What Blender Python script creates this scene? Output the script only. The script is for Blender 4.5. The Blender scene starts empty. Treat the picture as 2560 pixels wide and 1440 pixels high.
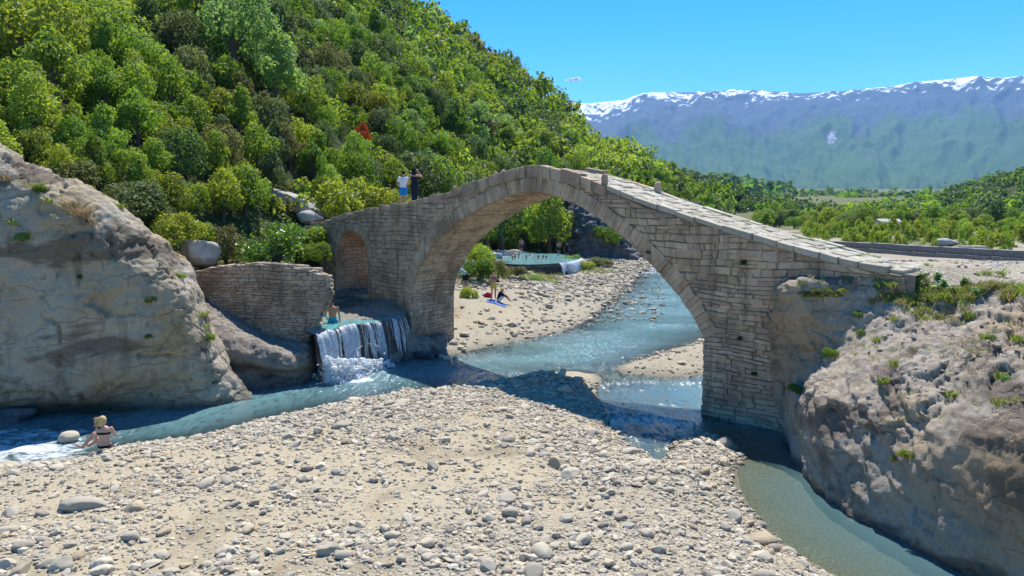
import bpy, math, random
import numpy as np
from mathutils import Vector, Matrix
random.seed(7)
RNG = np.random.default_rng(11)
rad = math.radians
SC = bpy.context.scene
COL = SC.collection

# ------------------------------------------------------------------ camera, sky, sun, exposure
FPX, EYE, PITCH = 1850.0, 6.5, math.atan(200 / 1850.0)
cam_data = bpy.data.cameras.new('camera')
cam_data.sensor_width = 36.0
cam_data.lens = 36.0 * FPX / 2560.0
cam_data.clip_start, cam_data.clip_end = 0.1, 40000
cam = bpy.data.objects.new('camera', cam_data)
cam.location = (0, 0, EYE)
cam.rotation_euler = (math.pi / 2 - PITCH, 0, 0)
COL.objects.link(cam)
SC.camera = cam

SUN_EL, SUN_AZ = 60.0, 11.0          # azimuth from +Y (view direction), positive to the right
world = bpy.data.worlds.new('World')
SC.world = world
world.use_nodes = True
wn = world.node_tree
wn.nodes.clear()
w_sky = wn.nodes.new('ShaderNodeTexSky')
w_sky.sky_type = 'NISHITA'
w_sky.sun_disc = False
w_sky.sun_elevation = rad(SUN_EL)
w_sky.sun_rotation = rad(SUN_AZ)
w_sky.altitude = 1500
w_sky.air_density, w_sky.dust_density, w_sky.ozone_density = 1.0, 0.05, 6.0
w_hs = wn.nodes.new('ShaderNodeHueSaturation')
w_hs.inputs['Saturation'].default_value = 1.36
w_bg = wn.nodes.new('ShaderNodeBackground')
w_bg.inputs['Strength'].default_value = 0.125
w_out = wn.nodes.new('ShaderNodeOutputWorld')
wn.links.new(w_sky.outputs[0], w_hs.inputs['Color'])
wn.links.new(w_hs.outputs[0], w_bg.inputs[0])
wn.links.new(w_bg.outputs[0], w_out.inputs[0])

sun_data = bpy.data.lights.new('sun', 'SUN')
sun_data.energy = 4.6
sun_data.angle = rad(0.53)
sun_data.color = (1.0, 0.965, 0.915)
sun = bpy.data.objects.new('sun', sun_data)
sdir = Vector((math.sin(rad(SUN_AZ)) * math.cos(rad(SUN_EL)), math.cos(rad(SUN_AZ)) * math.cos(rad(SUN_EL)), math.sin(rad(SUN_EL))))
sun.rotation_euler = sdir.to_track_quat('Z', 'Y').to_euler()
sun.location = sdir * 60
COL.objects.link(sun)
SC.view_settings.view_transform = 'Standard'
SC.view_settings.look = 'None'
SC.view_settings.exposure = 0.86
SC.view_settings.gamma = 1.0
SC.cycles.volume_bounces = 1
SC.cycles.max_bounces = 8
SC.cycles.transparent_max_bounces = 16
SC.cycles.volume_max_steps = 64

# ------------------------------------------------------------------ geometry from the photograph's measurements
CP, SP = math.cos(PITCH), math.sin(PITCH)
def ray(u, v):
    a = (np.asarray(u, float) - 1280) / FPX
    b = -(np.asarray(v, float) - 720) / FPX
    return np.stack(np.broadcast_arrays(a, CP + b * SP, -SP + b * CP), -1)
def pz(u, v, z=0.0):
    d = ray(u, v)
    return np.array([0, 0, EYE]) + d * ((z - EYE) / d[..., 2])[..., None]
def py(u, v, y):
    d = ray(u, v)
    return np.array([0, 0, EYE]) + d * (np.asarray(y, float) / d[..., 1])[..., None]
def proj(p):
    p = np.asarray(p, float)
    x, y, z = p[..., 0], p[..., 1], p[..., 2] - EYE
    f = np.maximum(y * CP - z * SP, 1e-3)
    return np.stack([1280 + FPX * x / f, 720 - FPX * (y * SP + z * CP) / f], -1)

# ------------------------------------------------------------------ numpy noise
def _h(ix, iy, iz, seed):
    n = (ix * 374761393 + iy * 668265263 + iz * 2147483647 + seed * 1274126177) & 0xFFFFFFFF
    n = ((n ^ (n >> 13)) * 1274126177) & 0xFFFFFFFF
    n = ((n ^ (n >> 16)) * 2246822519) & 0xFFFFFFFF
    return ((n ^ (n >> 15)) & 0xFFFFFF) / float(0xFFFFFF)
def vnoise(p, seed=0):
    p = np.asarray(p, float)
    i = np.floor(p).astype(np.int64)
    f = p - i
    f = f * f * f * (f * (f * 6 - 15) + 10)
    x, y, z = i[..., 0], i[..., 1], i[..., 2]
    fx, fy, fz = f[..., 0], f[..., 1], f[..., 2]
    r = 0
    for dx in (0, 1):
        wx = fx if dx else 1 - fx
        for dy in (0, 1):
            wy = fy if dy else 1 - fy
            for dz in (0, 1):
                r = r + wx * wy * (fz if dz else 1 - fz) * _h(x + dx, y + dy, z + dz, seed)
    return r * 2 - 1
def fbm(p, octaves=4, lac=2.1, gain=0.5, seed=0):
    p = np.asarray(p, float)
    a, s, t = 1.0, 0.0, 0.0
    for o in range(octaves):
        s = s + a * vnoise(p, seed + o * 17)
        t += a
        a *= gain
        p = p * lac + 3.7
    return s / t
def ridged(p, octaves=4, lac=2.1, gain=0.5, seed=0):
    p = np.asarray(p, float)
    a, s, t = 1.0, 0.0, 0.0
    for o in range(octaves):
        s = s + a * (1 - np.abs(vnoise(p, seed + o * 31)))
        t += a
        a *= gain
        p = p * lac + 1.9
    return s / t
def cells(p, seed=0):
    """cellular noise: a random value for each cell and the gap between the two nearest cell points"""
    p = np.asarray(p, float)
    i = np.floor(p).astype(np.int64)
    b1 = np.full(len(p), 9.0); b2 = b1.copy(); val = np.zeros(len(p))
    for dx in (-1, 0, 1):
        for dy in (-1, 0, 1):
            for dz in (-1, 0, 1):
                c = i + np.array([dx, dy, dz])
                q = np.stack([c[:, k] + _h(c[:, 0], c[:, 1], c[:, 2], seed + 5 * k + 1) for k in range(3)], 1)
                d = np.linalg.norm(q - p, axis=1)
                v = _h(c[:, 0], c[:, 1], c[:, 2], seed + 40)
                near = d < b1
                b2 = np.where(near, b1, np.minimum(b2, d))
                val = np.where(near, v, val)
                b1 = np.where(near, d, b1)
    return val, b2 - b1
def sstep(a, b, x):
    t = np.clip((np.asarray(x, float) - a) / (b - a), 0, 1)
    return t * t * (3 - 2 * t)
def lerp(a, b, t):
    return a + (b - a) * t

# ------------------------------------------------------------------ mesh helpers
def new_mesh(name, V, F, smooth=False, attrs=None):
    """V (n,3); F array (m,k) or list of such arrays"""
    V = np.asarray(V, np.float32)
    Fs = [np.asarray(f, np.int32) for f in (F if isinstance(F, list) else [F]) if len(f)]
    me = bpy.data.meshes.new(name)
    me.vertices.add(len(V))
    me.vertices.foreach_set('co', V.ravel())
    nl = sum(f.size for f in Fs)
    npoly = sum(len(f) for f in Fs)
    me.loops.add(nl)
    me.polygons.add(npoly)
    me.loops.foreach_set('vertex_index', np.concatenate([f.ravel() for f in Fs]))
    tot = np.concatenate([np.full(len(f), f.shape[1], np.int32) for f in Fs])
    st = np.concatenate([[0], np.cumsum(tot)[:-1]]).astype(np.int32)
    me.polygons.foreach_set('loop_start', st)
    me.polygons.foreach_set('use_smooth', np.full(npoly, smooth, bool))
    me.update(calc_edges=True)
    for k, (dom, arr) in (attrs or {}).items():
        arr = np.asarray(arr, np.float32)
        if arr.ndim == 1:
            a = me.attributes.new(k, 'FLOAT', dom)
            a.data.foreach_set('value', arr)
        else:
            a = me.attributes.new(k, 'FLOAT_VECTOR', dom)
            a.data.foreach_set('vector', arr.ravel())
    return me
def link(name, data, mat=None, parent=None):
    o = bpy.data.objects.new(name, data)
    COL.objects.link(o)
    if mat is not None and data is not None and not data.materials:
        data.materials.append(mat)
    if parent is not None:
        o.parent = parent
    return o
def add(name, V, F, mat, parent=None, smooth=False, attrs=None):
    return link(name, new_mesh(name, V, F, smooth, attrs), mat, parent)
def tag(o, label=None, cat=None, group=None, kind=None):
    for k, v in (('label', label), ('category', cat), ('group', group), ('kind', kind)):
        if v:
            o[k] = v
    return o
def empty(name, loc, rz=0.0, scale=1.0):
    o = bpy.data.objects.new(name, None)
    o.empty_display_size = 0.2
    o.location = [float(c) for c in loc]
    o.rotation_euler = (0, 0, rz)
    o.scale = (scale,) * 3 if not hasattr(scale, '__len__') else scale
    COL.objects.link(o)
    return o
def grid_faces(n, m, close=False):
    i, j = np.meshgrid(np.arange(n - 1), np.arange(m - 1), indexing='ij')
    a = (i * m + j).ravel()
    return np.stack([a, a + m, a + m + 1, a + 1], -1)
def vnormals(V, F):
    a, b, c = V[F[:, 0]], V[F[:, 1]], V[F[:, 2]]
    d = V[F[:, 3]]
    n = np.cross(c - a, d - b)
    N = np.zeros_like(V)
    for k in range(4):
        np.add.at(N, F[:, k], n)
    return N / np.maximum(np.linalg.norm(N, axis=1, keepdims=True), 1e-9)
def tube(pts, radii, sides=8, cap=True):
    pts = np.asarray(pts, float)
    n = len(pts)
    radii = np.broadcast_to(np.asarray(radii, float), (n,))
    T = np.gradient(pts, axis=0)
    T /= np.maximum(np.linalg.norm(T, axis=1, keepdims=True), 1e-9)
    up = np.where(np.abs(T[:, 2:3]) > 0.9, np.array([[1.0, 0, 0]]), np.array([[0, 0, 1.0]]))
    X = np.cross(T, up)
    X /= np.maximum(np.linalg.norm(X, axis=1, keepdims=True), 1e-9)
    Y = np.cross(T, X)
    a = np.linspace(0, 2 * np.pi, sides, endpoint=False)
    V = pts[:, None] + radii[:, None, None] * (X[:, None] * np.cos(a)[None, :, None] + Y[:, None] * np.sin(a)[None, :, None])
    F = []
    for i in range(n - 1):
        for k in range(sides):
            F.append([i * sides + k, i * sides + (k + 1) % sides, (i + 1) * sides + (k + 1) % sides, (i + 1) * sides + k])
    return V.reshape(-1, 3), np.array(F)
class Acc:
    """collects pieces for one mesh"""
    def __init__(s):
        s.V, s.F, s.A, s.n = [], {}, [], 0
    def put(s, V, F, tint=None):
        V = np.asarray(V, float)
        Fs = F if isinstance(F, list) else [F]
        for f in Fs:
            f = np.asarray(f)
            if len(f):
                s.F.setdefault(f.shape[1], []).append(f + s.n)
        s.V.append(V)
        s.A.append(np.full(len(V), random.random() if tint is None else tint))
        s.n += len(V)
    def mesh(s, name, smooth=False):
        return new_mesh(name, np.concatenate(s.V), [np.concatenate(f) for f in s.F.values()], smooth,
                        {'tint': ('POINT', np.concatenate(s.A))})
    def build(s, name, mat, parent=None, smooth=False):
        return link(name, s.mesh(name, smooth), mat, parent)
def ico(sub=1):
    t = (1 + 5 ** 0.5) / 2
    V = [(-1, t, 0), (1, t, 0), (-1, -t, 0), (1, -t, 0), (0, -1, t), (0, 1, t), (0, -1, -t), (0, 1, -t), (t, 0, -1), (t, 0, 1), (-t, 0, -1), (-t, 0, 1)]
    F = [(0, 11, 5), (0, 5, 1), (0, 1, 7), (0, 7, 10), (0, 10, 11), (1, 5, 9), (5, 11, 4), (11, 10, 2), (10, 7, 6), (7, 1, 8), (3, 9, 4), (3, 4, 2), (3, 2, 6), (3, 6, 8), (3, 8, 9), (4, 9, 5), (2, 4, 11), (6, 2, 10), (8, 6, 7), (9, 8, 1)]
    V = [np.array(v) / np.linalg.norm(v) for v in V]
    for _ in range(sub):
        mid, nf = {}, []
        def m(a, b):
            k = (min(a, b), max(a, b))
            if k not in mid:
                p = V[a] + V[b]
                V.append(p / np.linalg.norm(p))
                mid[k] = len(V) - 1
            return mid[k]
        for a, b, c in F:
            x, y, z = m(a, b), m(b, c), m(c, a)
            nf += [(a, x, z), (b, y, x), (c, z, y), (x, y, z)]
        F = nf
    return np.array(V), np.array(F)
ICO = [ico(0), ico(1), ico(2), ico(3)]

# ------------------------------------------------------------------ materials
class NT:
    def __init__(s, name):
        s.m = bpy.data.materials.new(name)
        s.m.use_nodes = True
        s.t = s.m.node_tree
        s.t.nodes.clear()
        s.out = s.t.nodes.new('ShaderNodeOutputMaterial')
    def n(s, kind, ins=None, **kw):
        nd = s.t.nodes.new('ShaderNode' + kind)
        for k, v in kw.items():
            setattr(nd, k, v)
        for k, v in (ins or {}).items():
            s.set(nd, k, v)
        return nd
    def set(s, nd, k, v):
        sock = nd.inputs[k]
        if isinstance(v, bpy.types.NodeSocket):
            s.t.links.new(v, sock)
        elif isinstance(v, bpy.types.Node):
            s.t.links.new(v.outputs[0], sock)
        else:
            if sock.type == 'RGBA' and len(v) == 3:
                v = (*v, 1)
            sock.default_value = v
    def coord(s, kind='Object'):
        return s.n('TexCoord').outputs[kind]
    def noise(s, scale, detail=4, rough=0.55, vec=None, dist=0.0):
        return s.n('TexNoise', {'Vector': vec if vec is not None else s.coord(), 'Scale': scale, 'Detail': detail, 'Roughness': rough, 'Distortion': dist}).outputs[0]
    def vor(s, scale, vec=None, feature='F1', out=0):
        return s.n('TexVoronoi', {'Vector': vec if vec is not None else s.coord(), 'Scale': scale}, feature=feature).outputs[out]
    def map(s, scale=(1, 1, 1), rot=(0, 0, 0), vec=None):
        return s.n('Mapping', {'Vector': vec if vec is not None else s.coord(), 'Scale': scale, 'Rotation': rot}).outputs[0]
    def ramp(s, fac, stops, interp='LINEAR'):
        r = s.n('ValToRGB', {'Fac': fac})
        r.color_ramp.interpolation = interp
        el = r.color_ramp.elements
        while len(el) < len(stops):
            el.new(0.5)
        for e, (p, c) in zip(el, stops):
            e.position = p
            e.color = (*c, 1) if hasattr(c, '__len__') else (c, c, c, 1)
        return r.outputs[0]
    def mix(s, f, a, b, mode='MIX'):
        nd = s.n('Mix', data_type='RGBA', blend_type=mode)
        s.set(nd, 0, f); s.set(nd, 6, a); s.set(nd, 7, b)
        return nd.outputs[2]
    def math(s, op, a, b=0.0, clamp=False):
        nd = s.n('Math', {0: a, 1: b}, operation=op)
        nd.use_clamp = clamp
        return nd.outputs[0]
    def attr(s, name, out='Fac'):
        return s.n('Attribute', attribute_name=name).outputs[out]
    def bump(s, h, strength=0.5, dist=0.05, normal=None):
        i = {'Height': h, 'Strength': strength, 'Distance': dist}
        if normal is not None:
            i['Normal'] = normal
        return s.n('Bump', i).outputs[0]
    def bsdf(s, color, rough=0.8, normal=None, spec=0.3, **kw):
        i = {'Base Color': color, 'Roughness': rough, 'Specular IOR Level': spec}
        if normal is not None:
            i['Normal'] = normal
        i.update(kw)
        return s.n('BsdfPrincipled', i).outputs[0]
    def done(s, sh, vol=False):
        s.t.links.new(sh, s.out.inputs[1 if vol else 0])
        return s.m

def mat_plain(name, c, rough=0.7, spec=0.3, var=0.15):
    t = NT(name)
    f = t.noise(40, 3)
    col = t.mix(f, [x * (1 - var) for x in c], [min(1, x * (1 + var)) for x in c])
    return t.done(t.bsdf(col, rough, None, spec))

def mat_masonry(name='weathered_masonry', mul=(1.42, 1.22, 1.06)):
    t = NT(name)
    tint, rnd = t.attr('tint'), t.n('ObjectInfo').outputs['Random']
    k = t.math('FRACT', t.math('ADD', tint, t.math('MULTIPLY', rnd, 7.31)))
    base = t.ramp(k, [(0, (0.21, 0.165, 0.118)), (0.3, (0.31, 0.255, 0.19)), (0.55, (0.36, 0.305, 0.235)), (0.8, (0.26, 0.20, 0.14)), (1, (0.41, 0.35, 0.27))])
    n1 = t.noise(6.0, 6, 0.65)
    base = t.mix(t.ramp(n1, [(0.3, 0), (0.75, 0.6)]), base, (0.44, 0.385, 0.305))
    big = t.noise(0.8, 4)
    base = t.mix(t.ramp(big, [(0.47, 0), (0.64, 0.62)]), base, (0.125, 0.092, 0.066))
    lich = t.noise(18, 4, 0.7)
    base = t.mix(t.ramp(lich, [(0.57, 0), (0.68, 0.6)]), base, (0.46, 0.42, 0.35))
    stv = t.noise(1.0, 5, 0.6, t.map((3.2, 3.2, 0.45)))
    base = t.mix(t.ramp(stv, [(0.53, 0), (0.66, 0.55)]), base, (0.075, 0.060, 0.047))
    base = t.mix(1.0, base, mul, 'MULTIPLY')
    nb = t.bump(t.math('ADD', t.noise(9, 6, 0.7), t.math('MULTIPLY', t.noise(45, 3), 0.4)), 0.9, 0.04)
    return t.done(t.bsdf(base, 0.9, nb, 0.2))

def mat_mortar():
    t = NT('old_mortar')
    c = t.mix(t.noise(5, 5), (0.17, 0.135, 0.10), (0.28, 0.23, 0.175))
    return t.done(t.bsdf(c, 0.95, t.bump(t.noise(20, 4), 0.8, 0.03), 0.15))

def mat_paving():
    t = NT('worn_paving')
    tint, rnd = t.attr('tint'), t.n('ObjectInfo').outputs['Random']
    k = t.math('FRACT', t.math('ADD', tint, t.math('MULTIPLY', rnd, 5.17)))
    base = t.ramp(k, [(0, (0.35, 0.30, 0.22)), (0.5, (0.43, 0.38, 0.285)), (1, (0.49, 0.445, 0.345))])
    base = t.mix(t.ramp(t.noise(5, 6, 0.65), [(0.4, 0), (0.7, 0.55)]), base, (0.25, 0.22, 0.16))
    nb = t.bump(t.noise(14, 6, 0.7), 0.7, 0.03)
    return t.done(t.bsdf(base, 0.85, nb, 0.25))

def mat_rock(name, light, mid, dark, ochre, ochre_lo=0.55, strata=(0.5, 0.2, 2.2), zst=None):
    t = NT(name)
    n1 = t.noise(0.55, 8, 0.62)
    base = t.mix(t.ramp(n1, [(0.3, 0), (0.65, 1)]), mid, light)
    n2 = t.noise(0.35, 5, 0.6, t.map((1, 1, 0.7), (0.4, 0.2, 0)))
    base = t.mix(t.ramp(n2, [(ochre_lo, 0), (ochre_lo + 0.16, 0.85)]), base, ochre)
    n3 = t.noise(1.0, 8, 0.68, t.map((1.6, 1.6, 0.6)))
    base = t.mix(t.ramp(n3, [(0.52, 0), (0.68, 0.6)]), base, dark)
    sp = t.noise(7, 6, 0.7)
    base = t.mix(t.ramp(sp, [(0.57, 0), (0.7, 0.6)]), base, [c * 1.25 for c in light])
    sp2 = t.noise(13, 5, 0.75)
    base = t.mix(t.ramp(sp2, [(0.58, 0), (0.68, 0.45)]), base, [c * 0.6 for c in dark])
    st = t.noise(1.0, 6, 0.6, t.map(strata, (0.25, -0.35, 0)))
    wob = t.n('VectorMath', {0: t.n('TexNoise', {'Vector': t.coord(), 'Scale': 1.1, 'Detail': 5.0}).outputs[1], 1: (1.1, 1.1, 0.8)}, operation='MULTIPLY').outputs[0]
    wc = t.n('VectorMath', {0: t.map((0.30, 0.30, 1.0), (0.0, 0.32, 0.0)), 1: wob}, operation='ADD').outputs[0]
    cr = t.vor(1.0, wc, 'DISTANCE_TO_EDGE')
    crack = t.ramp(cr, [(0.0, 0.0), (0.022, 1.0)])
    cmask = t.ramp(t.noise(0.6, 4, 0.6), [(0.42, 0), (0.55, 1)])
    crack = t.math('MAXIMUM', crack, t.math('SUBTRACT', 1.0, cmask))
    h = t.math('ADD', t.math('MULTIPLY', st, 0.8), t.math('MULTIPLY', t.noise(5, 10, 0.78), 0.8))
    rid = t.n('TexNoise', {'Vector': t.map((1.0, 1.0, 2.2), (0.3, -0.3, 0.2)), 'Scale': 2.6, 'Detail': 8.0, 'Roughness': 0.65, 'Lacunarity': 2.2}, noise_type='RIDGED_MULTIFRACTAL').outputs[0]
    h = t.math('SUBTRACT', h, t.math('MULTIPLY', rid, 0.35))
    base = t.mix(t.ramp(rid, [(0.75, 0), (1.3, 0.55)]), base, [c * 0.7 for c in dark])
    h = t.math('ADD', h, t.math('MULTIPLY', crack, 0.28))
    pit = t.noise(22, 4, 0.7)
    h = t.math('ADD', h, t.math('MULTIPLY', pit, 0.22))
    base = t.mix(t.ramp(crack, [(0, 0.28), (1, 0)]), base, [c * 0.5 for c in dark])
    stn = t.noise(0.42, 6, 0.62, t.map((0.7, 0.7, 1.7), (0.0, 0.25, 0.0)), 0.5)
    base = t.mix(t.ramp(stn, [(0.53, 0), (0.60, 0.75)]), base, [dark[0] * 1.0, dark[1] * 0.95, dark[2] * 0.95])
    wet = t.attr('wet')
    base = t.mix(t.math('MULTIPLY', wet, 0.75), base, (0.035, 0.036, 0.030))
    nb = t.bump(h, 1.0, 0.09)
    return t.done(t.bsdf(base, t.math('SUBTRACT', 0.92, t.math('MULTIPLY', wet, 0.45)), nb, 0.25))

def mat_leaf(name, c1, c2, trans=0.45, rough=0.55):
    t = NT(name)
    k = t.attr('tint')
    rnd = t.n('ObjectInfo').outputs['Random']
    col = t.mix(k, c1, c2)
    hs = t.n('HueSaturation', {'Color': col, 'Hue': t.math('ADD', 0.485, t.math('MULTIPLY', rnd, 0.03)), 'Saturation': 1.0,
                               'Value': t.math('ADD', 0.78, t.math('MULTIPLY', t.math('FRACT', t.math('MULTIPLY', rnd, 13.7)), 0.45))}).outputs[0]
    a = t.bsdf(hs, rough, None, 0.25)
    tc = t.n('HueSaturation', {'Color': hs, 'Hue': 0.485, 'Saturation': 1.1, 'Value': 2.0}).outputs[0]
    b = t.n('BsdfTranslucent', {'Color': tc}).outputs[0]
    return t.done(t.n('MixShader', {0: trans, 1: a, 2: b}).outputs[0])

def mat_bark():
    t = NT('bark')
    c = t.mix(t.noise(6, 5, 0.6, t.map((4, 4, 0.8))), (0.05, 0.04, 0.03), (0.16, 0.13, 0.10))
    return t.done(t.bsdf(c, 0.95, t.bump(t.noise(14, 4, 0.6, t.map((4, 4, 0.8))), 0.8, 0.04), 0.1))

def mat_ground():
    t = NT('gravel_and_sand')
    gr, wet, sand = t.attr('grass'), t.attr('wet'), t.attr('sand')
    n1 = t.noise(0.7, 6, 0.6)
    grav = t.mix(t.ramp(n1, [(0.35, 0), (0.65, 1)]), (0.30, 0.27, 0.215), (0.40, 0.37, 0.305))
    v = t.n('TexVoronoi', {'Vector': t.coord(), 'Scale': 16.0})
    cell = t.n('SeparateColor', {0: v.outputs[1]}).outputs[0]
    peb = t.ramp(cell, [(0, (0.22, 0.20, 0.165)), (0.4, (0.36, 0.34, 0.29)), (0.8, (0.47, 0.45, 0.39)), (1, (0.30, 0.27, 0.21))])
    grav = t.mix(0.6, grav, peb)
    sd = t.mix(t.noise(2.5, 7, 0.65), (0.34, 0.30, 0.225), (0.45, 0.405, 0.315))
    dk = t.ramp(t.noise(0.55, 5, 0.6), [(0.52, 0), (0.66, 0.8)])
    sd = t.mix(dk, sd, (0.215, 0.18, 0.125))
    base = t.mix(sand, grav, sd)
    gc = t.mix(t.noise(1.3, 6, 0.7), (0.05, 0.085, 0.018), (0.19, 0.17, 0.07))
    base = t.mix(gr, base, gc)
    base = t.mix(t.math('MULTIPLY', wet, 0.75), base, (0.085, 0.08, 0.055))
    base = t.mix(1.0, base, (0.96, 0.89, 0.76), 'MULTIPLY')
    h = t.math('ADD', t.math('MULTIPLY', t.math('SUBTRACT', 1.0, v.outputs[0]), t.math('SUBTRACT', 1.0, t.math('MULTIPLY', sand, 0.75))), t.math('MULTIPLY', t.noise(8, 6, 0.65), 0.8))
    h = t.math('ADD', h, t.math('MULTIPLY', t.noise(55, 3), 0.25))
    return t.done(t.bsdf(base, t.math('SUBTRACT', 0.93, t.math('MULTIPLY', wet, 0.35)), t.bump(h, 0.9, 0.05), 0.25))

def mat_pebble():
    t = NT('river_stone')
    tint, rnd = t.attr('tint'), t.n('ObjectInfo').outputs['Random']
    k = t.math('FRACT', t.math('ADD', tint, t.math('MULTIPLY', rnd, 9.7)))
    base = t.ramp(k, [(0, (0.25, 0.235, 0.21)), (0.2, (0.39, 0.375, 0.33)), (0.4, (0.45, 0.425, 0.36)), (0.55, (0.32, 0.31, 0.285)), (0.7, (0.50, 0.48, 0.42)), (0.85, (0.37, 0.315, 0.23)), (0.94, (0.235, 0.22, 0.20)), (1, (0.33, 0.33, 0.32))])
    base = t.mix(t.ramp(t.noise(9, 6, 0.7), [(0.45, 0), (0.75, 0.5)]), base, (0.26, 0.235, 0.19))
    base = t.mix(t.ramp(t.noise(35, 3, 0.7), [(0.55, 0), (0.75, 0.35)]), base, (0.58, 0.56, 0.5))
    base = t.mix(t.math('MULTIPLY', t.attr('wet'), 0.8), base, (0.05, 0.047, 0.04))
    base = t.mix(1.0, base, (1.10, 1.0, 0.84), 'MULTIPLY')
    return t.done(t.bsdf(base, 0.82, t.bump(t.noise(22, 5, 0.65), 0.5, 0.02), 0.3))

def mat_water(name='river_water', deep=(0.130, 0.255, 0.262), opac=1.9, wave=1.0, foam_scale=2.2):
    t = NT(name)
    dep, foam = t.attr('depth'), t.attr('foam')
    turb = t.math('SUBTRACT', 1.0, t.math('POWER', 2.718, t.math('MULTIPLY', dep, -opac)), True)
    c = t.coord()
    m1 = t.map((1.0, 0.55, 1), (0, 0, 0.5))
    h = t.math('ADD', t.math('MULTIPLY', t.noise(1.6, 3, 0.5, m1), 0.9), t.math('MULTIPLY', t.noise(5.5, 4, 0.6, m1), 0.42))
    h = t.math('ADD', h, t.math('MULTIPLY', t.noise(17, 3, 0.6, m1), 0.16))
    wv = t.attr('wave')
    nb = t.bump(t.math('MULTIPLY', h, wv), 1.0 * wave, 0.34)
    gn = t.n('TexNoise', {'Vector': t.map((1.0, 0.28, 1.0), (0, 0, 0.12)), 'Scale': 7.0, 'Detail': 2.0, 'Roughness': 0.7}).outputs[1]
    dv = t.n('VectorMath', {0: gn, 1: (0.5, 0.5, 0.5)}, operation='SUBTRACT').outputs[0]
    sl = t.n('CombineXYZ', {0: t.math('MULTIPLY', wv, 2.6 * wave), 1: t.math('MULTIPLY', wv, 4.2 * wave), 2: 0.0}).outputs[0]
    dv = t.n('VectorMath', {0: dv, 1: sl}, operation='MULTIPLY').outputs[0]
    gnm = t.n('VectorMath', {0: t.n('VectorMath', {0: nb, 1: dv}, operation='ADD').outputs[0]}, operation='NORMALIZE').outputs[0]
    sh_c = t.n('BsdfTransparent', {'Color': (0.80, 0.90, 0.86)}).outputs[0]
    body = t.bsdf(deep, 0.35, nb, 0.0)
    b = t.n('MixShader', {0: turb, 1: sh_c, 2: body}).outputs[0]
    fr = t.n('Fresnel', {'IOR': 1.33, 'Normal': gnm}).outputs[0]
    gl = t.n('BsdfGlossy', {'Color': (1, 1, 1), 'Roughness': 0.15, 'Normal': gnm}).outputs[0]
    w = t.n('MixShader', {0: fr, 1: b, 2: gl}).outputs[0]
    fn = t.noise(foam_scale, 8, 0.72, t.map((1.0, 1.6, 1), (0, 0, 0.35)), 0.6)
    ff = t.ramp(t.math('ADD', fn, t.math('SUBTRACT', t.math('MULTIPLY', foam, 0.62), 0.5)), [(0.42, 0), (0.62, 1)])
    ff = t.math('MULTIPLY', ff, t.math('MINIMUM', t.math('MULTIPLY', foam, 4.0), 1.0))
    fo = t.bsdf((0.80, 0.84, 0.85), 0.6, t.bump(t.noise(14, 5, 0.7), 0.8, 0.08), 0.3)
    return t.done(t.n('MixShader', {0: ff, 1: w, 2: fo}).outputs[0])

def mat_white_water():
    t = NT('falling_white_water')
    a = t.bsdf((0.82, 0.86, 0.88), 0.35, t.bump(t.noise(16, 4, 0.6, t.map((3, 3, 0.5))), 0.5, 0.04), 0.5)
    b = t.n('BsdfTranslucent', {'Color': (0.85, 0.9, 0.92)}).outputs[0]
    s = t.n('MixShader', {0: 0.4, 1: a, 2: b}).outputs[0]
    tr = t.n('BsdfTransparent').outputs[0]
    f = t.ramp(t.noise(5, 5, 0.65, t.map((5, 5, 0.55))), [(0.33, 0.15), (0.55, 1)])
    return t.done(t.n('MixShader', {0: f, 1: tr, 2: s}).outputs[0])

def mat_slope(name, veg1, veg2, soil, lo=0.5):
    t = NT(name)
    g = t.mix(t.noise(0.25, 8, 0.7), veg1, veg2)
    s = t.ramp(t.noise(0.12, 6, 0.6), [(lo, 0), (lo + 0.12, 1)])
    c = t.mix(s, g, t.mix(t.noise(1.0, 5), [x * 0.7 for x in soil], soil))
    return t.done(t.bsdf(c, 0.95, t.bump(t.noise(1.5, 6, 0.7), 1.0, 0.4), 0.1))

def mat_mountain():
    t = NT('snowy_mountain')
    hgt = t.attr('hgt')              # 0 foot .. 1 ridge
    snow, rockm = t.attr('snow'), t.attr('rock')
    veg = t.mix(t.noise(0.006, 9, 0.72), (0.030, 0.070, 0.020), (0.100, 0.165, 0.048))
    rk = t.mix(t.noise(0.008, 9, 0.7), (0.048, 0.066, 0.070), (0.105, 0.132, 0.138))
    n = t.noise(0.012, 8, 0.72)
    f = t.ramp(t.math('ADD', rockm, t.math('SUBTRACT', n, 0.5)), [(0.42, 0), (0.58, 1)])
    c = t.mix(f, veg, rk)
    c = t.mix(snow, c, (0.9, 0.92, 0.95))
    return t.done(t.bsdf(c, 0.95, t.bump(t.noise(0.03, 8, 0.7), 0.8, 12.0), 0.1))

M = {}
M['masonry'] = mat_masonry()
M['mortar'] = mat_mortar()
M['masonry_grey'] = mat_masonry('grey_wall_masonry', (1.2, 1.13, 1.06))
M['masonry_red'] = mat_masonry('reddish_masonry', (1.28, 1.0, 0.85))
M['paving'] = mat_paving()
M['rock_left'] = mat_rock('tan_limestone', (0.44, 0.385, 0.295), (0.34, 0.275, 0.18), (0.11, 0.086, 0.058), (0.39, 0.275, 0.125), 0.50)
M['rock_right'] = mat_rock('grey_limestone', (0.42, 0.36, 0.28), (0.32, 0.262, 0.19), (0.12, 0.096, 0.072), (0.39, 0.265, 0.14), 0.53)
M['rock_slab'] = mat_rock('banded_limestone', (0.32, 0.275, 0.22), (0.21, 0.175, 0.14), (0.085, 0.072, 0.060), (0.31, 0.235, 0.14), 0.56, (0.35, 0.35, 4.5))
M['rock_pale'] = mat_rock('pale_limestone', (0.52, 0.49, 0.43), (0.42, 0.39, 0.335), (0.24, 0.22, 0.19), (0.42, 0.36, 0.27), 0.6)
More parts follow.
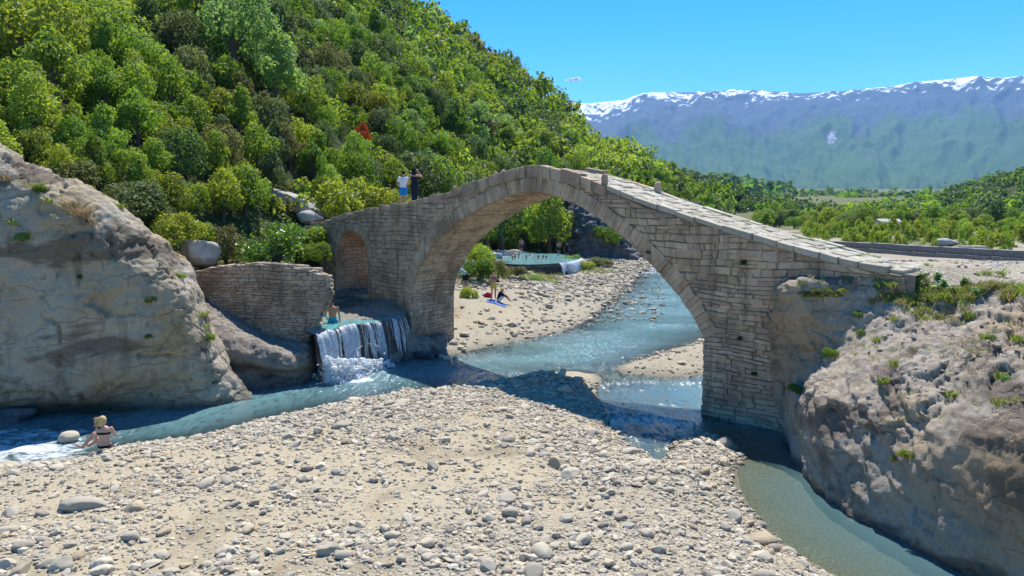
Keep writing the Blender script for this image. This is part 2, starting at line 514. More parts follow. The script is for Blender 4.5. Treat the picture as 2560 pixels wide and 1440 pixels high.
M['rock_cliff'] = mat_rock('dark_cliff_rock', (0.17, 0.165, 0.155), (0.115, 0.11, 0.105), (0.05, 0.048, 0.046), (0.15, 0.12, 0.085), 0.62, (0.25, 0.25, 3.0))
M['bark'] = mat_bark()
M['ground'] = mat_ground()
M['pebble'] = mat_pebble()
M['water'] = mat_water()
M['pool'] = mat_water('milky_pool_water', (0.12, 0.36, 0.38), 4.0, 0.35)
M['white_water'] = mat_white_water()
M['slope'] = mat_slope('wooded_slope', (0.03, 0.045, 0.014), (0.07, 0.085, 0.025), (0.24, 0.18, 0.125), 0.62)
M['mountain'] = mat_mountain()
LEAF = {
    'fresh': mat_leaf('fresh_green_leaves', (0.125, 0.200, 0.028), (0.215, 0.295, 0.045)),
    'mid': mat_leaf('mid_green_leaves', (0.070, 0.138, 0.018), (0.140, 0.220, 0.028)),
    'dark': mat_leaf('dark_evergreen_leaves', (0.040, 0.076, 0.020), (0.088, 0.138, 0.032), 0.4),
    'olive': mat_leaf('olive_green_leaves', (0.070, 0.105, 0.034), (0.125, 0.165, 0.052), 0.4),
    'yellow': mat_leaf('yellow_green_leaves', (0.135, 0.185, 0.024), (0.225, 0.270, 0.038)),
    'pale': mat_leaf('pale_green_leaves', (0.105, 0.190, 0.048), (0.170, 0.270, 0.075)),
    'brown': mat_leaf('brownish_leaves', (0.085, 0.098, 0.028), (0.140, 0.140, 0.042), 0.4),
    'red': mat_leaf('red_brown_leaves', (0.22, 0.050, 0.018), (0.33, 0.095, 0.030)),
    'dry': mat_leaf('dry_grass_blades', (0.27, 0.21, 0.10), (0.42, 0.34, 0.18), 0.3),
    'grass': mat_leaf('green_grass_blades', (0.085, 0.135, 0.022), (0.20, 0.24, 0.05), 0.4),
    'flower': mat_leaf('white_flower_heads', (0.62, 0.62, 0.55), (0.78, 0.78, 0.72), 0.3),
    'fig': mat_leaf('glossy_fig_leaves', (0.060, 0.140, 0.018), (0.125, 0.230, 0.032), 0.4, 0.3),
}
# ------------------------------------------------------------------ ground shape
def P0(lst, z=0.0):
    return [tuple(pz(u, v, z)[:2]) for u, v in lst]
GB = np.array(P0([(-200, 1185), (0, 1165), (100, 1160), (200, 1150), (300, 1122), (400, 1108), (480, 1098), (600, 1068), (700, 1040), (800, 1018), (900, 1000), (1000, 985), (1100, 975), (1240, 960), (1300, 945), (1350, 936), (1420, 933), (1490, 936), (1505, 950), (1490, 975), (1500, 1005), (1516, 1050), (1548, 1092), (1598, 1130), (1650, 1158), (1676, 1132), (1690, 1086), (1735, 1080), (1790, 1095), (1850, 1125), (1865, 1150), (1830, 1180), (1835, 1215), (1870, 1265), (1920, 1320), (1990, 1380), (2080, 1440), (2150, 1500)]) + [(6.0, 6), (5.5, 1), (-16, 1), (-26, 8), (-26, 15)])
FB = np.array(P0([(1095, 885), (1150, 884), (1215, 868), (1300, 852), (1420, 826), (1470, 800), (1490, 785), (1520, 760), (1560, 735), (1600, 700), (1640, 675)]) + [(16, 84), (10, 88), (-30, 88), (-30, 38), (-6, 36.5), (-4.6, 34.5)])
RB = np.array(P0([(1540, 922), (1590, 902), (1660, 880), (1720, 860), (1775, 838), (1850, 800)]) + [(14, 45), (24, 60), (30, 60), (16, 26), (9.5, 25.5)] + P0([(1770, 936), (1700, 944), (1620, 940), (1560, 934)]))
def sdist(P, poly):
    """signed distance, positive inside"""
    P = np.asarray(P, float)
    d = np.full(P.shape[0], 1e9)
    ins = np.zeros(P.shape[0], bool)
    n = len(poly)
    for i in range(n):
        a, b = poly[i], poly[(i + 1) % n]
        ab = b - a
        t = np.clip(((P - a) @ ab) / max(ab @ ab, 1e-9), 0, 1)
        q = P - (a + t[:, None] * ab)
        d = np.minimum(d, (q * q).sum(1))
        c = (a[1] > P[:, 1]) != (b[1] > P[:, 1])
        with np.errstate(divide='ignore', invalid='ignore'):
            xi = a[0] + (P[:, 1] - a[1]) / (b[1] - a[1]) * ab[0]
        ins ^= c & (P[:, 0] < xi)
    d = np.sqrt(d)
    return np.where(ins, d, -d)
def river_z(y):
    return 0.028 * np.maximum(0, np.asarray(y, float) - 46)
def ground_z(x, y):
    x, y = np.asarray(x, float).ravel(), np.asarray(y, float).ravel()
    P = np.stack([x, y], 1)
    p3 = np.stack([x, y, x * 0], 1)
    wob = 0.35 * fbm(p3 * 0.6, 3, seed=5)
    near = (np.abs(x) < 70) & (y < 115)
    g = np.full(len(x), -0.9)
    gb = np.full(len(x), -99.0); fb = gb.copy(); rb = gb.copy()
    gb[near] = sdist(P[near], GB); fb[near] = sdist(P[near], FB); rb[near] = sdist(P[near], RB)
    def bank(d, hi, k, slope, noise):
        d = d + wob * 0.5
        return np.where(d > 0, hi * (1 - np.exp(-np.maximum(d, 0) * k)) + 0.015, np.maximum(d * slope, -1.0)) + noise * sstep(-0.5, 2.0, d)
    n1 = 0.10 * fbm(p3 * 0.35, 4, seed=21) + 0.05 * fbm(p3 * 1.7, 4, seed=22)
    hb = bank(gb, 0.62, 0.55, 0.32 - 0.18 * sstep(2.5, 4.5, x), n1)
    hb += 0.35 * np.exp(-(((x - 1.7) / 1.8) ** 2 + ((y - 25.2) / 1.0) ** 2)) * sstep(-0.1, 0.6, gb)
    hf = bank(fb, 1.0 - 0.75 * sstep(46, 62, y) * sstep(-1, 5, x), 0.30, 0.30, n1) + river_z(y)
    hf += 0.5 * sstep(2.5, 6, fb) * sstep(52, 46, y)
    hr = bank(rb, 0.5, 0.5, 0.3, n1) + river_z(y)
    g = np.maximum.reduce([g + river_z(y), hb, hf, hr])
    # plateau on the right bank, above the grey rock and behind the bridge's right end
    xe = np.interp(y, [0, 8, 14, 19, 23, 30, 60, 110, 400], [10.5, 11.0, 11.4, 10.6, 11.2, 14.5, 22, 36, 60])
    zp = np.interp(y, [0, 8, 13, 16, 19, 22, 30, 45, 60, 200, 9000], [-0.5, 0.8, 2.2, 3.6, 4.72, 4.78, 4.35, 3.2, 3.1, 2.6, 2.0])
    g = np.maximum(g, lerp(-1.0, zp + 0.5 * n1, sstep(-3.0, 1.2, x - xe)))
    dB = np.hypot(x - 11.9, y - 20.9)
    g = np.maximum(g, np.where(dB < 3.2, 4.93 - np.maximum(0, dB - 1.1) * 0.5, -9))
    # terrace behind the ruined wall and the left cliff
    xt = np.interp(y, [29.3, 30, 32, 36, 39, 44, 60, 80], [-7.7, -7.8, -9.3, -10.8, -11, -9.5, -9, -8])
    zt = 3.95 + 0.10 * (y - 30)
    g = np.maximum(g, lerp(-1.0, zt + n1, sstep(-0.9, 0.4, xt - x) * sstep(28.9, 29.8, y) * sstep(90, 60, y)))
    g = np.where(y > 88, np.maximum(g, 1.2 * sstep(88, 96, y)), g)
    return g

AZ0, AZ1 = rad(-56), rad(58)
def polar_sheet(r0, r1, na, nr, az0=AZ0, az1=AZ1):
    az = np.linspace(az0, az1, na)
    r = np.exp(np.linspace(math.log(r0), math.log(r1), nr))
    A, R = np.meshgrid(az, r, indexing='ij')
    return A, R, R * np.sin(A), R * np.cos(A)
A, R, X, Y = polar_sheet(3.2, 20000, 350, 400)
Z = ground_z(X, Y).reshape(X.shape)
p3 = np.stack([X.ravel(), Y.ravel(), X.ravel() * 0], 1)
gbd = sdist(p3[:, :2], GB); fbd = sdist(p3[:, :2], FB)
zr_ = Z.ravel()
uvg = proj(np.stack([X.ravel(), Y.ravel(), zr_], 1))
wet = sstep(0.16, 0.0, zr_ - river_z(p3[:, 1])) * (R.ravel() < 110)
sand = sstep(0.0, 0.5, fbm(p3 * 0.33, 4, seed=41) + 0.35 * sstep(1.5, 5, gbd) - 0.30 * sstep(-16, -22, -p3[:, 1]) )
sand = np.maximum(sand, 0.6 * sstep(0.0, 0.5, fbm(p3 * 0.4, 3, seed=43) + 0.35) * sstep(1.0, 3.0, fbd) * sstep(46, 40, p3[:, 1]))
grass = np.maximum(sstep(120, 170, R.ravel()), sstep(2.2, 3.6, zr_) * sstep(-5, -7, p3[:, 0]))
grass = np.maximum(grass, 0.75 * sstep(0.0, 0.35, fbm(p3 * 0.22, 4, seed=47)) * sstep(44, 60, Y.ravel()) * sstep(2.5, 6, fbd))
grass = np.maximum(grass, 0.85 * sstep(58, 70, Y.ravel()) * sstep(20, 25, X.ravel()) * sstep(-0.35, 0.1, fbm(p3 * 0.12, 3, seed=49)))
rockp = sstep(0.05, 0.3, fbm(p3 * 0.5, 4, seed=48))
grass = np.maximum(grass, 0.8 * sstep(19.3, 17.5, Y.ravel()) * sstep(2.4, 3.4, zr_) * sstep(9, 11, X.ravel()) * rockp)
o = add('ground', np.stack([X, Y, Z], -1).reshape(-1, 3), grid_faces(*X.shape), M['ground'], smooth=True,
        attrs={'wet': ('POINT', wet), 'sand': ('POINT', sand), 'grass': ('POINT', grass)})
tag(o, kind='structure')

# ------------------------------------------------------------------ river surface
A, R, X, Y = polar_sheet(6, 92, 330, 400, rad(-50), rad(45))
g = ground_z(X, Y)
V = np.stack([X.ravel(), Y.ravel(), river_z(Y.ravel())], 1)
uv = proj(V)
def blob(u0, v0, ru, rv):
    return np.exp(-(((uv[:, 0] - u0) / ru) ** 2 + ((uv[:, 1] - v0) / rv) ** 2))
p = V.copy()
foam = 0.78 * sstep(470, 150, uv[:, 0]) * sstep(1052, 1082, uv[:, 1])
foam = np.maximum(foam, 1.05 * blob(60, 1122, 190, 24))
foam = np.maximum(foam, 1.5 * blob(870, 945, 75, 14))
foam = np.maximum(foam, 1.2 * blob(820, 930, 40, 20))
foam = np.maximum(foam, 0.65 * blob(960, 930, 60, 12))
foam = np.maximum(foam, 1.3 * blob(1465, 690, 60, 10))
foam = np.maximum(foam, 0.75 * sstep(62, 68, Y.ravel()) * sstep(-2, 3, X.ravel()))
foam = np.maximum(foam, 0.30 * blob(1560, 690, 140, 45))
rough = 0.015 + 0.10 * np.clip(foam, 0, 1)
V[:, 2] += rough * fbm(p * np.array([1.3, 0.9, 1]), 4, seed=61) * 0.9
V[:, 2] += 0.02 * fbm(p * np.array([2.2, 1.2, 1]), 2, seed=65)
dep = np.maximum(V[:, 2] - g, 0.0)
wave = 0.40 + 1.1 * sstep(25, 31, Y.ravel()) + 0.5 * np.clip(foam, 0, 1) - 0.15 * sstep(22, 16, Y.ravel()) * (X.ravel() > 3)
wave = wave * (1 - 0.8 * sstep(2.5, 4.0, X.ravel()) * sstep(21, 18, Y.ravel()))
wave = wave * (0.55 + 0.9 * sstep(-0.3, 0.5, fbm(p * np.array([0.25, 0.5, 1]), 3, seed=66)))
keep = np.ones(len(V), bool)
F = grid_faces(*X.shape)
wetface = (dep[F].max(1) > 0.0)
o = add('river', V, F[wetface], M['water'], smooth=True, attrs={'depth': ('POINT', dep), 'foam': ('POINT', foam), 'wave': ('POINT', wave)})
tag(o, kind='structure')

# ------------------------------------------------------------------ rocks shaped from columns of measured points
def resample(P, n):
    P = np.asarray(P, float)
    d = np.concatenate([[0], np.cumsum(np.linalg.norm(np.diff(P, axis=0), axis=1))])
    t = np.linspace(0, d[-1], n)
    # smooth: catmull-rom through the points
    Q = []
    for c in range(3):
        m = np.gradient(P[:, c], d)
        k = np.clip(np.searchsorted(d, t, side='right') - 1, 0, len(d) - 2)
        h = d[k + 1] - d[k]
        s = (t - d[k]) / h
        Q.append((2 * s ** 3 - 3 * s ** 2 + 1) * P[k, c] + (s ** 3 - 2 * s ** 2 + s) * h * m[k] + (-2 * s ** 3 + 3 * s ** 2) * P[k + 1, c] + (s ** 3 - s ** 2) * h * m[k + 1])
    return np.stack(Q, 1)
def rock_cols(name, cols, nu, nv, mat, disp, label=None, cat='rock', group=None, parent=None, smooth=True, ysq=None):
    rows = []
    for u, front, back in cols:
        if ysq:
            y0_ = front[2][1]
            front = [(v, y if k < 3 else y0_ + (y - y0_) * q) for k, ((v, y), q) in enumerate(zip(front, ysq))]
        pts = [py(u, v, y) for v, y in front]
        base = pts[0] + np.array([0, 0.35, -0.9])
        last = pts[-1]
        nf = int(nv * 0.74)
        fr_ = resample([base] + pts + [last + np.array(back[0], float)], nf + 1)[:nf]
        bk_ = resample([fr_[-1]] + [last + np.array(b, float) for b in back], nv - nf + 1)[1:]
        rows.append(np.concatenate([fr_, bk_]))
    rows = np.array(rows)
    G = np.zeros((nu, nv, 3))
    for j in range(nv):
        G[:, j] = resample_by(rows[:, j], [c[0] for c in cols], nu)
    V = G.reshape(-1, 3)
    F = grid_faces(nu, nv)
    V, wet = disp(V, F)
    o = add(name, V, F, mat, parent, smooth, {'wet': ('POINT', wet)})
    if label:
        tag(o, label, cat, group)
    return o
def resample_by(P, key, n):
    key = np.asarray(key, float)
    t = np.linspace(key[0], key[-1], n)
    Q = []
    for c in range(3):
        m = np.gradient(P[:, c], key)
        k = np.clip(np.searchsorted(key, t, side='right') - 1, 0, len(key) - 2)
        h = key[k + 1] - key[k]
        s = (t - key[k]) / h
        Q.append((2 * s ** 3 - 3 * s ** 2 + 1) * P[k, c] + (s ** 3 - 2 * s ** 2 + s) * h * m[k] + (-2 * s ** 3 + 3 * s ** 2) * P[k + 1, c] + (s ** 3 - s ** 2) * h * m[k + 1])
    return np.stack(Q, 1)
def make_disp(big=0.30, mid=0.12, fine=0.04, strata=0.10, sdir=(0.25, -0.1, 1.0), sp=0.55, crack=0.18, seed=0, wet_h=0.25, terr=0.0, td=(1.0, 1.0, 2.4), blk=0.0):
    sdir = np.array(sdir) / np.linalg.norm(sdir)
    def f(V, F):
        N = vnormals(V, F)
        p = V
        d = big * fbm(p * 0.45, 3, seed=seed) + mid * fbm(p * 1.5, 4, seed=seed + 3) + fine * fbm(p * 6, 3, seed=seed + 5)
        s = (p @ sdir + 0.35 * fbm(p * 0.6, 3, seed=seed + 8)) / sp
        fr = s - np.floor(s)
        msk = sstep(-0.25, 0.4, fbm(p * 0.4, 3, seed=seed + 9))
        d = d + strata * (sstep(0.0, 0.14, fr) * (1 - 0.75 * fr) - 0.5) * msk
        rg = ridged(p * np.array([0.55, 0.55, 0.8]), 3, seed=seed + 13)
        d = d - crack * sstep(0.86, 0.97, rg)
        rg2 = ridged(p * 1.7, 2, seed=seed + 17)
        d = d - 0.35 * crack * sstep(0.88, 0.98, rg2)
        top = sstep(0.15, 0.6, N[:, 2])
        d = d + top * (0.06 * (ridged(p * np.array([1.6, 1.6, 2.6]), 4, seed=seed + 23) - 0.7) + 0.07 * fbm(p * 4.5, 4, gain=0.6, seed=seed + 24))
        if terr:
            q = 2.6 * fbm(p * np.array(td) * 0.55, 3, seed=seed + 29) + 0.9 * (p @ sdir)
            k_ = np.floor(q * 2.2); f_ = q * 2.2 - k_
            d = d + terr * (np.sin(k_ * 12.9898) * 0.8 + 0.5 * sstep(0.0, 0.10, f_) - 0.3 * f_) * (0.35 + 0.65 * sstep(-0.1, 0.3, fbm(p * 0.5, 2, seed=seed + 33)))
        if blk:
            ax = np.array([1.0, 0, 0]) - sdir * sdir[0]; ax /= np.linalg.norm(ax)
            ay = np.cross(sdir, ax)
            wq = p + 0.22 * np.stack([fbm(p * 1.3, 3, seed=seed + 40 + k) for k in range(3)], 1)
            loc = np.stack([wq @ ax, wq @ ay, wq @ sdir], 1)
            v1, e1 = cells(loc / np.array([1.0, 0.9, 0.42]), seed + 50)
            v2, e2 = cells(loc / np.array([0.42, 0.38, 0.20]) + 7.3, seed + 60)
            mk = sstep(-0.25, 0.2, fbm(p * 0.45, 2, seed=seed + 70)) * (0.35 + 0.65 * sstep(0.1, 0.5, N[:, 2]))
            d = d + mk * blk * ((v1 - 0.5) * 1.5 + (v2 - 0.5) * 0.7 - 0.35 * sstep(0.10, 0.0, e1) - 0.18 * sstep(0.10, 0.0, e2))
        V2 = V + N * d[:, None]
        wet = sstep(wet_h + 0.18 * fbm(p * 1.2, 3, seed=seed + 19) + 0.15, 0.02, V2[:, 2])
        return V2, wet
    return f

BK = [(-0.5, 1.0, -0.2), (-1.7, 3.0, -0.6), (-3.8, 7.0, -1.0)]
BKC = [(-0.45, 0.8, -0.35), (-1.3, 2.2, -1.1), (-2.7, 5.0, -2.2)]
rock_cols('cliff', [
    (-420, [(1120, 20.5), (1080, 21.3), (980, 20.6), (800, 20.6), (600, 21.2), (430, 22.2), (330, 23.2), (270, 24.3)], BK),
    (-150, [(1095, 21.2), (1062, 22.0), (980, 21.2), (820, 21.2), (640, 21.8), (480, 22.7), (380, 23.6), (318, 24.6)], BK),
    (0, [(1072, 21.9), (1045, 22.8), (985, 21.8), (850, 21.7), (700, 22.2), (540, 22.9), (430, 23.9), (372, 25.0)], BK),
    (100, [(1062, 22.3), (1038, 23.1), (970, 22.1), (830, 22.1), (680, 22.6), (540, 23.4), (455, 24.6), (424, 25.6)], BK),
    (200, [(1050, 22.7), (1030, 23.4), (965, 22.4), (820, 22.4), (690, 22.9), (560, 23.8), (485, 25.0), (462, 26.0)], BKC),
    (290, [(1040, 23.0), (1022, 23.5), (955, 22.7), (840, 22.7), (730, 23.1), (620, 23.9), (540, 25.2), (515, 26.2)], BKC),
    (360, [(1033, 23.2), (1016, 23.5), (940, 23.0), (850, 23.0), (760, 23.4), (680, 24.2), (600, 25.5), (566, 26.5)], BKC),
    (430, [(1027, 23.4), (1005, 23.5), (930, 23.2), (850, 23.3), (780, 23.7), (720, 24.5), (655, 25.7), (618, 26.7)], BKC),
    (480, [(1020, 23.7), (995, 23.7), (930, 23.5), (870, 23.6), (810, 24.1), (765, 24.9), (715, 26.0), (690, 26.9)], [(-0.4, 0.7, -0.4), (-0.9, 1.6, -1.1), (-1.4, 2.6, -1.7)]),
    (515, [(1017, 23.9), (985, 23.9), (935, 23.9), (895, 24.0), (860, 24.5), (830, 25.2), (805, 26.0), (790, 26.7)], [(-0.3, 0.6, -0.4), (-0.7, 1.3, -1.0), (-1.0, 2.0, -1.6)]),
    (550, [(1012, 24.1), (985, 24.2), (955, 24.3), (930, 24.6), (905, 25.0), (888, 25.5), (875, 26.0), (868, 26.5)], [(-0.2, 0.5, -0.4), (-0.5, 1.1, -0.9), (-0.7, 1.6, -1.4)]),
    (585, [(1004, 24.4), (992, 24.5), (978, 24.7), (965, 25.0), (955, 25.3), (948, 25.6), (943, 25.9), (940, 26.2)], [(0.05, 0.5, -0.3), (0.1, 1.0, -0.7), (0.1, 1.4, -1.0)]),
    (626, [(994, 24.9), (992, 25.0), (990, 25.1), (988, 25.2), (987, 25.3), (986, 25.4), (985, 25.5), (985, 25.7)], [(0.0, 0.4, -0.3), (0.0, 0.8, -0.5), (0.0, 1.2, -0.8)]),
], 340, 260, M['rock_left'], make_disp(0.24, 0.08, 0.03, 0.10, (-0.35, -0.15, 1.0), 0.62, 0.18, 3, terr=0.05, blk=0.12),
    'massive tan and grey limestone cliff overhanging the river on the left', 'cliff', ysq=(1, 1, 1, 0.2, 0.25, 0.3, 0.45, 0.75))

BK2 = [(0.0, 0.8, 0.0), (0.0, 1.6, -0.3)]
rock_cols('rock_ledge', [
    (450, [(1000, 25.5), (930, 25.8), (870, 26.0), (800, 26.6), (750, 27.6), (725, 28.6)], BK2),
    (520, [(985, 25.7), (930, 26.0), (880, 26.1), (815, 26.6), (770, 27.6), (752, 28.8)], BK2),
    (600, [(977, 25.8), (935, 26.2), (892, 26.0), (850, 26.5), (815, 27.5), (800, 28.7)], BK2),
    (680, [(973, 26.1), (935, 26.6), (915, 26.0), (880, 26.2), (855, 27.2), (843, 28.5)], BK2),
    (740, [(962, 26.6), (932, 27.0), (918, 26.5), (893, 26.7), (868, 27.4), (856, 28.4)], BK2),
    (775, [(948, 27.3), (922, 27.6), (912, 27.3), (893, 27.4), (872, 27.8), (858, 28.4)], BK2),
    (796, [(930, 28.3), (915, 28.4), (905, 28.4), (890, 28.5), (875, 28.7), (865, 29.0)], [(0, 0.5, -0.2), (0, 1.2, -0.6)]),
], 220, 150, M['rock_slab'], make_disp(0.08, 0.05, 0.02, 0.10, (0.32, 0.1, 1.0), 0.28, 0.06, 31, 0.18, blk=0.07),
    'layered grey rock ledge below the ruined stone wall', 'rock')

BKR = [(1.0, 0.9, 0.05), (2.6, 1.6, 0.0), (5.0, 2.0, -0.6)]
rock_cols('rock_outcrop', [
    (1929, [(1070, 21.5), (1000, 21.3), (900, 21.0), (820, 20.85), (770, 20.8), (752, 20.9), (745, 21.1), (742, 21.4)], [(0.5, 0.5, 0.1), (1.0, 1.2, 0.0), (1.5, 1.8, -0.6)]),
    (1956, [(1078, 21.1), (1010, 20.8), (950, 20.7), (850, 20.5), (770, 20.3), (735, 20.4), (722, 20.7), (715, 21.2)], [(0.5, 0.5, 0.2), (1.2, 1.2, 0.1), (2.0, 1.8, -0.6)]),
    (1990, [(1170, 18.4), (1080, 18.5), (1000, 18.9), (960, 19.5), (880, 20.0), (760, 20.0), (712, 20.2), (700, 20.9)], [(0.6, 0.5, 0.12), (1.4, 1.2, 0.1), (2.5, 1.8, -0.6)]),
    (2060, [(1255, 16.4), (1140, 16.45), (1020, 16.9), (955, 17.95), (890, 19.1), (780, 19.7), (705, 19.9), (688, 20.6)], [(0.7, 0.4, 0.1), (1.8, 1.0, 0.1), (3.2, 1.6, -0.6)]),
    (2130, [(1303, 15.2), (1190, 15.45), (1040, 16.1), (940, 17.15), (870, 18.4), (780, 19.3), (700, 19.6), (672, 20.2)], [(0.8, 0.3, 0.02), (2.0, 0.8, 0.02), (3.6, 1.2, -0.6)]),
    (2210, [(1347, 14.2), (1210, 14.55), (1060, 15.2), (930, 16.35), (860, 17.6), (780, 18.7), (710, 19.2), (672, 19.8)], [(0.9, 0.2, 0.0), (2.2, 0.6, 0.0), (3.8, 1.0, -0.6)]),
    (2310, [(1395, 13.3), (1240, 13.65), (1080, 14.2), (940, 15.35), (860, 16.6), (780, 17.9), (730, 18.6), (690, 19.3)], [(0.9, 0.2, 0.0), (2.4, 0.4, -0.02), (4.0, 0.8, -0.6)]),
    (2430, [(1445, 12.5), (1280, 12.65), (1100, 13.1), (960, 14.25), (870, 15.6), (800, 16.8), (750, 17.6), (710, 18.3)], BKR),
    (2560, [(1495, 11.8), (1300, 11.75), (1120, 12.1), (980, 13.25), (880, 14.6), (810, 15.9), (760, 16.7), (722, 17.5)], BKR),
    (2760, [(1560, 11.0), (1360, 10.85), (1150, 11.2), (1010, 12.25), (900, 13.6), (830, 14.9), (780, 15.7), (735, 16.6)], BKR),
    (3100, [(1680, 10.0), (1460, 9.75), (1200, 10.0), (1050, 10.85), (940, 12.1), (860, 13.4), (800, 14.4), (750, 15.5)], BKR),
], 340, 260, M['rock_right'], make_disp(0.15, 0.06, 0.03, 0.10, (0.15, -0.45, 1.0), 0.40, 0.06, 57, 0.12, terr=0.04, blk=0.16),
    'huge grey limestone outcrop in the right foreground carrying the bridge end', 'rock')

rock_cols('rock_shelf', [
    (760, [(815, 30.2), (795, 31.5), (770, 34.0), (748, 36.6), (728, 38.0)], BK2),
    (850, [(803, 30.7), (795, 31.5), (768, 34.0), (744, 36.2), (727, 37.3)], BK2),
    (920, [(800, 31.0), (792, 31.6), (765, 33.6), (748, 35.0), (732, 36.0)], BK2),
    (975, [(806, 31.2), (790, 31.8), (772, 33.0), (758, 33.8), (742, 34.7)], BK2),
    (1015, [(850, 31.3), (820, 31.8), (800, 32.3), (785, 32.9), (770, 33.6)], BK2),
], 120, 90, M['rock_slab'], make_disp(0.10, 0.08, 0.03, 0.08, (0.3, 0.2, 1.0), 0.22, 0.06, 71, 1.95),
    'low wet rock shelf under the small side arch behind the pool', 'rock')
rock_cols('pier_rock', [
    (975, [(912, 30.2), (880, 30.8), (845, 31.4), (815, 32.2), (800, 33.0)], BK2),
    (1010, [(902, 31.0), (880, 31.4), (852, 31.8), (828, 32.4), (815, 33.2)], BK2),
    (1050, [(892, 31.9), (872, 32.2), (858, 32.5), (846, 32.9), (838, 33.6)], BK2),
    (1085, [(886, 32.5), (868, 32.8), (852, 33.1), (840, 33.5), (834, 34.2)], BK2),
    (1118, [(882, 33.1), (868, 33.4), (850, 33.8), (838, 34.3), (830, 35.0)], BK2),
], 90, 80, M['rock_slab'], make_disp(0.12, 0.08, 0.03, 0.06, (0.3, 0.2, 1.0), 0.25, 0.08, 83, 0.15),
    'grey bedrock knob under the left pier of the bridge', 'rock')
rock_cols('sunlit_rock_slab', [
    (1096, [(885, 32.9), (866, 33.6), (845, 34.4), (828, 35.6), (822, 36.8)], BK2),
    (1130, [(880, 33.2), (864, 33.8), (848, 34.7), (832, 36.0), (826, 37.4)], BK2),
    (1175, [(874, 33.7), (866, 34.2), (856, 34.9), (848, 35.8), (843, 36.8)], BK2),
    (1224, [(866, 34.3), (864, 34.5), (862, 34.8), (860, 35.1), (858, 35.4)], BK2),
], 90, 70, M['rock_pale'], make_disp(0.08, 0.06, 0.025, 0.04, (0.3, 0.2, 1.0), 0.25, 0.05, 91, 0.05),
    'pale sunlit rock slab sloping into the river beside the left pier', 'rock')

# ------------------------------------------------------------------ left hill (polar field: foot, ridge)
HILL = [(-700, 34, 7.0, 135, -700), (-300, 33, 7.0, 140, -540), (0, 32, 6.8, 145, -400), (300, 33, 5.6, 150, -290), (600, 37.5, 5.2, 160, -190), (800, 42, 5.0, 168, -70), (1000, 48, 3.8, 178, 14),
        (1090, 60, 3.0, 184, 70), (1240, 82, 1.5, 188, 166), (1340, 84, 1.3, 188, 238), (1440, 86, 1.3, 186, 310), (1480, 88, 1.4, 182, 374), (1560, 92, 1.6, 178, 398), (1640, 98, 2, 176, 436), (1700, 104, 2.4, 178, 474), (1780, 112, 2.6, 185, 522), (1830, 120, 2.6, 190, 540)]
hu = np.array([h[0] for h in HILL], float)
d_ = ray(hu, np.array([h[4] for h in HILL], float))
haz = np.arctan2(d_[:, 0], d_[:, 1])
hslope = d_[:, 2] / np.hypot(d_[:, 0], d_[:, 1])
hrf, hzf, hrr = (np.array([h[k] for h in HILL], float) for k in (1, 2, 3))
def hill_z(az, r):
    rf, zf, rr = (np.interp(az, haz, q) for q in (hrf, hzf, hrr))
    zr = EYE + rr * np.interp(az, haz, hslope)
    t = (r - rf) / (rr - rf)
    z = np.where(t < 1, zf + (zr - zf) * np.sign(t) * np.abs(t) ** 0.95, zr - (t - 1) * (rr - rf) * 0.25)
    z = np.where(t < 0, zf - (rf - r) * 0.75, z)
    p = np.stack([r * np.sin(az), r * np.cos(az), r * 0], -1)
    return z + sstep(0, 0.15, t) * (2.2 * fbm(p * 0.035, 3, seed=101) + 0.7 * fbm(p * 0.15, 3, seed=103)) * sstep(0.0, 0.05, 1.02 - t + 0 * t + 0.05)
def hill_pt(az, r):
    return np.array([r * math.sin(az), r * math.cos(az), float(hill_z(np.array([az]), np.array([r]))[0])])
def hill_hit(u, v):
    """point of the hill seen at a measured direction"""
    d = ray(u, v)
    az, sl = math.atan2(d[0], d[1]), d[2] / math.hypot(d[0], d[1])
    r = np.linspace(np.interp(az, haz, hrf), np.interp(az, haz, hrr), 800)
    z = hill_z(np.full(800, az), r)
    k = np.argmax(z > EYE + r * sl)
    return hill_pt(az, float(r[k]) if z[k] > EYE + r[k] * sl else float(r[-1]))
az = np.linspace(haz[0], haz[-1], 220)
tt = np.concatenate([[-5.0, -3.0, -1.2], np.linspace(0, 1.5, 170)])
AZ, T = np.meshgrid(az, tt, indexing='ij')
rf, rr = np.interp(AZ, haz, hrf), np.interp(AZ, haz, hrr)
R = np.where(T < 0, rf + T, rf + (rr - rf) * T)
Z = hill_z(AZ.ravel(), R.ravel()).reshape(R.shape)
o = add('hill', np.stack([R * np.sin(AZ), R * np.cos(AZ), Z], -1).reshape(-1, 3), grid_faces(*R.shape), M['slope'], smooth=True)
tag(o, kind='structure')

# dark cliff foot seen under the arch
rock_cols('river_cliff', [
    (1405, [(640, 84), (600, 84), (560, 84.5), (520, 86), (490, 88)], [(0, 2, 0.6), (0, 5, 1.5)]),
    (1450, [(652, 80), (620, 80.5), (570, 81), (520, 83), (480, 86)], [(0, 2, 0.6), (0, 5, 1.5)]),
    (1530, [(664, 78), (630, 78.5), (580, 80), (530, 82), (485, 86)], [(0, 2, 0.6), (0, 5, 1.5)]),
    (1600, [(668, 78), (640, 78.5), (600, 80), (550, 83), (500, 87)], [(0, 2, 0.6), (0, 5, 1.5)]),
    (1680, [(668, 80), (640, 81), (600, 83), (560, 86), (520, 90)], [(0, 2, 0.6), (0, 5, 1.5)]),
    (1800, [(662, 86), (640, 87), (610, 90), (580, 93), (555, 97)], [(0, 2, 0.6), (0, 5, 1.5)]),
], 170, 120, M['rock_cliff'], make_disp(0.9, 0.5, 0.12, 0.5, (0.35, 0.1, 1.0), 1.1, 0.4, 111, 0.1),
    'dark layered cliff face rising beyond the river, seen through the arch', 'cliff')

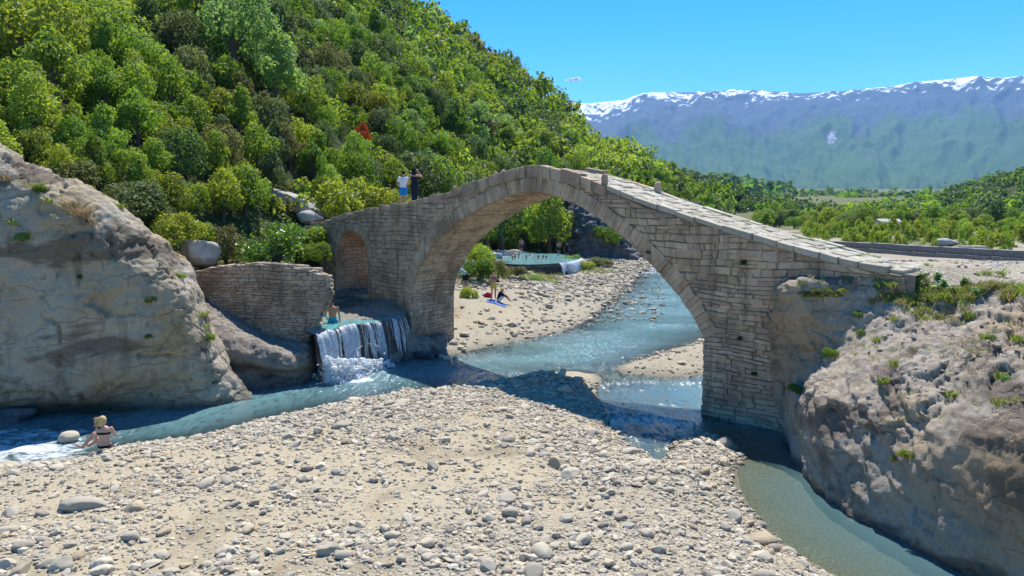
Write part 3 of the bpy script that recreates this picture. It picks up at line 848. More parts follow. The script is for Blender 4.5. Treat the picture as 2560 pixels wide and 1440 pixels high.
# ------------------------------------------------------------------ far mountain, middle ridges
MT = [(900, 330), (1300, 285), (1450, 260), (1480, 258), (1560, 250), (1600, 238), (1660, 231), (1780, 229), (1900, 226), (2000, 233), (2060, 231), (2150, 224), (2240, 214), (2290, 205), (2340, 201), (2400, 195), (2440, 190), (2500, 196), (2560, 190), (2700, 186), (2900, 205), (3300, 270), (3900, 380)]
d_ = ray(np.array([m[0] for m in MT], float), np.array([m[1] for m in MT], float))
maz, msl = np.arctan2(d_[:, 0], d_[:, 1]), d_[:, 2] / np.hypot(d_[:, 0], d_[:, 1])
RM, RF = 6500.0, 2600.0
az = np.linspace(maz[0], maz[-1], 460)
tt = np.concatenate([np.linspace(0, 1, 190), np.linspace(1.02, 1.5, 8)])
AZ, T = np.meshgrid(az, tt, indexing='ij')
R = RF + (RM - RF) * T
zr = EYE + RM * np.interp(AZ, maz, msl) + 3 * fbm(np.stack([AZ * 60, AZ * 0, AZ * 0], -1), 3, seed=7)
Xm, Ym = R * np.sin(AZ), R * np.cos(AZ)
p = np.stack([Xm, Ym, Xm * 0], -1)
q = np.stack([AZ * 9 + 0.25 * fbm(p * 0.001, 3, seed=9), T * 1.2, AZ * 0], -1)
spur = ridged(q, 5, 2.0, 0.55, seed=120) - 0.6
prof = 0.10 * T + 0.28 * T ** 2 + 0.62 * sstep(0.05, 1.05, T) ** 1.25
env = np.clip(T * 4, 0, 1) * sstep(0.97, 0.70, T)
Z = zr * prof / prof[:, 189:190] * 1.0
Z = np.where(T <= 1, Z, zr - (T - 1) * 500)
Z = Z + zr * 0.26 * spur * env + 75 * (ridged(np.stack([AZ * 60 + 0.6 * fbm(p * 0.003, 2, seed=10), T * 5, AZ * 0], -1), 4, seed=130) - 0.6) * np.clip(T * 4, 0, 1) * sstep(1.0, 0.93, T)
bench = sstep(0.885, 0.90, T) * 0.035 * zr * (0.5 + 0.5 * vnoise(np.stack([AZ * 30, AZ * 0, AZ * 0], -1), 5))
Z = Z + bench * (T < 1) * sstep(1.0, 0.96, T)
Z[:, 0] -= 60
uu = 1280 + FPX * np.tan(AZ)
sn = fbm(np.stack([AZ * 110, T * 60, AZ * 0], -1), 5, 2.0, 0.65, seed=140)
lim = np.interp(uu, [1300, 1450, 1600, 1850, 2000, 2200, 2400, 2600], [0.76, 0.79, 0.865, 0.875, 0.905, 0.91, 0.885, 0.875])
snow = sstep(0.02, 0.12, sn + 4.5 * (T - lim) - 0.22 - 3.2 * sstep(0.965, 0.985, T) * sstep(1560, 1640, uu) * sstep(2180, 2080, uu))
snow = np.maximum(snow, sstep(0.985, 0.995, T) * sstep(2200, 2260, uu))
rockm = sstep(0.45, 0.95, T + 0.22 * fbm(q * 1.5, 4, seed=150)) * 1.0 + 0.12 * spur
rockm = np.clip(rockm, 0, 1)
vv = proj(np.stack([Xm, Ym, Z], -1))[..., 1]
scar = np.exp(-(((uu - 2066) / 12) ** 2 + ((vv - 345) / 17) ** 2)) + 0.8 * fbm(np.stack([AZ * 420, T * 110, AZ * 0], -1), 3, seed=151)
snow = np.maximum(snow, 0.30 * sstep(0.5, 0.75, scar))
rockm = np.clip(rockm + sstep(0.4, 0.6, scar), 0, 1)
o = add('mountain', np.stack([Xm, Ym, Z], -1).reshape(-1, 3), grid_faces(*R.shape), M['mountain'], smooth=True,
        attrs={'snow': ('POINT', snow.ravel()), 'rock': ('POINT', rockm.ravel()), 'hgt': ('POINT', T.ravel())})
tag(o, kind='structure')

def ridge_hill(name, prof, rfoot, rridge, zfoot, mat, nseed, amp=6.0):
    d = ray(np.array([m[0] for m in prof], float), np.array([m[1] for m in prof], float))
    a_, s_ = np.arctan2(d[:, 0], d[:, 1]), d[:, 2] / np.hypot(d[:, 0], d[:, 1])
    def zf(az, r):
        zr = EYE + rridge * np.interp(az, a_, s_)
        t = (r - rfoot) / (rridge - rfoot)
        p = np.stack([r * np.sin(az), r * np.cos(az), r * 0], -1)
        z = np.where(t < 1, zfoot + (zr - zfoot) * sstep(-0.15, 1.02, t), zr - (t - 1) * (rridge - rfoot) * 0.3)
        return z + amp * fbm(p * (4.0 / rridge), 4, seed=nseed) * sstep(0, 0.3, t) * sstep(1.0, 0.7, t) - 3 * (t < -0.02)
    AZ, T = np.meshgrid(np.linspace(a_[0], a_[-1], 150), np.linspace(-0.05, 1.5, 100), indexing='ij')
    R = rfoot + (rridge - rfoot) * T
    Z = zf(AZ.ravel(), R.ravel()).reshape(R.shape)
    o = add(name, np.stack([R * np.sin(AZ), R * np.cos(AZ), Z], -1).reshape(-1, 3), grid_faces(*R.shape), mat, smooth=True)
    tag(o, kind='structure')
    return zf, (a_[0], a_[-1])
RIDGE_A = [(1400, 426), (1560, 446), (1640, 456), (1700, 452), (1740, 456), (1790, 470), (1840, 492), (1880, 510), (1940, 528), (1990, 540), (2040, 549)]
RIDGE_B = [(1740, 462), (1880, 478), (1940, 484), (2000, 500), (2060, 512), (2120, 508), (2180, 512), (2260, 516), (2400, 520), (2600, 522)]
RIDGE_C = [(1990, 556), (2060, 545), (2120, 534), (2200, 530), (2280, 524), (2350, 510), (2420, 487), (2480, 470), (2560, 455), (2700, 430), (2900, 420)]
zA, azA = ridge_hill('wooded_ridge', RIDGE_A, 260, 430, 3, M['slope'], 201)
zB, azB = ridge_hill('wooded_ridge', RIDGE_B, 650, 900, 2, M['slope'], 203, 14)
zC, azC = ridge_hill('wooded_ridge', RIDGE_C, 190, 400, 3, M['slope'], 205)
# ------------------------------------------------------------------ masonry helpers
def stone_block(c, to_world, proud, depth=0.14, gap=0.007, bev=0.028, jit=0.0):
    """c (4,2) corners in the face plane, counter-clockwise; to_world(a, b, outward) -> xyz"""
    c = np.asarray(c, float)
    ctr = c.mean(0)
    v = c - ctr
    L = np.maximum(np.linalg.norm(v, axis=1, keepdims=True), 1e-6)
    o = ctr + v * np.maximum(0.3, 1 - gap * 1.4 / L) + RNG.normal(0, jit, (4, 2))
    i = ctr + (o - ctr) * np.maximum(0.4, 1 - bev * 1.4 / L)
    P = []
    pr = proud + RNG.normal(0, 0.010, 4)
    for k in range(4):
        P.append(to_world(o[k, 0], o[k, 1], -depth))
    for k in range(4):
        P.append(to_world(o[k, 0], o[k, 1], pr[k] - bev * 0.7))
    for k in range(4):
        P.append(to_world(i[k, 0], i[k, 1], pr[k]))
    F = [[0, 1, 5, 4], [1, 2, 6, 5], [2, 3, 7, 6], [3, 0, 4, 7], [4, 5, 9, 8], [5, 6, 10, 9], [6, 7, 11, 10], [7, 4, 8, 11], [8, 9, 10, 11]]
    area = abs(0.5 * np.sum(c[:, 0] * np.roll(c[:, 1], -1) - np.roll(c[:, 0], -1) * c[:, 1]))
    return np.array(P), np.array(F), area
def emit(stones, name, mat, parent, limit=300, stuff_name=None):
    """largest ones as parts of their own, the rest joined into one part"""
    stones = sorted(stones, key=lambda s: -s[2])
    for V, F, _ in stones[:limit]:
        me = new_mesh(name, V, F, False, {'tint': ('POINT', np.full(len(V), random.random()))})
        link(name, me, mat, parent)
    if len(stones) > limit:
        a = Acc()
        for V, F, _ in stones[limit:]:
            a.put(V, F)
        o = a.build(stuff_name or ('small_' + name + 's'), mat, parent)
        o['kind'] = 'stuff'
def scan(polys, z):
    xs = []
    for P in polys:
        n = len(P)
        for i in range(n):
            (x1, y1), (x2, y2) = P[i], P[(i + 1) % n]
            if (y1 > z) != (y2 > z):
                xs.append(x1 + (z - y1) / (y2 - y1) * (x2 - x1))
    xs.sort()
    return [(xs[i], xs[i + 1]) for i in range(0, len(xs) - 1, 2)]
def courses(polys, z0, z1, hfun, lfun, to_world, proud=(0.03, 0.085), slim=(-1e9, 1e9), wav=0.05, seed=0, minw=0.07):
    out = []
    z = z0
    ws = lambda a, b: wav * (math.sin(a * 0.9 + b * 1.3 + seed) + 0.6 * math.sin(a * 2.3 - b * 2.1 + seed * 2))
    tw = lambda a, b, d: to_world(a, b + ws(a, b), d)
    while z < z1:
        zm = z
        h = hfun(z)
        za, zb = z + 0.004, min(z + h, z1) - 0.004
        A_, B_ = scan(polys, za), scan(polys, zb)
        if len(A_) != len(B_):
            A_ = B_ = scan(polys, (za + zb) / 2)
        for (a0, a1), (b0, b1) in zip(A_, B_):
            a0, b0 = max(a0, slim[0]), max(b0, slim[0])
            a1, b1 = min(a1, slim[1]), min(b1, slim[1])
            lo, hi = min(a0, b0), max(a1, b1)
            if min(a1 - a0, b1 - b0) < 0 or hi - lo < minw:
                continue
            cuts = [lo]
            while True:
                c_ = cuts[-1] + lfun(z, cuts[-1])
                if c_ > hi - 0.12:
                    break
                cuts.append(c_)
            cuts.append(hi)
            sl = [0.0] + [random.uniform(-0.14, 0.14) * h for _ in cuts[1:-1]] + [0.0]
            for k in range(len(cuts) - 1):
                l0, r0 = np.clip([cuts[k] - sl[k], cuts[k + 1] - sl[k + 1]], a0, a1)
                l1, r1 = np.clip([cuts[k] + sl[k], cuts[k + 1] + sl[k + 1]], b0, b1)
                w = ((r0 - l0) + (r1 - l1)) / 2
                if w < 0.035:
                    continue
                q = [(l0, za), (max(r0, l0 + 0.01), za), (max(r1, l1 + 0.01), zb), (l1, zb)]
                if h > 0.17 and w > 0.18 and random.random() < 0.25:      # two thin stones on each other
                    f = random.uniform(0.35, 0.65)
                    ml = tuple(lerp(np.array(q[0]), np.array(q[3]), f)); mr = tuple(lerp(np.array(q[1]), np.array(q[2]), f))
                    out.append(stone_block([q[0], q[1], mr, ml], tw, random.uniform(*proud), jit=0.008))
                    out.append(stone_block([ml, mr, q[2], q[3]], tw, random.uniform(*proud), jit=0.008))
                else:
                    out.append(stone_block(q, tw, random.uniform(*proud), jit=0.014))
        z += h
    return out

# ------------------------------------------------------------------ the bridge
BA = np.array([-4.540, 33.090]); BE = np.array([0.72059, -0.69336]); BN = np.array([0.69336, 0.72059]); BW = 2.55
def BP(s, n, z):
    q = BA + BE * s + BN * n
    return np.array([q[0], q[1], z])
DS = np.array([-10.5, -8.2, -5.21, -2.54, -0.71, 0.99, 3.32, 4.75, 6.09, 6.93, 7.74, 9.08, 10.52, 12.18, 13.7, 15.1, 16.39, 17.59, 18.7, 19.5, 21.5, 24])
DZ = np.array([5.15, 5.57, 6.11, 6.5, 6.68, 6.88, 7.24, 7.60, 7.89, 8.00, 7.97, 7.75, 7.36, 6.80, 6.36, 5.99, 5.66, 5.38, 5.12, 4.98, 4.80, 4.70])
def deck_z(s):
    return np.interp(s, DS, DZ)
IS = np.array([0.0, 0.12, 0.50, 1.0, 1.62, 2.4, 3.2, 4.63, 5.82, 6.9, 8.1, 9.0, 10.29, 11.5, 12.40, 13.12, 13.82, 14.35, 14.68])
IZ = np.array([2.45, 3.0, 3.72, 4.32, 4.92, 5.46, 5.90, 6.50, 6.88, 7.10, 7.03, 6.82, 6.27, 5.55, 4.90, 4.28, 3.62, 2.98, 2.42])
def smooth_curve(s, z, n):
    q = resample(np.stack([s, z, s * 0], 1), n)[:, :2]
    for _ in range(4):
        q[1:-1] = 0.25 * q[:-2] + 0.5 * q[1:-1] + 0.25 * q[2:]
    return q
INTR = smooth_curve(IS, IZ, 160)
def offset(c, d):
    t = np.gradient(c, axis=0)
    t /= np.linalg.norm(t, axis=1, keepdims=True)
    return c + d * np.stack([-t[:, 1], t[:, 0]], 1)       # outward (up/left) for a left-to-right curve
RING = 0.55
EXTR = offset(INTR, RING)
# small side arch
SA0, SA1, SAS, SAB = -5.95, -3.22, 4.02, 2.30
th = np.linspace(math.pi, 0, 25)
SARC = np.stack([(SA0 + SA1) / 2 + (SA1 - SA0) / 2 * np.cos(th), SAS + 1.36 * np.sin(th)], 1)
SEXT = offset(SARC, 0.42)
SEXT[0] = (SA0 - 0.42, SAS); SEXT[-1] = (SA1 + 0.42, SAS)

bridge = empty('stone_bridge', BP(7, BW / 2, 0))
tag(bridge, 'old humpbacked stone footbridge with one great arch spanning the river', 'bridge')
bridge_inv = Matrix.Translation(-bridge.location)
def under(o):
    o.parent = bridge
    o.matrix_parent_inverse = bridge_inv
    return o
BR0 = set(bpy.data.objects)

# core of rubble and mortar
def base_z(s):
    return np.interp(s, [-10.5, -3.5, -2.0, -1.0, 0, 14.6, 20, 24], [1.2, 1.4, 1.0, 0.3, -0.6, -0.8, -0.8, 3.0])
core = Acc()
ss = np.unique(np.concatenate([np.linspace(-10.5, 0, 60), INTR[:, 0], np.linspace(14.68, 20.6, 30), SARC[:, 0]]))
def col_segments(s):
    top = float(deck_z(s)) - 0.10
    if INTR[0, 0] < s < INTR[-1, 0]:
        return [(float(np.interp(s, INTR[:, 0], INTR[:, 1])), top)]
    if SA0 < s < SA1:
        return [(float(base_z(s)), SAB), (float(np.interp(s, SARC[:, 0], SARC[:, 1])), top)]
    return [(float(base_z(s)), top)]
for a, b in zip(ss[:-1], ss[1:]):
    m = (a + b) / 2
    sg = col_segments(m)
    for k, (lo, hi) in enumerate(sg):
        la, lb = lo, lo
        if INTR[0, 0] < m < INTR[-1, 0]:
            la, lb = (float(np.interp(q, INTR[:, 0], INTR[:, 1])) for q in (a, b))
        elif k == 1:
            la, lb = (float(np.interp(q, SARC[:, 0], SARC[:, 1])) for q in (a, b))
        ha, hb_ = (hi, hi) if (k == 0 and len(sg) == 2) else (float(deck_z(a)) - 0.1, float(deck_z(b)) - 0.1)
        V = [BP(a, 0, la), BP(b, 0, lb), BP(b, 0, hb_), BP(a, 0, ha), BP(a, BW, la), BP(b, BW, lb), BP(b, BW, hb_), BP(a, BW, ha)]
        core.put(V, np.array([[0, 1, 2, 3], [5, 4, 7, 6], [3, 2, 6, 7], [4, 5, 1, 0]]))
for s_, lo, hi in ((0, -0.6, 2.5), (INTR[-1, 0], -0.8, 2.45), (SA0, SAB, SAS), (SA1, SAB, SAS)):
    core.put([BP(s_, 0, lo), BP(s_, BW, lo), BP(s_, BW, hi), BP(s_, 0, hi)], np.array([[0, 1, 2, 3]]))
under(core.build('rubble_core', M['mortar']))

# near face stones
face = [(-10.4, 1.3), (-3.6, 1.5), (-2.0, 1.1), (-1.0, 0.4), (0.02, -0.2), (0.02, 2.44)] + [tuple(q) for q in EXTR] + [(14.66, 2.42), (14.66, -0.5), (20.4, -0.5)] + [(s, float(deck_z(s)) - (0.34 if 3.3 < s < 10.7 else 0.16)) for s in np.linspace(20.4, -10.4, 140)]
hole = [(SA0 - 0.42, SAS)] + [tuple(q) for q in SEXT[1:-1]] + [(SA1 + 0.42, SAS), (SA1, SAS - 0.01), (SA1, SAB), (SA0, SAB), (SA0, SAS - 0.01)]
near = lambda a, b, d: BP(a, -d, b)
st = courses([face, hole], 0.0, 8.0, lambda z: random.uniform(0.13, 0.24), lambda z, s: random.choice([0.18, 0.26, 0.34, 0.46]) * random.uniform(0.8, 1.25), near, slim=(-10.4, 7.0), wav=0.035, seed=1)
st += courses([face, hole], -0.4, 8.0, lambda z: random.uniform(0.16, 0.32) if z > 4.2 else random.uniform(0.10, 0.20), lambda z, s: random.choice([0.22, 0.34, 0.48, 0.7]) * random.uniform(0.8, 1.25), near, slim=(7.0, 22.5), wav=0.035, seed=4)
emit(st, 'facing_stone', M['masonry'], None)
# rings of the two arches
def ring(curve, depth, w, proud, name, jd=0.05, dn=0.30):
    L = np.concatenate([[0], np.cumsum(np.linalg.norm(np.diff(curve, axis=0), axis=1))])
    t = np.gradient(curve, axis=0)
    t /= np.linalg.norm(t, axis=1, keepdims=True)
    nn = np.stack([-t[:, 1], t[:, 0]], 1)
    at = lambda a, d: np.array([np.interp(a, L, curve[:, k]) + d * np.interp(a, L, nn[:, k]) for k in (0, 1)])
    a, out = 0.0, []
    while a < L[-1] - 0.05:
        b = min(a + random.uniform(*w), L[-1])
        if L[-1] - b < w[0]:
            b = L[-1]
        d = depth + random.uniform(-jd, jd)
        out.append(stone_block([at(b, 0.0), at(b, d), at(a, d), at(a, 0.0)], near, random.uniform(*proud), depth=dn, gap=0.008, bev=0.018, jit=0.005))
        a = b
    emit(out, name, M['masonry'], None)
ring(INTR, RING, (0.14, 0.27), (0.05, 0.10), 'voussoir')
ring(np.concatenate([[[SA0, SAB + 0.0]], SARC]), 0.40, (0.12, 0.2), (0.04, 0.08), 'side_arch_voussoir', 0.03)
# outer ring of thin slabs that shows above the left haunch
ring(offset(INTR, RING + 0.03)[22:64], 0.34, (0.12, 0.2), (0.03, 0.06), 'haunch_stone', 0.04, 0.1)
# soffits
def barrel(curve, name, row, length, seed, lim, mat='masonry'):
    L = np.concatenate([[0], np.cumsum(np.linalg.norm(np.diff(curve, axis=0), axis=1))])
    t = np.gradient(curve, axis=0)
    t /= np.linalg.norm(t, axis=1, keepdims=True)
    nn = np.stack([t[:, 1], -t[:, 0]], 1)                  # towards the void
    def tw(a, b, d):
        s_ = np.interp(b, L, curve[:, 0]) + d * np.interp(b, L, nn[:, 0])
        z_ = np.interp(b, L, curve[:, 1]) + d * np.interp(b, L, nn[:, 1])
        return BP(s_, a, z_)
    out = courses([[(0.02, 0), (BW, 0), (BW, L[-1]), (0.02, L[-1])]], 0, L[-1], lambda z: random.uniform(*row), lambda z, s: random.uniform(*length), tw, (0.012, 0.05), wav=0.035, seed=seed)
    out = [(V, F[:, ::-1], a) for V, F, a in out]
    emit(out, name, M[mat], None, lim)
barrel(np.concatenate([[[0, -0.2], [0, 1.2]], INTR, [[INTR[-1, 0], 1.2], [INTR[-1, 0], -0.5]]]), 'vault_stone', (0.12, 0.2), (0.25, 0.6), 9, 300)
barrel(np.concatenate([[[SA0, SAB], [SA0, 3.2]], SARC, [[SA1, 3.2], [SA1, SAB]]]), 'side_arch_vault_stone', (0.14, 0.24), (0.25, 0.55), 13, 300, 'masonry_red')
# deck slabs
def deckw(a, b, d):
    return BP(a, b, float(deck_z(a)) - 0.03 + d)
out, s = [], -10.3
while s < 20.3:
    w = random.uniform(0.26, 0.48)
    n0 = 0.02
    sk = random.uniform(-0.05, 0.05)
    while n0 < BW - 0.05:
        n1 = min(n0 + random.uniform(0.25, 0.75), BW - 0.02)
        if BW - n1 < 0.2:
            n1 = BW - 0.02
        j = lambda: random.uniform(-0.03, 0.03)
        out.append(stone_block([(s + j(), n0), (s + w + j(), n0), (s + w + j(), n1), (s + j(), n1)], deckw, random.uniform(0.0, 0.05), depth=0.1, gap=0.014, bev=0.03, jit=0.01))
        n0 = n1
    s += w
emit(out, 'deck_slab', M['paving'], None)
# coping stones of both edges
def coping(near_side):
    s, out, k_right = -10.3, [], 10 ** 6
    while s < 19.3:
        if s < 3.3:
            w, h, pr = random.uniform(0.25, 0.5), 0.20, 0.07
        elif s < 10.7:
            w, h, pr = random.uniform(0.45, 0.95), 0.37, 0.11
        else:
            w, h, pr = random.uniform(0.45, 1.0), 0.15, 0.10
            k_right = min(k_right, len(out))
        up = random.uniform(0.0, 0.05) + (random.choice([0, 0, 0.05, 0.10]) if s < 10.7 else 0)
        ja, jb = random.uniform(-0.01, 0.01), random.uniform(-0.01, 0.01)
        q = [(s, float(deck_z(s)) - h + ja), (s + w, float(deck_z(s + w)) - h + jb), (s + w, float(deck_z(s + w)) + up), (s, float(deck_z(s)) + up)]
        if near_side:
            out.append(stone_block(q, near, pr + random.uniform(-0.03, 0.03), depth=0.30, gap=0.012, bev=0.03, jit=0.008))
            V, F, a = out[-1]
        else:
            fw = lambda a, b, d: BP(a, BW + d, b)
            V, F, a = stone_block(q, fw, pr, depth=0.30, gap=0.012, bev=0.03, jit=0.008)
            out.append((V, F[:, ::-1], a))
        F2 = np.concatenate([out[-1][1], [[3, 2, 1, 0]]])
        out[-1] = (out[-1][0], F2, a)
        s += w
    emit(out[:k_right], 'coping_stone', M['masonry'], None)
    emit(out[k_right:], 'coping_slab', M['paving'], None)
coping(True)
coping(False)
# small marker stones standing on the edges
def marker(s, n, h, w):
    z = float(deck_z(s))
    prof = [(0, 1.0), (0.6, 0.95), (0.85, 0.8), (1.0, 0.35)]
    V, F = [], []
    for f, r in prof:
        for k in range(6):
            a = k * math.pi / 3 + 0.2
            V.append(BP(s + math.cos(a) * w * r * random.uniform(0.9, 1.1), n + math.sin(a) * w * r * random.uniform(0.9, 1.1), z - 0.05 + f * (h + 0.05)))
    for i in range(3):
        for k in range(6):
            F.append([i * 6 + k, i * 6 + (k + 1) % 6, (i + 1) * 6 + (k + 1) % 6, (i + 1) * 6 + k])
    V.append(BP(s, n, z + h + 0.01))
    top = [[18 + k, 18 + (k + 1) % 6, 24] for k in range(6)]
    me = new_mesh('marker_stone', V, [np.array(F), np.array(top)], False, {'tint': ('POINT', np.full(25, random.random()))})
    link('marker_stone', me, M['masonry'])
for a in ((10.62, 0.12, 0.36, 0.13), (11.3, BW - 0.15, 0.36, 0.15), (2.95, 0.05, 0.22, 0.12), (5.35, 0.05, 0.2, 0.12), (5.75, 0.1, 0.18, 0.12)):
    marker(*a)
for o in [o for o in bpy.data.objects if o not in BR0]:
    under(o)

# ------------------------------------------------------------------ ruined retaining wall
WA, WB = py(486, 700, 29.0)[:2], py(826, 700, 28.3)[:2]
WL = np.linalg.norm(WB - WA); WE = (WB - WA) / WL; WN = np.array([-WE[1], WE[0]])
def WP(s, n, z):
    q = WA + WE * s + WN * n
    return np.array([q[0], q[1], z])
def wall_sz(u, v):
    d = ray(u, v)
    t = (WA @ WN) / (d[:2] @ WN)
    p = np.array([0, 0, EYE]) + d * t
    return float((p[:2] - WA) @ WE), float(p[2])
wp = [wall_sz(*q) for q in [(478, 790), (560, 812), (640, 850), (700, 872), (760, 880), (772, 862), (778, 835), (786, 808), (794, 785), (806, 762), (810, 745), (816, 725), (813, 706), (808, 694), (800, 684), (780, 676), (740, 668), (690, 662), (640, 660), (600, 664), (560, 666), (520, 674), (478, 684)]]
wall = empty('ruined_wall', WP(WL / 2, 0.3, wp[3][1]))
tag(wall, 'ruined dry stone retaining wall with a broken right end above the pool', 'wall')
W0 = set(bpy.data.objects)
inner = [(s, z - 0.06) if z > 3 else (s - 0.05, z) for s, z in wp]
k = len(wp)
V = [WP(s, 0.0, z) for s, z in inner] + [WP(s, 0.75, z) for s, z in inner]
F = [np.arange(k)[None, :], np.arange(2 * k - 1, k - 1, -1)[None, :], np.array([[i, (i + 1) % k, k + (i + 1) % k, k + i] for i in range(k)])]
add('rubble_core', V, F, M['mortar'])
wn_ = lambda a, b, d: WP(a, -d, b)
st = courses([wp], min(z for s, z in wp), max(z for s, z in wp), lambda z: random.uniform(0.07, 0.13) if z < 3.55 else random.uniform(0.12, 0.19), lambda z, s: random.choice([0.18, 0.28, 0.38, 0.5]) * random.uniform(0.7, 1.2), wn_, proud=(0.02, 0.10), wav=0.03, seed=8)
emit(st, 'wall_stone', M['masonry_grey'], None)
# stones on its top and its broken end
s, out = 0.0, []
while s < WL - 0.2:
    w = random.uniform(0.2, 0.42)
    zt = max([z for z in [np.interp(s + w / 2, [q[0] for q in wp[:-11:-1]], [q[1] for q in wp[:-11:-1]])]])
    for r in range(2):
        n0, n1 = r * 0.36, r * 0.36 + 0.34
        tw = lambda a, b, d: WP(a, b, zt - 0.08 + d)
        V, F, a = stone_block([(s, n0), (s + w, n0), (s + w, n1), (s, n1)], tw, random.uniform(0.05, 0.16), depth=0.05, gap=0.01, bev=0.025, jit=0.012)
        out.append((V, F, a))
    s += w
zz = wp[6][1]
while zz < wp[13][1]:
    se = float(np.interp(zz, [q[1] for q in wp[5:14]], [q[0] for q in wp[5:14]]))
    h = random.uniform(0.08, 0.16)
    n0 = 0.0
    while n0 < 0.7:
        n1 = n0 + random.uniform(0.18, 0.35)
        tw = lambda a, b, d: WP(se - 0.04 + d, a, b)
        out.append(stone_block([(n0, zz), (n1, zz), (n1, zz + h), (n0, zz + h)], tw, random.uniform(-0.02, 0.16), depth=0.15, gap=0.008, bev=0.025, jit=0.012))
        n0 = n1
    zz += h
emit(out, 'cap_stone', M['masonry_grey'], None)
wall_inv = Matrix.Translation(-wall.location)
for o in [o for o in bpy.data.objects if o not in W0]:
    o.parent = wall
    o.matrix_parent_inverse = wall_inv
# ------------------------------------------------------------------ finding measured spots on the built surfaces
from mathutils.bvhtree import BVHTree
_bvh = {}
def bvh(name):
    if name not in _bvh:
        me = bpy.data.objects[name].data
        n = len(me.vertices)
        co = np.empty(n * 3, np.float32); me.vertices.foreach_get('co', co)
        _bvh[name] = BVHTree.FromPolygons(co.reshape(-1, 3).tolist(), [tuple(p.vertices) for p in me.polygons])
    return _bvh[name]
def hit(u, v, *names):
    d = Vector(ray(u, v)).normalized()
    best = None
    for nm in names:
        loc, nor, idx, dist = bvh(nm).ray_cast(Vector((0, 0, EYE)), d)
        if loc is not None and (best is None or dist < best[2]):
            best = (np.array(loc), np.array(nor), dist)
    return best
def gz(x, y):
    return float(ground_z(np.array([x]), np.array([y]))[0])

# ------------------------------------------------------------------ trees
def leaf_quads(C, N, size, aspect=1.5, rnd=0.8, rng=RNG):
    """C centres (n,3), N outward directions -> quads"""
    n = len(C)
    d = N * (1 - rnd) + rng.normal(0, 1, (n, 3)) * rnd * 0.6
    d /= np.linalg.norm(d, axis=1, keepdims=True)
    a = np.cross(d, rng.normal(0, 1, (n, 3)))
    a /= np.maximum(np.linalg.norm(a, axis=1, keepdims=True), 1e-6)
    b = np.cross(d, a)
    sz = (size * rng.uniform(0.6, 1.35, n))[:, None]
    V = np.stack([C - a * sz * aspect * 0.5, C + b * sz * 0.5 + d * sz * 0.12, C + a * sz * aspect * 0.5, C - b * sz * 0.5 + d * sz * 0.12], 1)
    return V.reshape(-1, 3), np.arange(4 * n).reshape(n, 4)
def lobes_for(kind, seed):
    r = np.random.default_rng(seed)
    L = []
    if kind == 'round':
        for k in range(20):
            a, e = r.uniform(0, 2 * np.pi), r.uniform(-0.35, 1.0)
            c = np.array([np.cos(a) * np.sqrt(max(0, 1 - e * e)) * 0.62, np.sin(a) * np.sqrt(max(0, 1 - e * e)) * 0.62, 1.05 + e * 0.62])
            L.append((c * r.uniform(0.75, 1.2) , r.uniform(0.16, 0.46)))
    elif kind == 'dense':
        for k in range(24):
            a, e = r.uniform(0, 2 * np.pi), r.uniform(-0.75, 1.0)
            c = np.array([np.cos(a) * np.sqrt(max(0, 1 - e * e)) * 0.66, np.sin(a) * np.sqrt(max(0, 1 - e * e)) * 0.66, 0.85 + e * 0.66])
            L.append((c * np.array([r.uniform(0.7, 1.25), r.uniform(0.7, 1.25), 1]), r.uniform(0.16, 0.42)))
    elif kind == 'loose':
        for k in range(22):
            a, e = r.uniform(0, 2 * np.pi), r.uniform(-0.5, 1.0)
            q = r.uniform(0.4, 0.95)
            c = np.array([np.cos(a) * np.sqrt(max(0, 1 - e * e)) * q * 0.85, np.sin(a) * np.sqrt(max(0, 1 - e * e)) * q * 0.85, 1.05 + e * q])
            L.append((c, r.uniform(0.17, 0.30)))
    elif kind == 'tall':
        for k in range(18):
            h = r.uniform(0.3, 2.3)
            w = 0.55 * math.sin(math.pi * min(1, (h - 0.05) / 2.6)) + 0.05
            a = r.uniform(0, 2 * np.pi)
            L.append((np.array([np.cos(a) * w * 0.6, np.sin(a) * w * 0.6, h]), r.uniform(0.22, 0.36)))
    elif kind == 'shrub':
        for k in range(16):
            a, e = r.uniform(0, 2 * np.pi), r.uniform(0.0, 1.0)
            c = np.array([np.cos(a) * np.sqrt(max(0, 1 - e * e)) * 0.66, np.sin(a) * np.sqrt(max(0, 1 - e * e)) * 0.66, 0.15 + e * 0.62])
            L.append((c, r.uniform(0.25, 0.42)))
    elif kind == 'sapling':
        for k in range(14):
            h = r.uniform(0.25, 2.3)
            w = 0.62 * (1 - h / 2.9) + 0.06
            a = r.uniform(0, 2 * np.pi)
            L.append((np.array([np.cos(a) * w, np.sin(a) * w, h]), r.uniform(0.16, 0.32)))
    return L
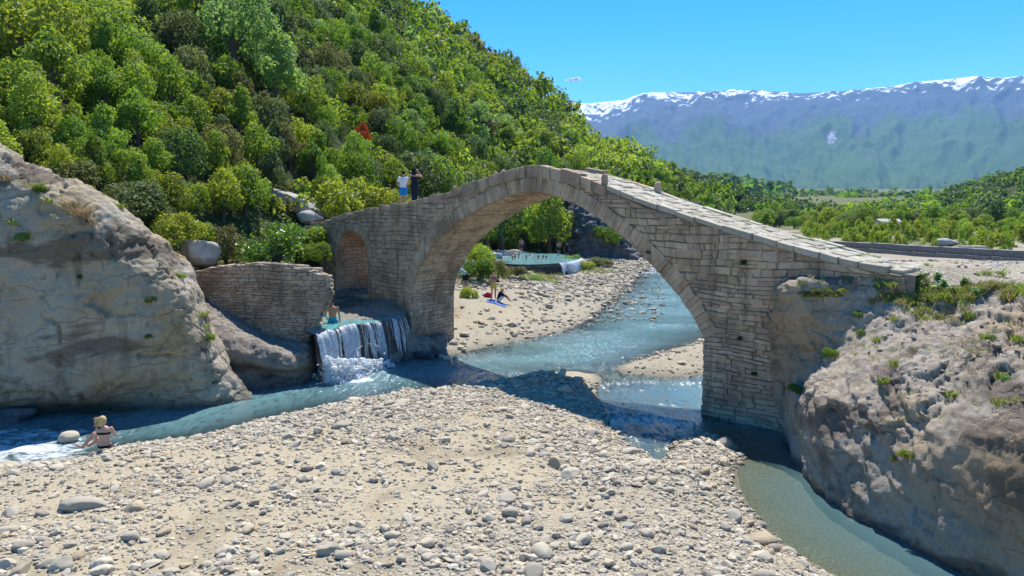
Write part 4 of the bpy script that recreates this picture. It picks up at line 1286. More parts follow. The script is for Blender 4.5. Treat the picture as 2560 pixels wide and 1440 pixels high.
def crown_arrays(kind, seed, nleaf, size):
    r = np.random.default_rng(seed + 1000)
    L = lobes_for(kind, seed)
    C0 = np.array([l[0] for l in L]); R0 = np.array([l[1] for l in L])
    w = R0 ** 2
    k = r.choice(len(L), nleaf, p=w / w.sum())
    d = r.normal(0, 1, (nleaf, 3)); d /= np.linalg.norm(d, axis=1, keepdims=True)
    rad_ = r.uniform(0.35, 1.0, nleaf) ** 0.35
    P = C0[k] + d * (R0[k] * rad_)[:, None] * np.array([1, 1, 0.88])
    P += 0.05 * r.normal(0, 1, P.shape)
    # drop leaves buried inside other lobes
    depth = np.max(1 - np.linalg.norm(P[:, None] - C0[None], axis=2) / R0[None], axis=1)
    keep = depth < 0.42
    P, d, k = P[keep], d[keep], k[keep]
    ctr = C0.mean(0)
    out = P - ctr; out /= np.linalg.norm(out, axis=1, keepdims=True)
    N = d * 0.6 + out * 0.5 + np.array([0, 0, 0.35]); N /= np.linalg.norm(N, axis=1, keepdims=True)
    V, F = leaf_quads(P, N, size, rnd=0.55, rng=r)
    lobet = r.uniform(0, 0.45, len(L))[k]
    tint = np.repeat(np.clip(lobet + r.uniform(0, 0.55, len(P)), 0, 1), 4)
    return V, F, tint
def trunk_arrays(kind, seed):
    r = np.random.default_rng(seed + 77)
    a = Acc()
    L = lobes_for(kind, seed)
    top = 0.95 if kind not in ('tall', 'sapling') else 2.1
    if kind == 'shrub':
        for c, q in L[:8]:
            V, F = tube([(0.05 * c[0], 0.05 * c[1], -0.15), c * 0.5 + (0, 0, 0.02), c], [0.045, 0.028, 0.012], 5)
            a.put(V, F)
    else:
        pts = [(0, 0, -0.3), (0.03, 0.02, 0.25), (-0.02, 0.04, 0.6), (0.02, 0.0, top)]
        V, F = tube(pts, [0.10, 0.075, 0.06, 0.02] if kind not in ('sapling',) else [0.03, 0.025, 0.02, 0.008], 7)
        a.put(V, F)
        for c, q in L[:9]:
            s = np.array([0, 0, min(c[2] * 0.55, top * 0.9)])
            V, F = tube([s, lerp(s, c, 0.55) + np.array([0, 0, 0.04]), c], [0.035, 0.022, 0.008] if kind != 'sapling' else [0.012, 0.008, 0.004], 5)
            a.put(V, F)
    return a
PROTO = {}
def proto(kind, var, nleaf=4200, size=0.066):
    key = (kind, var)
    if key not in PROTO:
        V, F, t = crown_arrays(kind, 10 * var + len(kind) * 3, nleaf, size)
        cm = new_mesh('crown', V, F, False, {'tint': ('POINT', t)})
        cm.materials.append(LEAF['mid'])
        tm = trunk_arrays(kind, 10 * var + len(kind) * 3).mesh('trunk', True)
        tm.materials.append(M['bark'])
        PROTO[key] = (cm, tm)
    return PROTO[key]
def tree(name, kind, var, leaf, loc, radius, height=1.0, rz=0.0, label=None, cat='tree', group=None):
    cm, tm = proto(kind, var)
    e = empty(name, loc, rz, (radius * random.uniform(0.85, 1.2), radius * random.uniform(0.85, 1.2), radius * height))
    c = bpy.data.objects.new('crown', cm); COL.objects.link(c); c.parent = e
    c.material_slots[0].link = 'OBJECT'
    c.material_slots[0].material = LEAF[leaf]
    k = bpy.data.objects.new('trunk' if kind != 'shrub' else 'stem', tm); COL.objects.link(k); k.parent = e
    tag(e, label, cat, group)
    return e
for k_ in ('round', 'dense', 'loose', 'tall', 'shrub'):
    for v_ in range(2):
        proto(k_, v_)
proto('sapling', 0, 800, 0.12); proto('sapling', 1, 800, 0.12)

class Forest:
    """many small trees as one mass"""
    def __init__(s):
        s.V, s.F, s.T, s.M, s.n = [], [], [], [], 0
        s.lod = {}
    def put(s, kind, var, mat_i, loc, radius, height, n=450, size=0.19):
        key = (kind, var, n)
        if key not in s.lod:
            s.lod[key] = crown_arrays(kind, 10 * var + len(kind) * 3 + 5, n, size)
        V, F, t = s.lod[key]
        a = random.uniform(0, 6.28)
        ca, sa = math.cos(a), math.sin(a)
        W = np.stack([V[:, 0] * ca - V[:, 1] * sa, V[:, 0] * sa + V[:, 1] * ca, V[:, 2] * height], 1) * radius + loc
        s.V.append(W); s.F.append(F + s.n); s.T.append(np.clip(t * 0.7 + random.uniform(0, 0.3), 0, 1)); s.M.append(np.full(len(F), mat_i)); s.n += len(V)
    def build(s, name, mats):
        me = new_mesh(name, np.concatenate(s.V), np.concatenate(s.F), False, {'tint': ('POINT', np.concatenate(s.T))})
        for m in mats:
            me.materials.append(m)
        me.polygons.foreach_set('material_index', np.concatenate(s.M).astype(np.int32))
        o = link(name, me)
        return tag(o, kind='stuff')

KINDS = {'fresh': 'bright green tree', 'mid': 'mid green tree', 'dark': 'dark evergreen tree', 'olive': 'grey-green tree', 'yellow': 'yellow-green tree', 'pale': 'pale green tree', 'brown': 'brownish green tree', 'red': 'red-leaved tree'}
SHAPE = {'fresh': ['round', 'loose', 'round'], 'mid': ['round', 'dense', 'loose'], 'dark': ['dense', 'dense', 'round'], 'olive': ['dense', 'loose'], 'yellow': ['round', 'shrub', 'loose'], 'pale': ['round', 'tall', 'loose'], 'brown': ['loose', 'dense'], 'red': ['loose']}
def where_on_hill(u, f):
    a = 'at the foot of' if f < 0.1 else 'low on' if f < 0.22 else 'a third up' if f < 0.4 else 'halfway up' if f < 0.6 else 'high on' if f < 0.8 else 'near the ridge of'
    for lim, w in ((120, "above the cliff top"), (300, 'above the cliff'), (480, 'above the cliff shoulder'), (640, 'above the ruined wall'), (780, 'above the sunbathers'), (930, "behind the bridge's left ramp"), (1060, 'behind the two people'), (1200, 'behind the left haunch'), (1330, 'left of the bridge crown'), (1480, 'right of the bridge crown'), (1640, 'above the marker stones'), (9999, 'beyond the right ramp')):
        if u < lim:
            return f'{a} the hill, {w}'

# special trees first: (u, v of its middle, radius m, height factor, leaf, shape)
SPECIAL = [(585, 120, 95, 1.25, 'pale', 'round'), (690, 225, 80, 1.2, 'pale', 'loose'), (370, 110, 45, 1.4, 'dark', 'tall'), (805, 105, 42, 1.2, 'pale', 'dense'),
           (450, 395, 62, 1.15, 'dark', 'dense'), (545, 440, 45, 1.3, 'fresh', 'tall'), (905, 345, 32, 1.0, 'red', 'loose'), (890, 385, 45, 1.0, 'fresh', 'round'), (60, 110, 95, 1.1, 'fresh', 'round'), (140, 225, 85, 1.1, 'fresh', 'loose'),
           (475, 75, 34, 1.8, 'yellow', 'tall'), (300, 90, 70, 1.0, 'fresh', 'round'), (90, 300, 70, 1.0, 'fresh', 'round'), (270, 270, 62, 1.1, 'mid', 'loose')]
placed = []
for u, v, r_, h_, leaf, shp in SPECIAL:
    q = hill_hit(u, v + r_ * 0.9)
    dist = math.hypot(q[0], q[1])
    r_ = r_ * dist / FPX
    az_ = math.atan2(q[0], q[1])
    f = (dist - np.interp(az_, haz, hrf)) / (np.interp(az_, haz, hrr) - np.interp(az_, haz, hrf))
    placed.append((q[0], q[1], q[2] - 0.2, r_, h_, leaf, shp, u, f, True))
# the rest by dart throwing
cand = RNG.uniform(0, 1, (26000, 2))
PX = np.zeros((4000, 4)); npl = len(placed)
PX[:npl] = [(p[0], p[1], p[3], 0.55) for p in placed]
for a_, b_ in cand:
    az_ = lerp(math.atan((-260 - 1280) / FPX), math.atan((1810 - 1280) / FPX), a_)
    rf, rr = np.interp(az_, haz, hrf), np.interp(az_, haz, hrr)
    r_ = lerp(rf + 0.8, rr + 4, b_ ** 1.3)
    if (r_ - rf) < 0: continue
    u = 1280 + FPX * math.tan(az_)
    sp = np.interp(r_, [30, 40, 60, 90, 150, 200], [1.2, 1.4, 1.9, 2.5, 3.1, 3.4])
    x, y = r_ * math.sin(az_), r_ * math.cos(az_)
    if np.any((x - PX[:npl, 0]) ** 2 + (y - PX[:npl, 1]) ** 2 < (0.62 * (sp + PX[:npl, 2] * 1.35)) ** 2 * PX[:npl, 3]): continue
    f = (r_ - rf) / (rr - rf)
    z = float(hill_z(np.array([az_]), np.array([r_]))[0])
    uv_ = proj(np.array([x, y, z + 1.5]))
    if uv_[1] < -90: continue
    # bare patches and the rocks of the sunbathers
    if any(((uv_[0] - cu) / ru) ** 2 + ((uv_[1] - cv) / rv) ** 2 < 1 for cu, cv, ru, rv in ((455, 120, 55, 30), (330, 50, 35, 28), (560, 215, 45, 22), (700, 500, 115, 28), (480, 500, 40, 22))): continue
    nz = float(fbm(np.array([x, y, 0]) * 0.05, 2, seed=301)) + 0.5 * random.uniform(-0.5, 0.5)
    n2 = random.random()
    if u < 420:
        leaf = 'fresh' if nz > -0.05 else ('mid' if n2 < 0.55 else 'yellow' if n2 < 0.75 else 'olive')
    elif f < 0.25 and u < 1000:
        leaf = ['olive', 'yellow', 'dark', 'mid', 'fresh', 'brown'][int(n2 * 5.6)]
    elif u > 1420:
        leaf = 'fresh' if nz > -0.1 else ('mid' if n2 < 0.6 else 'dark')
    else:
        leaf = ('dark' if n2 < 0.45 else 'mid') if nz < -0.03 else ('mid' if n2 < 0.34 else 'fresh' if n2 < 0.70 else 'olive' if n2 < 0.82 else 'yellow' if n2 < 0.88 else 'pale' if n2 < 0.96 else 'brown')
    rad_ = sp * random.choice([0.38, 0.5, 0.62, 0.75, 0.85]) * random.uniform(0.9, 1.1)
    placed.append((x, y, z - 0.15, rad_, random.uniform(0.8, 1.4), leaf, random.choice(SHAPE[leaf]), u, f, False))
    PX[npl] = (x, y, rad_, 0.33); npl += 1
placed.sort(key=lambda p: -(p[3] / math.hypot(p[0], p[1])))
forest = Forest()
fm = list(KINDS)
N_TREE = 0
for i, (x, y, z, r_, h_, leaf, shp, u, f, sp_) in enumerate(placed):
    uv_ = proj(np.array([x, y, z + r_]))
    vis = -120 < uv_[0] < 2600
    if N_TREE < 296 and vis or sp_:
        lab = f"{'small' if r_ < 0.9 else 'tall' if r_ * h_ > 2.2 else 'broad' if r_ > 1.7 else 'mid-sized'} {KINDS[leaf]} {where_on_hill(u, f)}"
        if leaf == 'red':
            lab = 'small red-leaved tree among the dark evergreens left of the bridge'
        tree({'dark': 'evergreen_tree', 'red': 'red_leaved_tree'}.get(leaf, 'broadleaf_tree'), shp, random.randint(0, 1), leaf, (x, y, z), r_, h_, random.uniform(0, 6.28), lab, 'tree', None if leaf == 'red' else lab)
        N_TREE += 1
    else:
        forest.put(shp, random.randint(0, 1), fm.index(leaf), np.array([x, y, z]), r_, h_, 170, 0.235)
print('hill trees', len(placed))
o = forest.build('hillside_forest', [LEAF[k] for k in fm])
tag(o, 'mixed green woodland covering the upper hillside up to its skyline', 'forest')

# ------------------------------------------------------------------ shrubs and trees at measured places: name, kind, leaf, (u, v base), y, radius, height, label
def plant_at(name, kind, var, leaf, u, v, y, r_, h_, label, cat, group=None, sink=0.1):
    p = py(u, v, y)
    return tree(name, kind, var, leaf, (p[0], p[1], p[2] - sink), r_, h_, random.uniform(0, 6.28), label, cat, group)
PL = [
    ('shrub', 'shrub', 0, 'yellow', 870, 560, 41.0, 2.3, 1.15, 'large round yellow-green shrub behind the left ramp of the bridge', 'shrub'),
    ('shrub', 'shrub', 1, 'yellow', 945, 545, 42.5, 1.9, 1.1, 'yellow-green shrub right behind the two people on the bridge', 'shrub'),
    ('shrub', 'shrub', 1, 'mid', 800, 560, 43.0, 2.0, 1.15, 'mid green shrub left of the large yellow-green one', 'shrub'),
    ('shrub', 'shrub', 0, 'yellow', 440, 590, 29.6, 1.05, 1.0, 'bright yellow-green shrub on top of the cliff\'s right shoulder', 'shrub'),
    ('shrub', 'shrub', 1, 'yellow', 500, 600, 30.6, 0.75, 1.1, 'small yellow-green shrub beside the boulder above the ruined wall', 'shrub'),
    ('shrub', 'shrub', 0, 'brown', 565, 640, 31.2, 1.05, 1.35, 'brownish green shrub left of the fig tree', 'shrub'),
    ('shrub', 'shrub', 1, 'olive', 330, 520, 29.5, 1.25, 1.0, 'dull olive shrub growing along the cliff top', 'shrub'),
    ('shrub', 'shrub', 0, 'olive', 385, 560, 30.5, 1.1, 1.0, 'olive shrub between the cliff crest and the yellow-green bush', 'shrub'),
    ('shrub', 'shrub', 1, 'brown', 180, 455, 28.5, 1.05, 0.9, 'twiggy greyish shrub standing on the left cliff\'s skyline', 'shrub'),
    ('shrub', 'shrub', 0, 'fresh', 60, 420, 29.0, 1.3, 1.1, 'bright green shrub above the highest part of the left cliff', 'shrub'),
    ('shrub', 'shrub', 1, 'mid', 1195, 690, 50.0, 1.35, 1.0, 'dense green bush between the bridge arch and the round pool', 'bush'),
    ('shrub', 'shrub', 0, 'brown', 1240, 692, 52.0, 1.15, 1.1, 'reddish brown bush at the edge of the sandy far bank', 'bush'),
    ('shrub', 'shrub', 1, 'fresh', 1195, 648, 54.0, 1.2, 1.0, 'lighter green bush behind the dense one beside the arch', 'bush'),
    ('shrub', 'shrub', 0, 'yellow', 1172, 742, 42.5, 0.62, 1.1, 'small yellow-green bush alone on the sandy far bank', 'bush'),
    ('shrub', 'shrub', 1, 'brown', 1290, 682, 56.0, 1.1, 0.55, 'low brown and green scrub in front of the pool rim', 'bush'),
    ('shrub', 'shrub', 0, 'fresh', 1335, 695, 56.5, 0.95, 0.35, 'bright green low patch of scrub below the pool rim', 'bush'),
    ('broadleaf_tree', 'round', 0, 'fresh', 1375, 640, 82.0, 3.0, 1.15, 'bright green tree leaning over the round pool under the arch', 'tree'),
    ('broadleaf_tree', 'round', 1, 'fresh', 1310, 635, 84.0, 2.6, 1.25, 'rounded green tree behind the bathers left of the brightest tree', 'tree'),
    ('broadleaf_tree', 'dense', 1, 'mid', 1265, 640, 83.0, 2.2, 1.1, 'darker green tree just right of the arch\'s left soffit', 'tree'),
    ('broadleaf_tree', 'round', 1, 'olive', 1390, 585, 90.0, 2.4, 1.1, 'olive tree on the slope above the round pool', 'tree'),
    ('broadleaf_tree', 'dense', 0, 'dark', 1335, 600, 90.0, 3.0, 1.2, 'dark tree in the gully behind the pool', 'tree'),
    ('shrub', 'shrub', 1, 'pale', 1428, 662, 70.0, 0.95, 1.15, 'pale green bush beside the standing bathers at the pool edge', 'bush'),
    ('shrub', 'shrub', 0, 'yellow', 1462, 668, 68.0, 1.4, 0.5, 'yellow-green grassy scrub right of the small waterfall', 'bush'),
    ('shrub', 'shrub', 1, 'brown', 1500, 660, 71.0, 1.5, 0.5, 'dry brown scrub at the foot of the dark cliff', 'bush'),
    ('shrub', 'shrub', 1, 'mid', 1515, 600, 79.5, 1.5, 1.2, 'green bush clinging to the dark cliff under the arch', 'bush'),
    ('shrub', 'shrub', 0, 'olive', 1490, 555, 82.0, 1.3, 0.9, 'grey-green bush high on the dark cliff under the arch', 'bush'),
]
for q in PL:
    plant_at(*q)
for i, (u, v, y, r_, leaf) in enumerate(((610, 615, 33.5, 0.9, 'mid'), (655, 590, 35.5, 1.1, 'olive'), (720, 575, 36.5, 1.2, 'mid'), (770, 575, 37.5, 1.1, 'fresh'), (600, 570, 36, 1.2, 'olive'), (540, 575, 34, 1.0, 'fresh'), (650, 545, 38.5, 1.2, 'dark'), (790, 600, 35.5, 0.8, 'mid'))):
    plant_at('shrub', 'shrub', i % 2, leaf, u, v + 25, y, r_, 1.0, 'green shrub in the thicket around the fig tree', 'shrub', 'thicket around the fig tree', 0.4)
# dark belt behind the pool and under the bridge's left ramp
for u, v, y, r_, leaf in ((1180, 600, 62, 2.4, 'mid'), (1215, 585, 68, 2.6, 'dark'), (1130, 590, 60, 2.6, 'olive'), (1090, 560, 58, 2.6, 'mid'), (1040, 545, 56, 2.4, 'dark'), (1440, 560, 88, 2.6, 'dark'), (1255, 600, 78, 2.8, 'dark')):
    plant_at('broadleaf_tree', 'dense', random.randint(0, 1), leaf, u, v, y, r_, 1.2, 'shaded tree at the hill foot beyond the bridge', 'tree', 'shaded trees beyond the bridge')

# fig tree behind the ruined wall
def fig_tree():
    base = py(685, 668, 30.4)
    e = empty('fig_tree', base)
    tag(e, 'leafy fig tree with large glossy leaves growing behind the ruined wall', 'tree')
    r = np.random.default_rng(5)
    acc = Acc(); tips = []
    for k in range(16):
        a = r.uniform(0, 2 * np.pi); el = r.uniform(0.25, 1.25)
        L = r.uniform(1.0, 1.75) * (1.2 if math.cos(a) > 0 else 1.0)
        d = np.array([math.cos(a) * math.cos(el), math.sin(a) * math.cos(el) * 0.7, math.sin(el)])
        pts = [np.zeros(3), d * L * 0.4 + (0, 0, 0.1), d * L * 0.75 + r.normal(0, 0.08, 3), d * L + np.array([0, 0, r.uniform(-0.1, 0.25)])]
        V, F = tube(pts, [0.05, 0.035, 0.022, 0.01], 6); acc.put(V, F)
        tips += [lerp(pts[i], pts[i + 1], f) for i in (1, 2) for f in np.linspace(0, 1, 5)]
        for j in range(3):
            s0 = lerp(pts[2], pts[3], r.uniform(0, 1)); q = s0 + r.normal(0, 0.28, 3)
            V, F = tube([s0, (s0 + q) / 2 + (0, 0, 0.03), q], [0.014, 0.01, 0.006], 5); acc.put(V, F); tips += [q, (s0 + q) / 2]
    acc.build('branches', M['bark'], e, True)
    tips = np.array(tips)
    n = 1900
    C = tips[r.integers(0, len(tips), n)] + r.normal(0, 0.16, (n, 3))
    # lobed fig leaf: 7-gon
    ang = np.array([0, 0.75, 1.25, 2.2, 3.14, 4.08, 5.03, 5.53]); rr_ = np.array([1.0, 0.55, 0.85, 0.6, 0.45, 0.6, 0.85, 0.55])
    N = r.normal(0, 0.5, (n, 3)) + np.array([0, -0.35, 0.75]); N /= np.linalg.norm(N, axis=1, keepdims=True)
    a = np.cross(N, r.normal(0, 1, (n, 3))); a /= np.linalg.norm(a, axis=1, keepdims=True); b = np.cross(N, a)
    s_ = r.uniform(0.055, 0.115, n)[:, None, None]
    V = C[:, None] + s_ * rr_[None, :, None] * (a[:, None] * np.cos(ang)[None, :, None] + b[:, None] * np.sin(ang)[None, :, None])
    V = V.reshape(-1, 3)
    add('leaves', V, np.arange(len(V)).reshape(n, 8), LEAF['fig'], e, False, {'tint': ('POINT', np.repeat(r.uniform(0, 1, n), 8))})['kind'] = 'stuff'
fig_tree()

# ------------------------------------------------------------------ right side: saplings, tree line, wooded ridges
for i in range(285):
    y = random.uniform(60, 116)
    u = random.uniform(2010, 2640)
    x = (u - 1280) / FPX * y
    h = random.uniform(0.55, 1.0) * (1.15 if u > 2350 else 1.0) * y / 105
    e = tree('young_poplar', 'sapling', i % 2, 'fresh' if random.random() < 0.7 else 'yellow', (x, y, gz(x, y) - 0.1), h, random.uniform(0.85, 1.1), random.uniform(0, 6.28), f"{'short' if h < 0.6 else 'tall' if h > 0.85 else 'slender'} young poplar {'at the near edge' if y < 78 else 'in the middle' if y < 98 else 'at the back'} of the grove {'above the right ramp' if u < 2180 else 'by the white house' if u < 2330 else 'by the whitish block' if u < 2470 else 'at the right edge'}", 'tree', 'young poplars beyond the gabion wall')
for i in range(110):
    y = random.uniform(122, 190)
    u = random.uniform(1900, 2680)
    x = (u - 1280) / FPX * y
    leaf = random.choice(['fresh', 'mid', 'dark', 'olive', 'yellow', 'mid', 'mid', 'fresh'])
    tree('broadleaf_tree', random.choice(['round', 'dense', 'loose']), i % 2, leaf, (x, y, gz(x, y) - 0.2), random.uniform(1.4, 2.6), random.uniform(0.75, 1.05), random.uniform(0, 6.28), f'{KINDS[leaf]} in the valley tree line beyond the young poplars', 'tree', f'{KINDS[leaf]}s of the valley tree line')
def ridge_forest(zf, azr, r0, r1, n, rad_, name, label, leaves, nl=80, size=0.46):
    F_ = Forest()
    for i in range(n):
        a = random.uniform(azr[0] + 0.004, azr[1] - 0.004)
        r_ = math.sqrt(random.uniform(r0 ** 2, r1 ** 2))
        z = float(zf(np.array([a]), np.array([r_]))[0])
        k = random.choice(leaves)
        F_.put(random.choice(['round', 'dense']), random.randint(0, 1), fm.index(k), np.array([r_ * math.sin(a), r_ * math.cos(a), z - rad_ * 0.3]), rad_ * random.uniform(0.7, 1.25), random.uniform(0.75, 1.1), nl, size)
    o = F_.build(name, [LEAF[k] for k in fm])
    tag(o, label, 'forest')
ridge_forest(zC, azC, 192, 408, 720, 2.9, 'ridge_forest', 'dense scrub woodland covering the low hill at the right edge', ['dark', 'mid', 'mid', 'olive', 'dark', 'fresh', 'dark'], 170, 0.25)
ridge_forest(zA, azA, 262, 440, 560, 3.2, 'ridge_forest', 'woodland on the low ridge directly above the right ramp', ['dark', 'mid', 'dark', 'olive'], 120, 0.30)
ridge_forest(zB, azB, 655, 910, 420, 7.5, 'ridge_forest', 'hazy woodland on the farther low ridge in the valley', ['dark', 'mid', 'dark', 'olive'], 60, 0.5)
# ------------------------------------------------------------------ loose river stones
def stone_variants(base, n, seed, ang=0.16):
    r = np.random.default_rng(seed)
    V0, F0 = base
    out = []
    for k in range(n):
        V = V0.copy()
        for _ in range(9):                                   # planar facets
            d = r.normal(0, 1, 3); d /= np.linalg.norm(d)
            h = r.uniform(0.55, 0.92)
            s = V @ d
            V = V - np.maximum(s - h, 0)[:, None] * d * 0.9
        V *= 1 + ang * 0.6 * fbm(V * 1.3 + k * 9.1, 2, seed=seed)[:, None]
        out.append(V)
    return np.array(out), F0
OCT = (np.array([(1, 0, 0), (0, 1, 0), (-1, 0, 0), (0, -1, 0), (0.1, 0.15, 1), (-0.1, 0, -1)], float), np.array([(0, 1, 4), (1, 2, 4), (2, 3, 4), (3, 0, 4), (1, 0, 5), (2, 1, 5), (3, 2, 5), (0, 3, 5)]))
SV0, SF0 = stone_variants(ICO[0], 8, 1)
SVO, SFO = stone_variants(OCT, 10, 4, 0.5)
SV1, SF1 = stone_variants(ICO[1], 14, 2)
SV2, SF2 = stone_variants(ICO[2], 8, 3)
def stone_xform(n, size, rng, flat=(0.25, 0.62)):
    S = np.stack([size, size * rng.uniform(0.6, 0.95, n), size * rng.uniform(*flat, n)], 1)
    a = rng.uniform(0, 2 * np.pi, n)
    tx, ty = rng.normal(0, 0.22, n), rng.normal(0, 0.22, n)
    ca, sa = np.cos(a), np.sin(a)
    Rz = np.zeros((n, 3, 3)); Rz[:, 0, 0] = ca; Rz[:, 0, 1] = -sa; Rz[:, 1, 0] = sa; Rz[:, 1, 1] = ca; Rz[:, 2, 2] = 1
    Rx = np.zeros((n, 3, 3)); Rx[:, 0, 0] = 1; Rx[:, 1, 1] = np.cos(tx); Rx[:, 1, 2] = -np.sin(tx); Rx[:, 2, 1] = np.sin(tx); Rx[:, 2, 2] = np.cos(tx)
    Ry = np.zeros((n, 3, 3)); Ry[:, 1, 1] = 1; Ry[:, 0, 0] = np.cos(ty); Ry[:, 0, 2] = np.sin(ty); Ry[:, 2, 0] = -np.sin(ty); Ry[:, 2, 2] = np.cos(ty)
    return S, Rz @ Rx @ Ry
def scatter(poly, n, xr, yr, seed, margin=0.0, thin=None):
    r = np.random.default_rng(seed)
    P = np.stack([r.uniform(*xr, n), r.uniform(*yr, n)], 1)
    P = P[sdist(P, poly) > margin]
    p3 = np.concatenate([P, np.zeros((len(P), 1))], 1)
    if thin is not None:
        dens = thin(p3, sdist(P, poly))
        P = P[r.uniform(0, 1, len(P)) < dens]
    z = ground_z(P[:, 0], P[:, 1])
    uv_ = proj(np.concatenate([P, z[:, None]], 1))
    k = (uv_[:, 0] > -150) & (uv_[:, 0] < 2700) & (uv_[:, 1] < 1560)
    return np.concatenate([P, z[:, None]], 1)[k]
def bar_density(p3, d):
    clump = fbm(p3 * 0.33, 4, seed=41) + 0.35 * sstep(1.5, 5, d) - 0.30 * sstep(-16, -22, -p3[:, 1])
    fine = fbm(p3 * 1.1, 3, seed=44)
    left = sstep(0, -5, p3[:, 0]) * 0.35 + sstep(16, 10, p3[:, 1]) * 0.12
    return np.clip(1.10 - 0.90 * sstep(0.0, 0.50, clump + 0.45 * fine) + 0.35 * sstep(1.6, 0.0, d) + left * sstep(0.3, -0.3, fine), 0.20, 1.0)
def merge_stones(P, size, variants, F, name, mat, seed, flat=(0.25, 0.62), sink=0.25):
    r = np.random.default_rng(seed)
    n = len(P)
    S, Rm = stone_xform(n, size, r, flat)
    V = variants[r.integers(0, len(variants), n)] * S[:, None, :]
    V = np.einsum('nij,nkj->nki', Rm, V) + P[:, None, :] + np.array([0, 0, 1]) * (S[:, 2] * (1 - 2 * sink))[:, None, None] * 0.55
    m = V.shape[1]
    FF = (F[None] + (np.arange(n) * m)[:, None, None]).reshape(-1, 3)
    tint = np.repeat(r.uniform(0, 1, n), m)
    Vf = V.reshape(-1, 3)
    wet = sstep(0.10, 0.01, Vf[:, 2] - river_z(Vf[:, 1]))
    return add(name, Vf, FF, mat, None, False, {'tint': ('POINT', tint), 'wet': ('POINT', wet)})
def stone_where(p):
    u, v = proj(p)
    if v > 1250:
        return 'in the left foreground of the gravel bar' if u < 850 else 'in the central foreground of the gravel bar' if u < 1500 else 'in the right foreground beside the shallow channel'
    if u < 520:
        return 'near the seated woman at the water\'s edge'
    if u < 1050:
        return 'along the left shore of the gravel bar'
    if u < 1500:
        return 'in the middle of the gravel bar before the arch'
    return 'on the right arm of the gravel bar'
# big ones as things of their own
big = scatter(GB, 5200, (-17, 8), (8.0, 27), 71, 0.05, bar_density)
rb_ = np.random.default_rng(72)
bs = rb_.lognormal(math.log(0.085), 0.38, len(big)).clip(0.055, 0.27)
app = bs / np.hypot(big[:, 0], big[:, 1])
order = np.argsort(-app)
sel, acc_ = [], []
for k in order:
    if all((big[k, 0] - big[j, 0]) ** 2 + (big[k, 1] - big[j, 1]) ** 2 > (0.8 * (bs[k] + bs[j])) ** 2 for j in sel):
        sel.append(k)
    if len(sel) >= 285:
        break
vm = []
for k in range(8):
    me = new_mesh('river_stone', SV2[k], SF2, False, {'tint': ('POINT', np.zeros(len(SV2[k])))})
    me.materials.append(M['pebble']); vm.append(me)
for k in sel:
    s = bs[k]
    o = bpy.data.objects.new('river_stone', vm[rb_.integers(0, 8)])
    COL.objects.link(o)
    fl = rb_.uniform(0.35, 0.7)
    sc = (s * rb_.uniform(1.0, 1.35), s * rb_.uniform(0.65, 0.95), s * fl)
    o.scale = sc
    o.rotation_euler = (rb_.normal(0, 0.2), rb_.normal(0, 0.2), rb_.uniform(0, 6.28))
    o.location = (big[k, 0], big[k, 1], big[k, 2] + sc[2] * 0.35)
    lab = f"{'flat' if fl < 0.5 else 'rounded'} {'large' if s > 0.15 else 'fist-sized'} river stone {stone_where(big[k])}"
    tag(o, lab, 'stone', lab)
rest = np.setdiff1d(order, sel)[:2700]
nr_ = rest[big[rest, 1] < 15]; fr_ = rest[big[rest, 1] >= 15]
o = merge_stones(big[nr_], bs[nr_] * 0.85, SV1, SF1, 'cobbles', M['pebble'], 73); tag(o, 'scattered pale cobbles between the larger stones of the near gravel bar', 'cobbles', kind='stuff')
o = merge_stones(big[fr_], bs[fr_] * 0.85, SV0, SF0, 'shore_cobbles', M['pebble'], 68); tag(o, 'pale cobbles scattered on the far half of the gravel bar', 'cobbles', kind='stuff')
med = scatter(GB, 40000, (-17, 8), (8.0, 27), 74, 0.0, bar_density)
far_ = med[:, 1] > 15.5
o = merge_stones(med[far_], np.random.default_rng(70).lognormal(math.log(0.068), 0.40, far_.sum()).clip(0.04, 0.19), SV0, SF0, 'shore_shingle', M['pebble'], 69); tag(o, 'pale shingle on the far half of the gravel bar', 'shingle', kind='stuff')
med = med[~far_]
o = merge_stones(med, np.random.default_rng(75).lognormal(math.log(0.056), 0.42, len(med)).clip(0.03, 0.17), SV0, SF0, 'shingle', M['pebble'], 76); tag(o, 'pale grey shingle covering the gravel bar', 'shingle', kind='stuff')
sml = scatter(GB, 60000, (-14, 8), (8.0, 25), 77, 0.0, lambda p, d: np.clip(bar_density(p, d) + 0.15, 0, 1))
o = merge_stones(sml, np.random.default_rng(78).lognormal(math.log(0.034), 0.35, len(sml)).clip(0.018, 0.075), SVO, SFO, 'pebbles', M['pebble'], 79); tag(o, 'small pebbles strewn over the sand of the gravel bar', 'pebbles', kind='stuff')
far1 = scatter(FB, 15000, (-6, 18), (33, 80), 80, -0.6, lambda p, d: np.clip(0.45 + 0.75 * sstep(46, 54, p[:, 1]) + 0.4 * fbm(p * 0.5, 3, seed=81) - 0.5 * sstep(2.5, 5, d) * sstep(50, 44, p[:, 1]), 0.03, 1))
far1 = far1[np.hypot((far1[:, 0] - 1.9) / 5, (far1[:, 1] - 70) / 9) > 1]
o = merge_stones(far1, np.random.default_rng(82).lognormal(math.log(0.13), 0.45, len(far1)).clip(0.05, 0.5), SV0, SF0, 'far_shingle', M['pebble'], 83, (0.35, 0.6)); tag(o, 'shingle and cobbles of the far bank seen under the arch', 'shingle', kind='stuff')
far2 = scatter(RB, 2500, (2, 16), (22, 46), 84, -0.3, lambda p, d: np.clip(0.6 + 0.4 * fbm(p * 0.6, 3, seed=85), 0, 1))
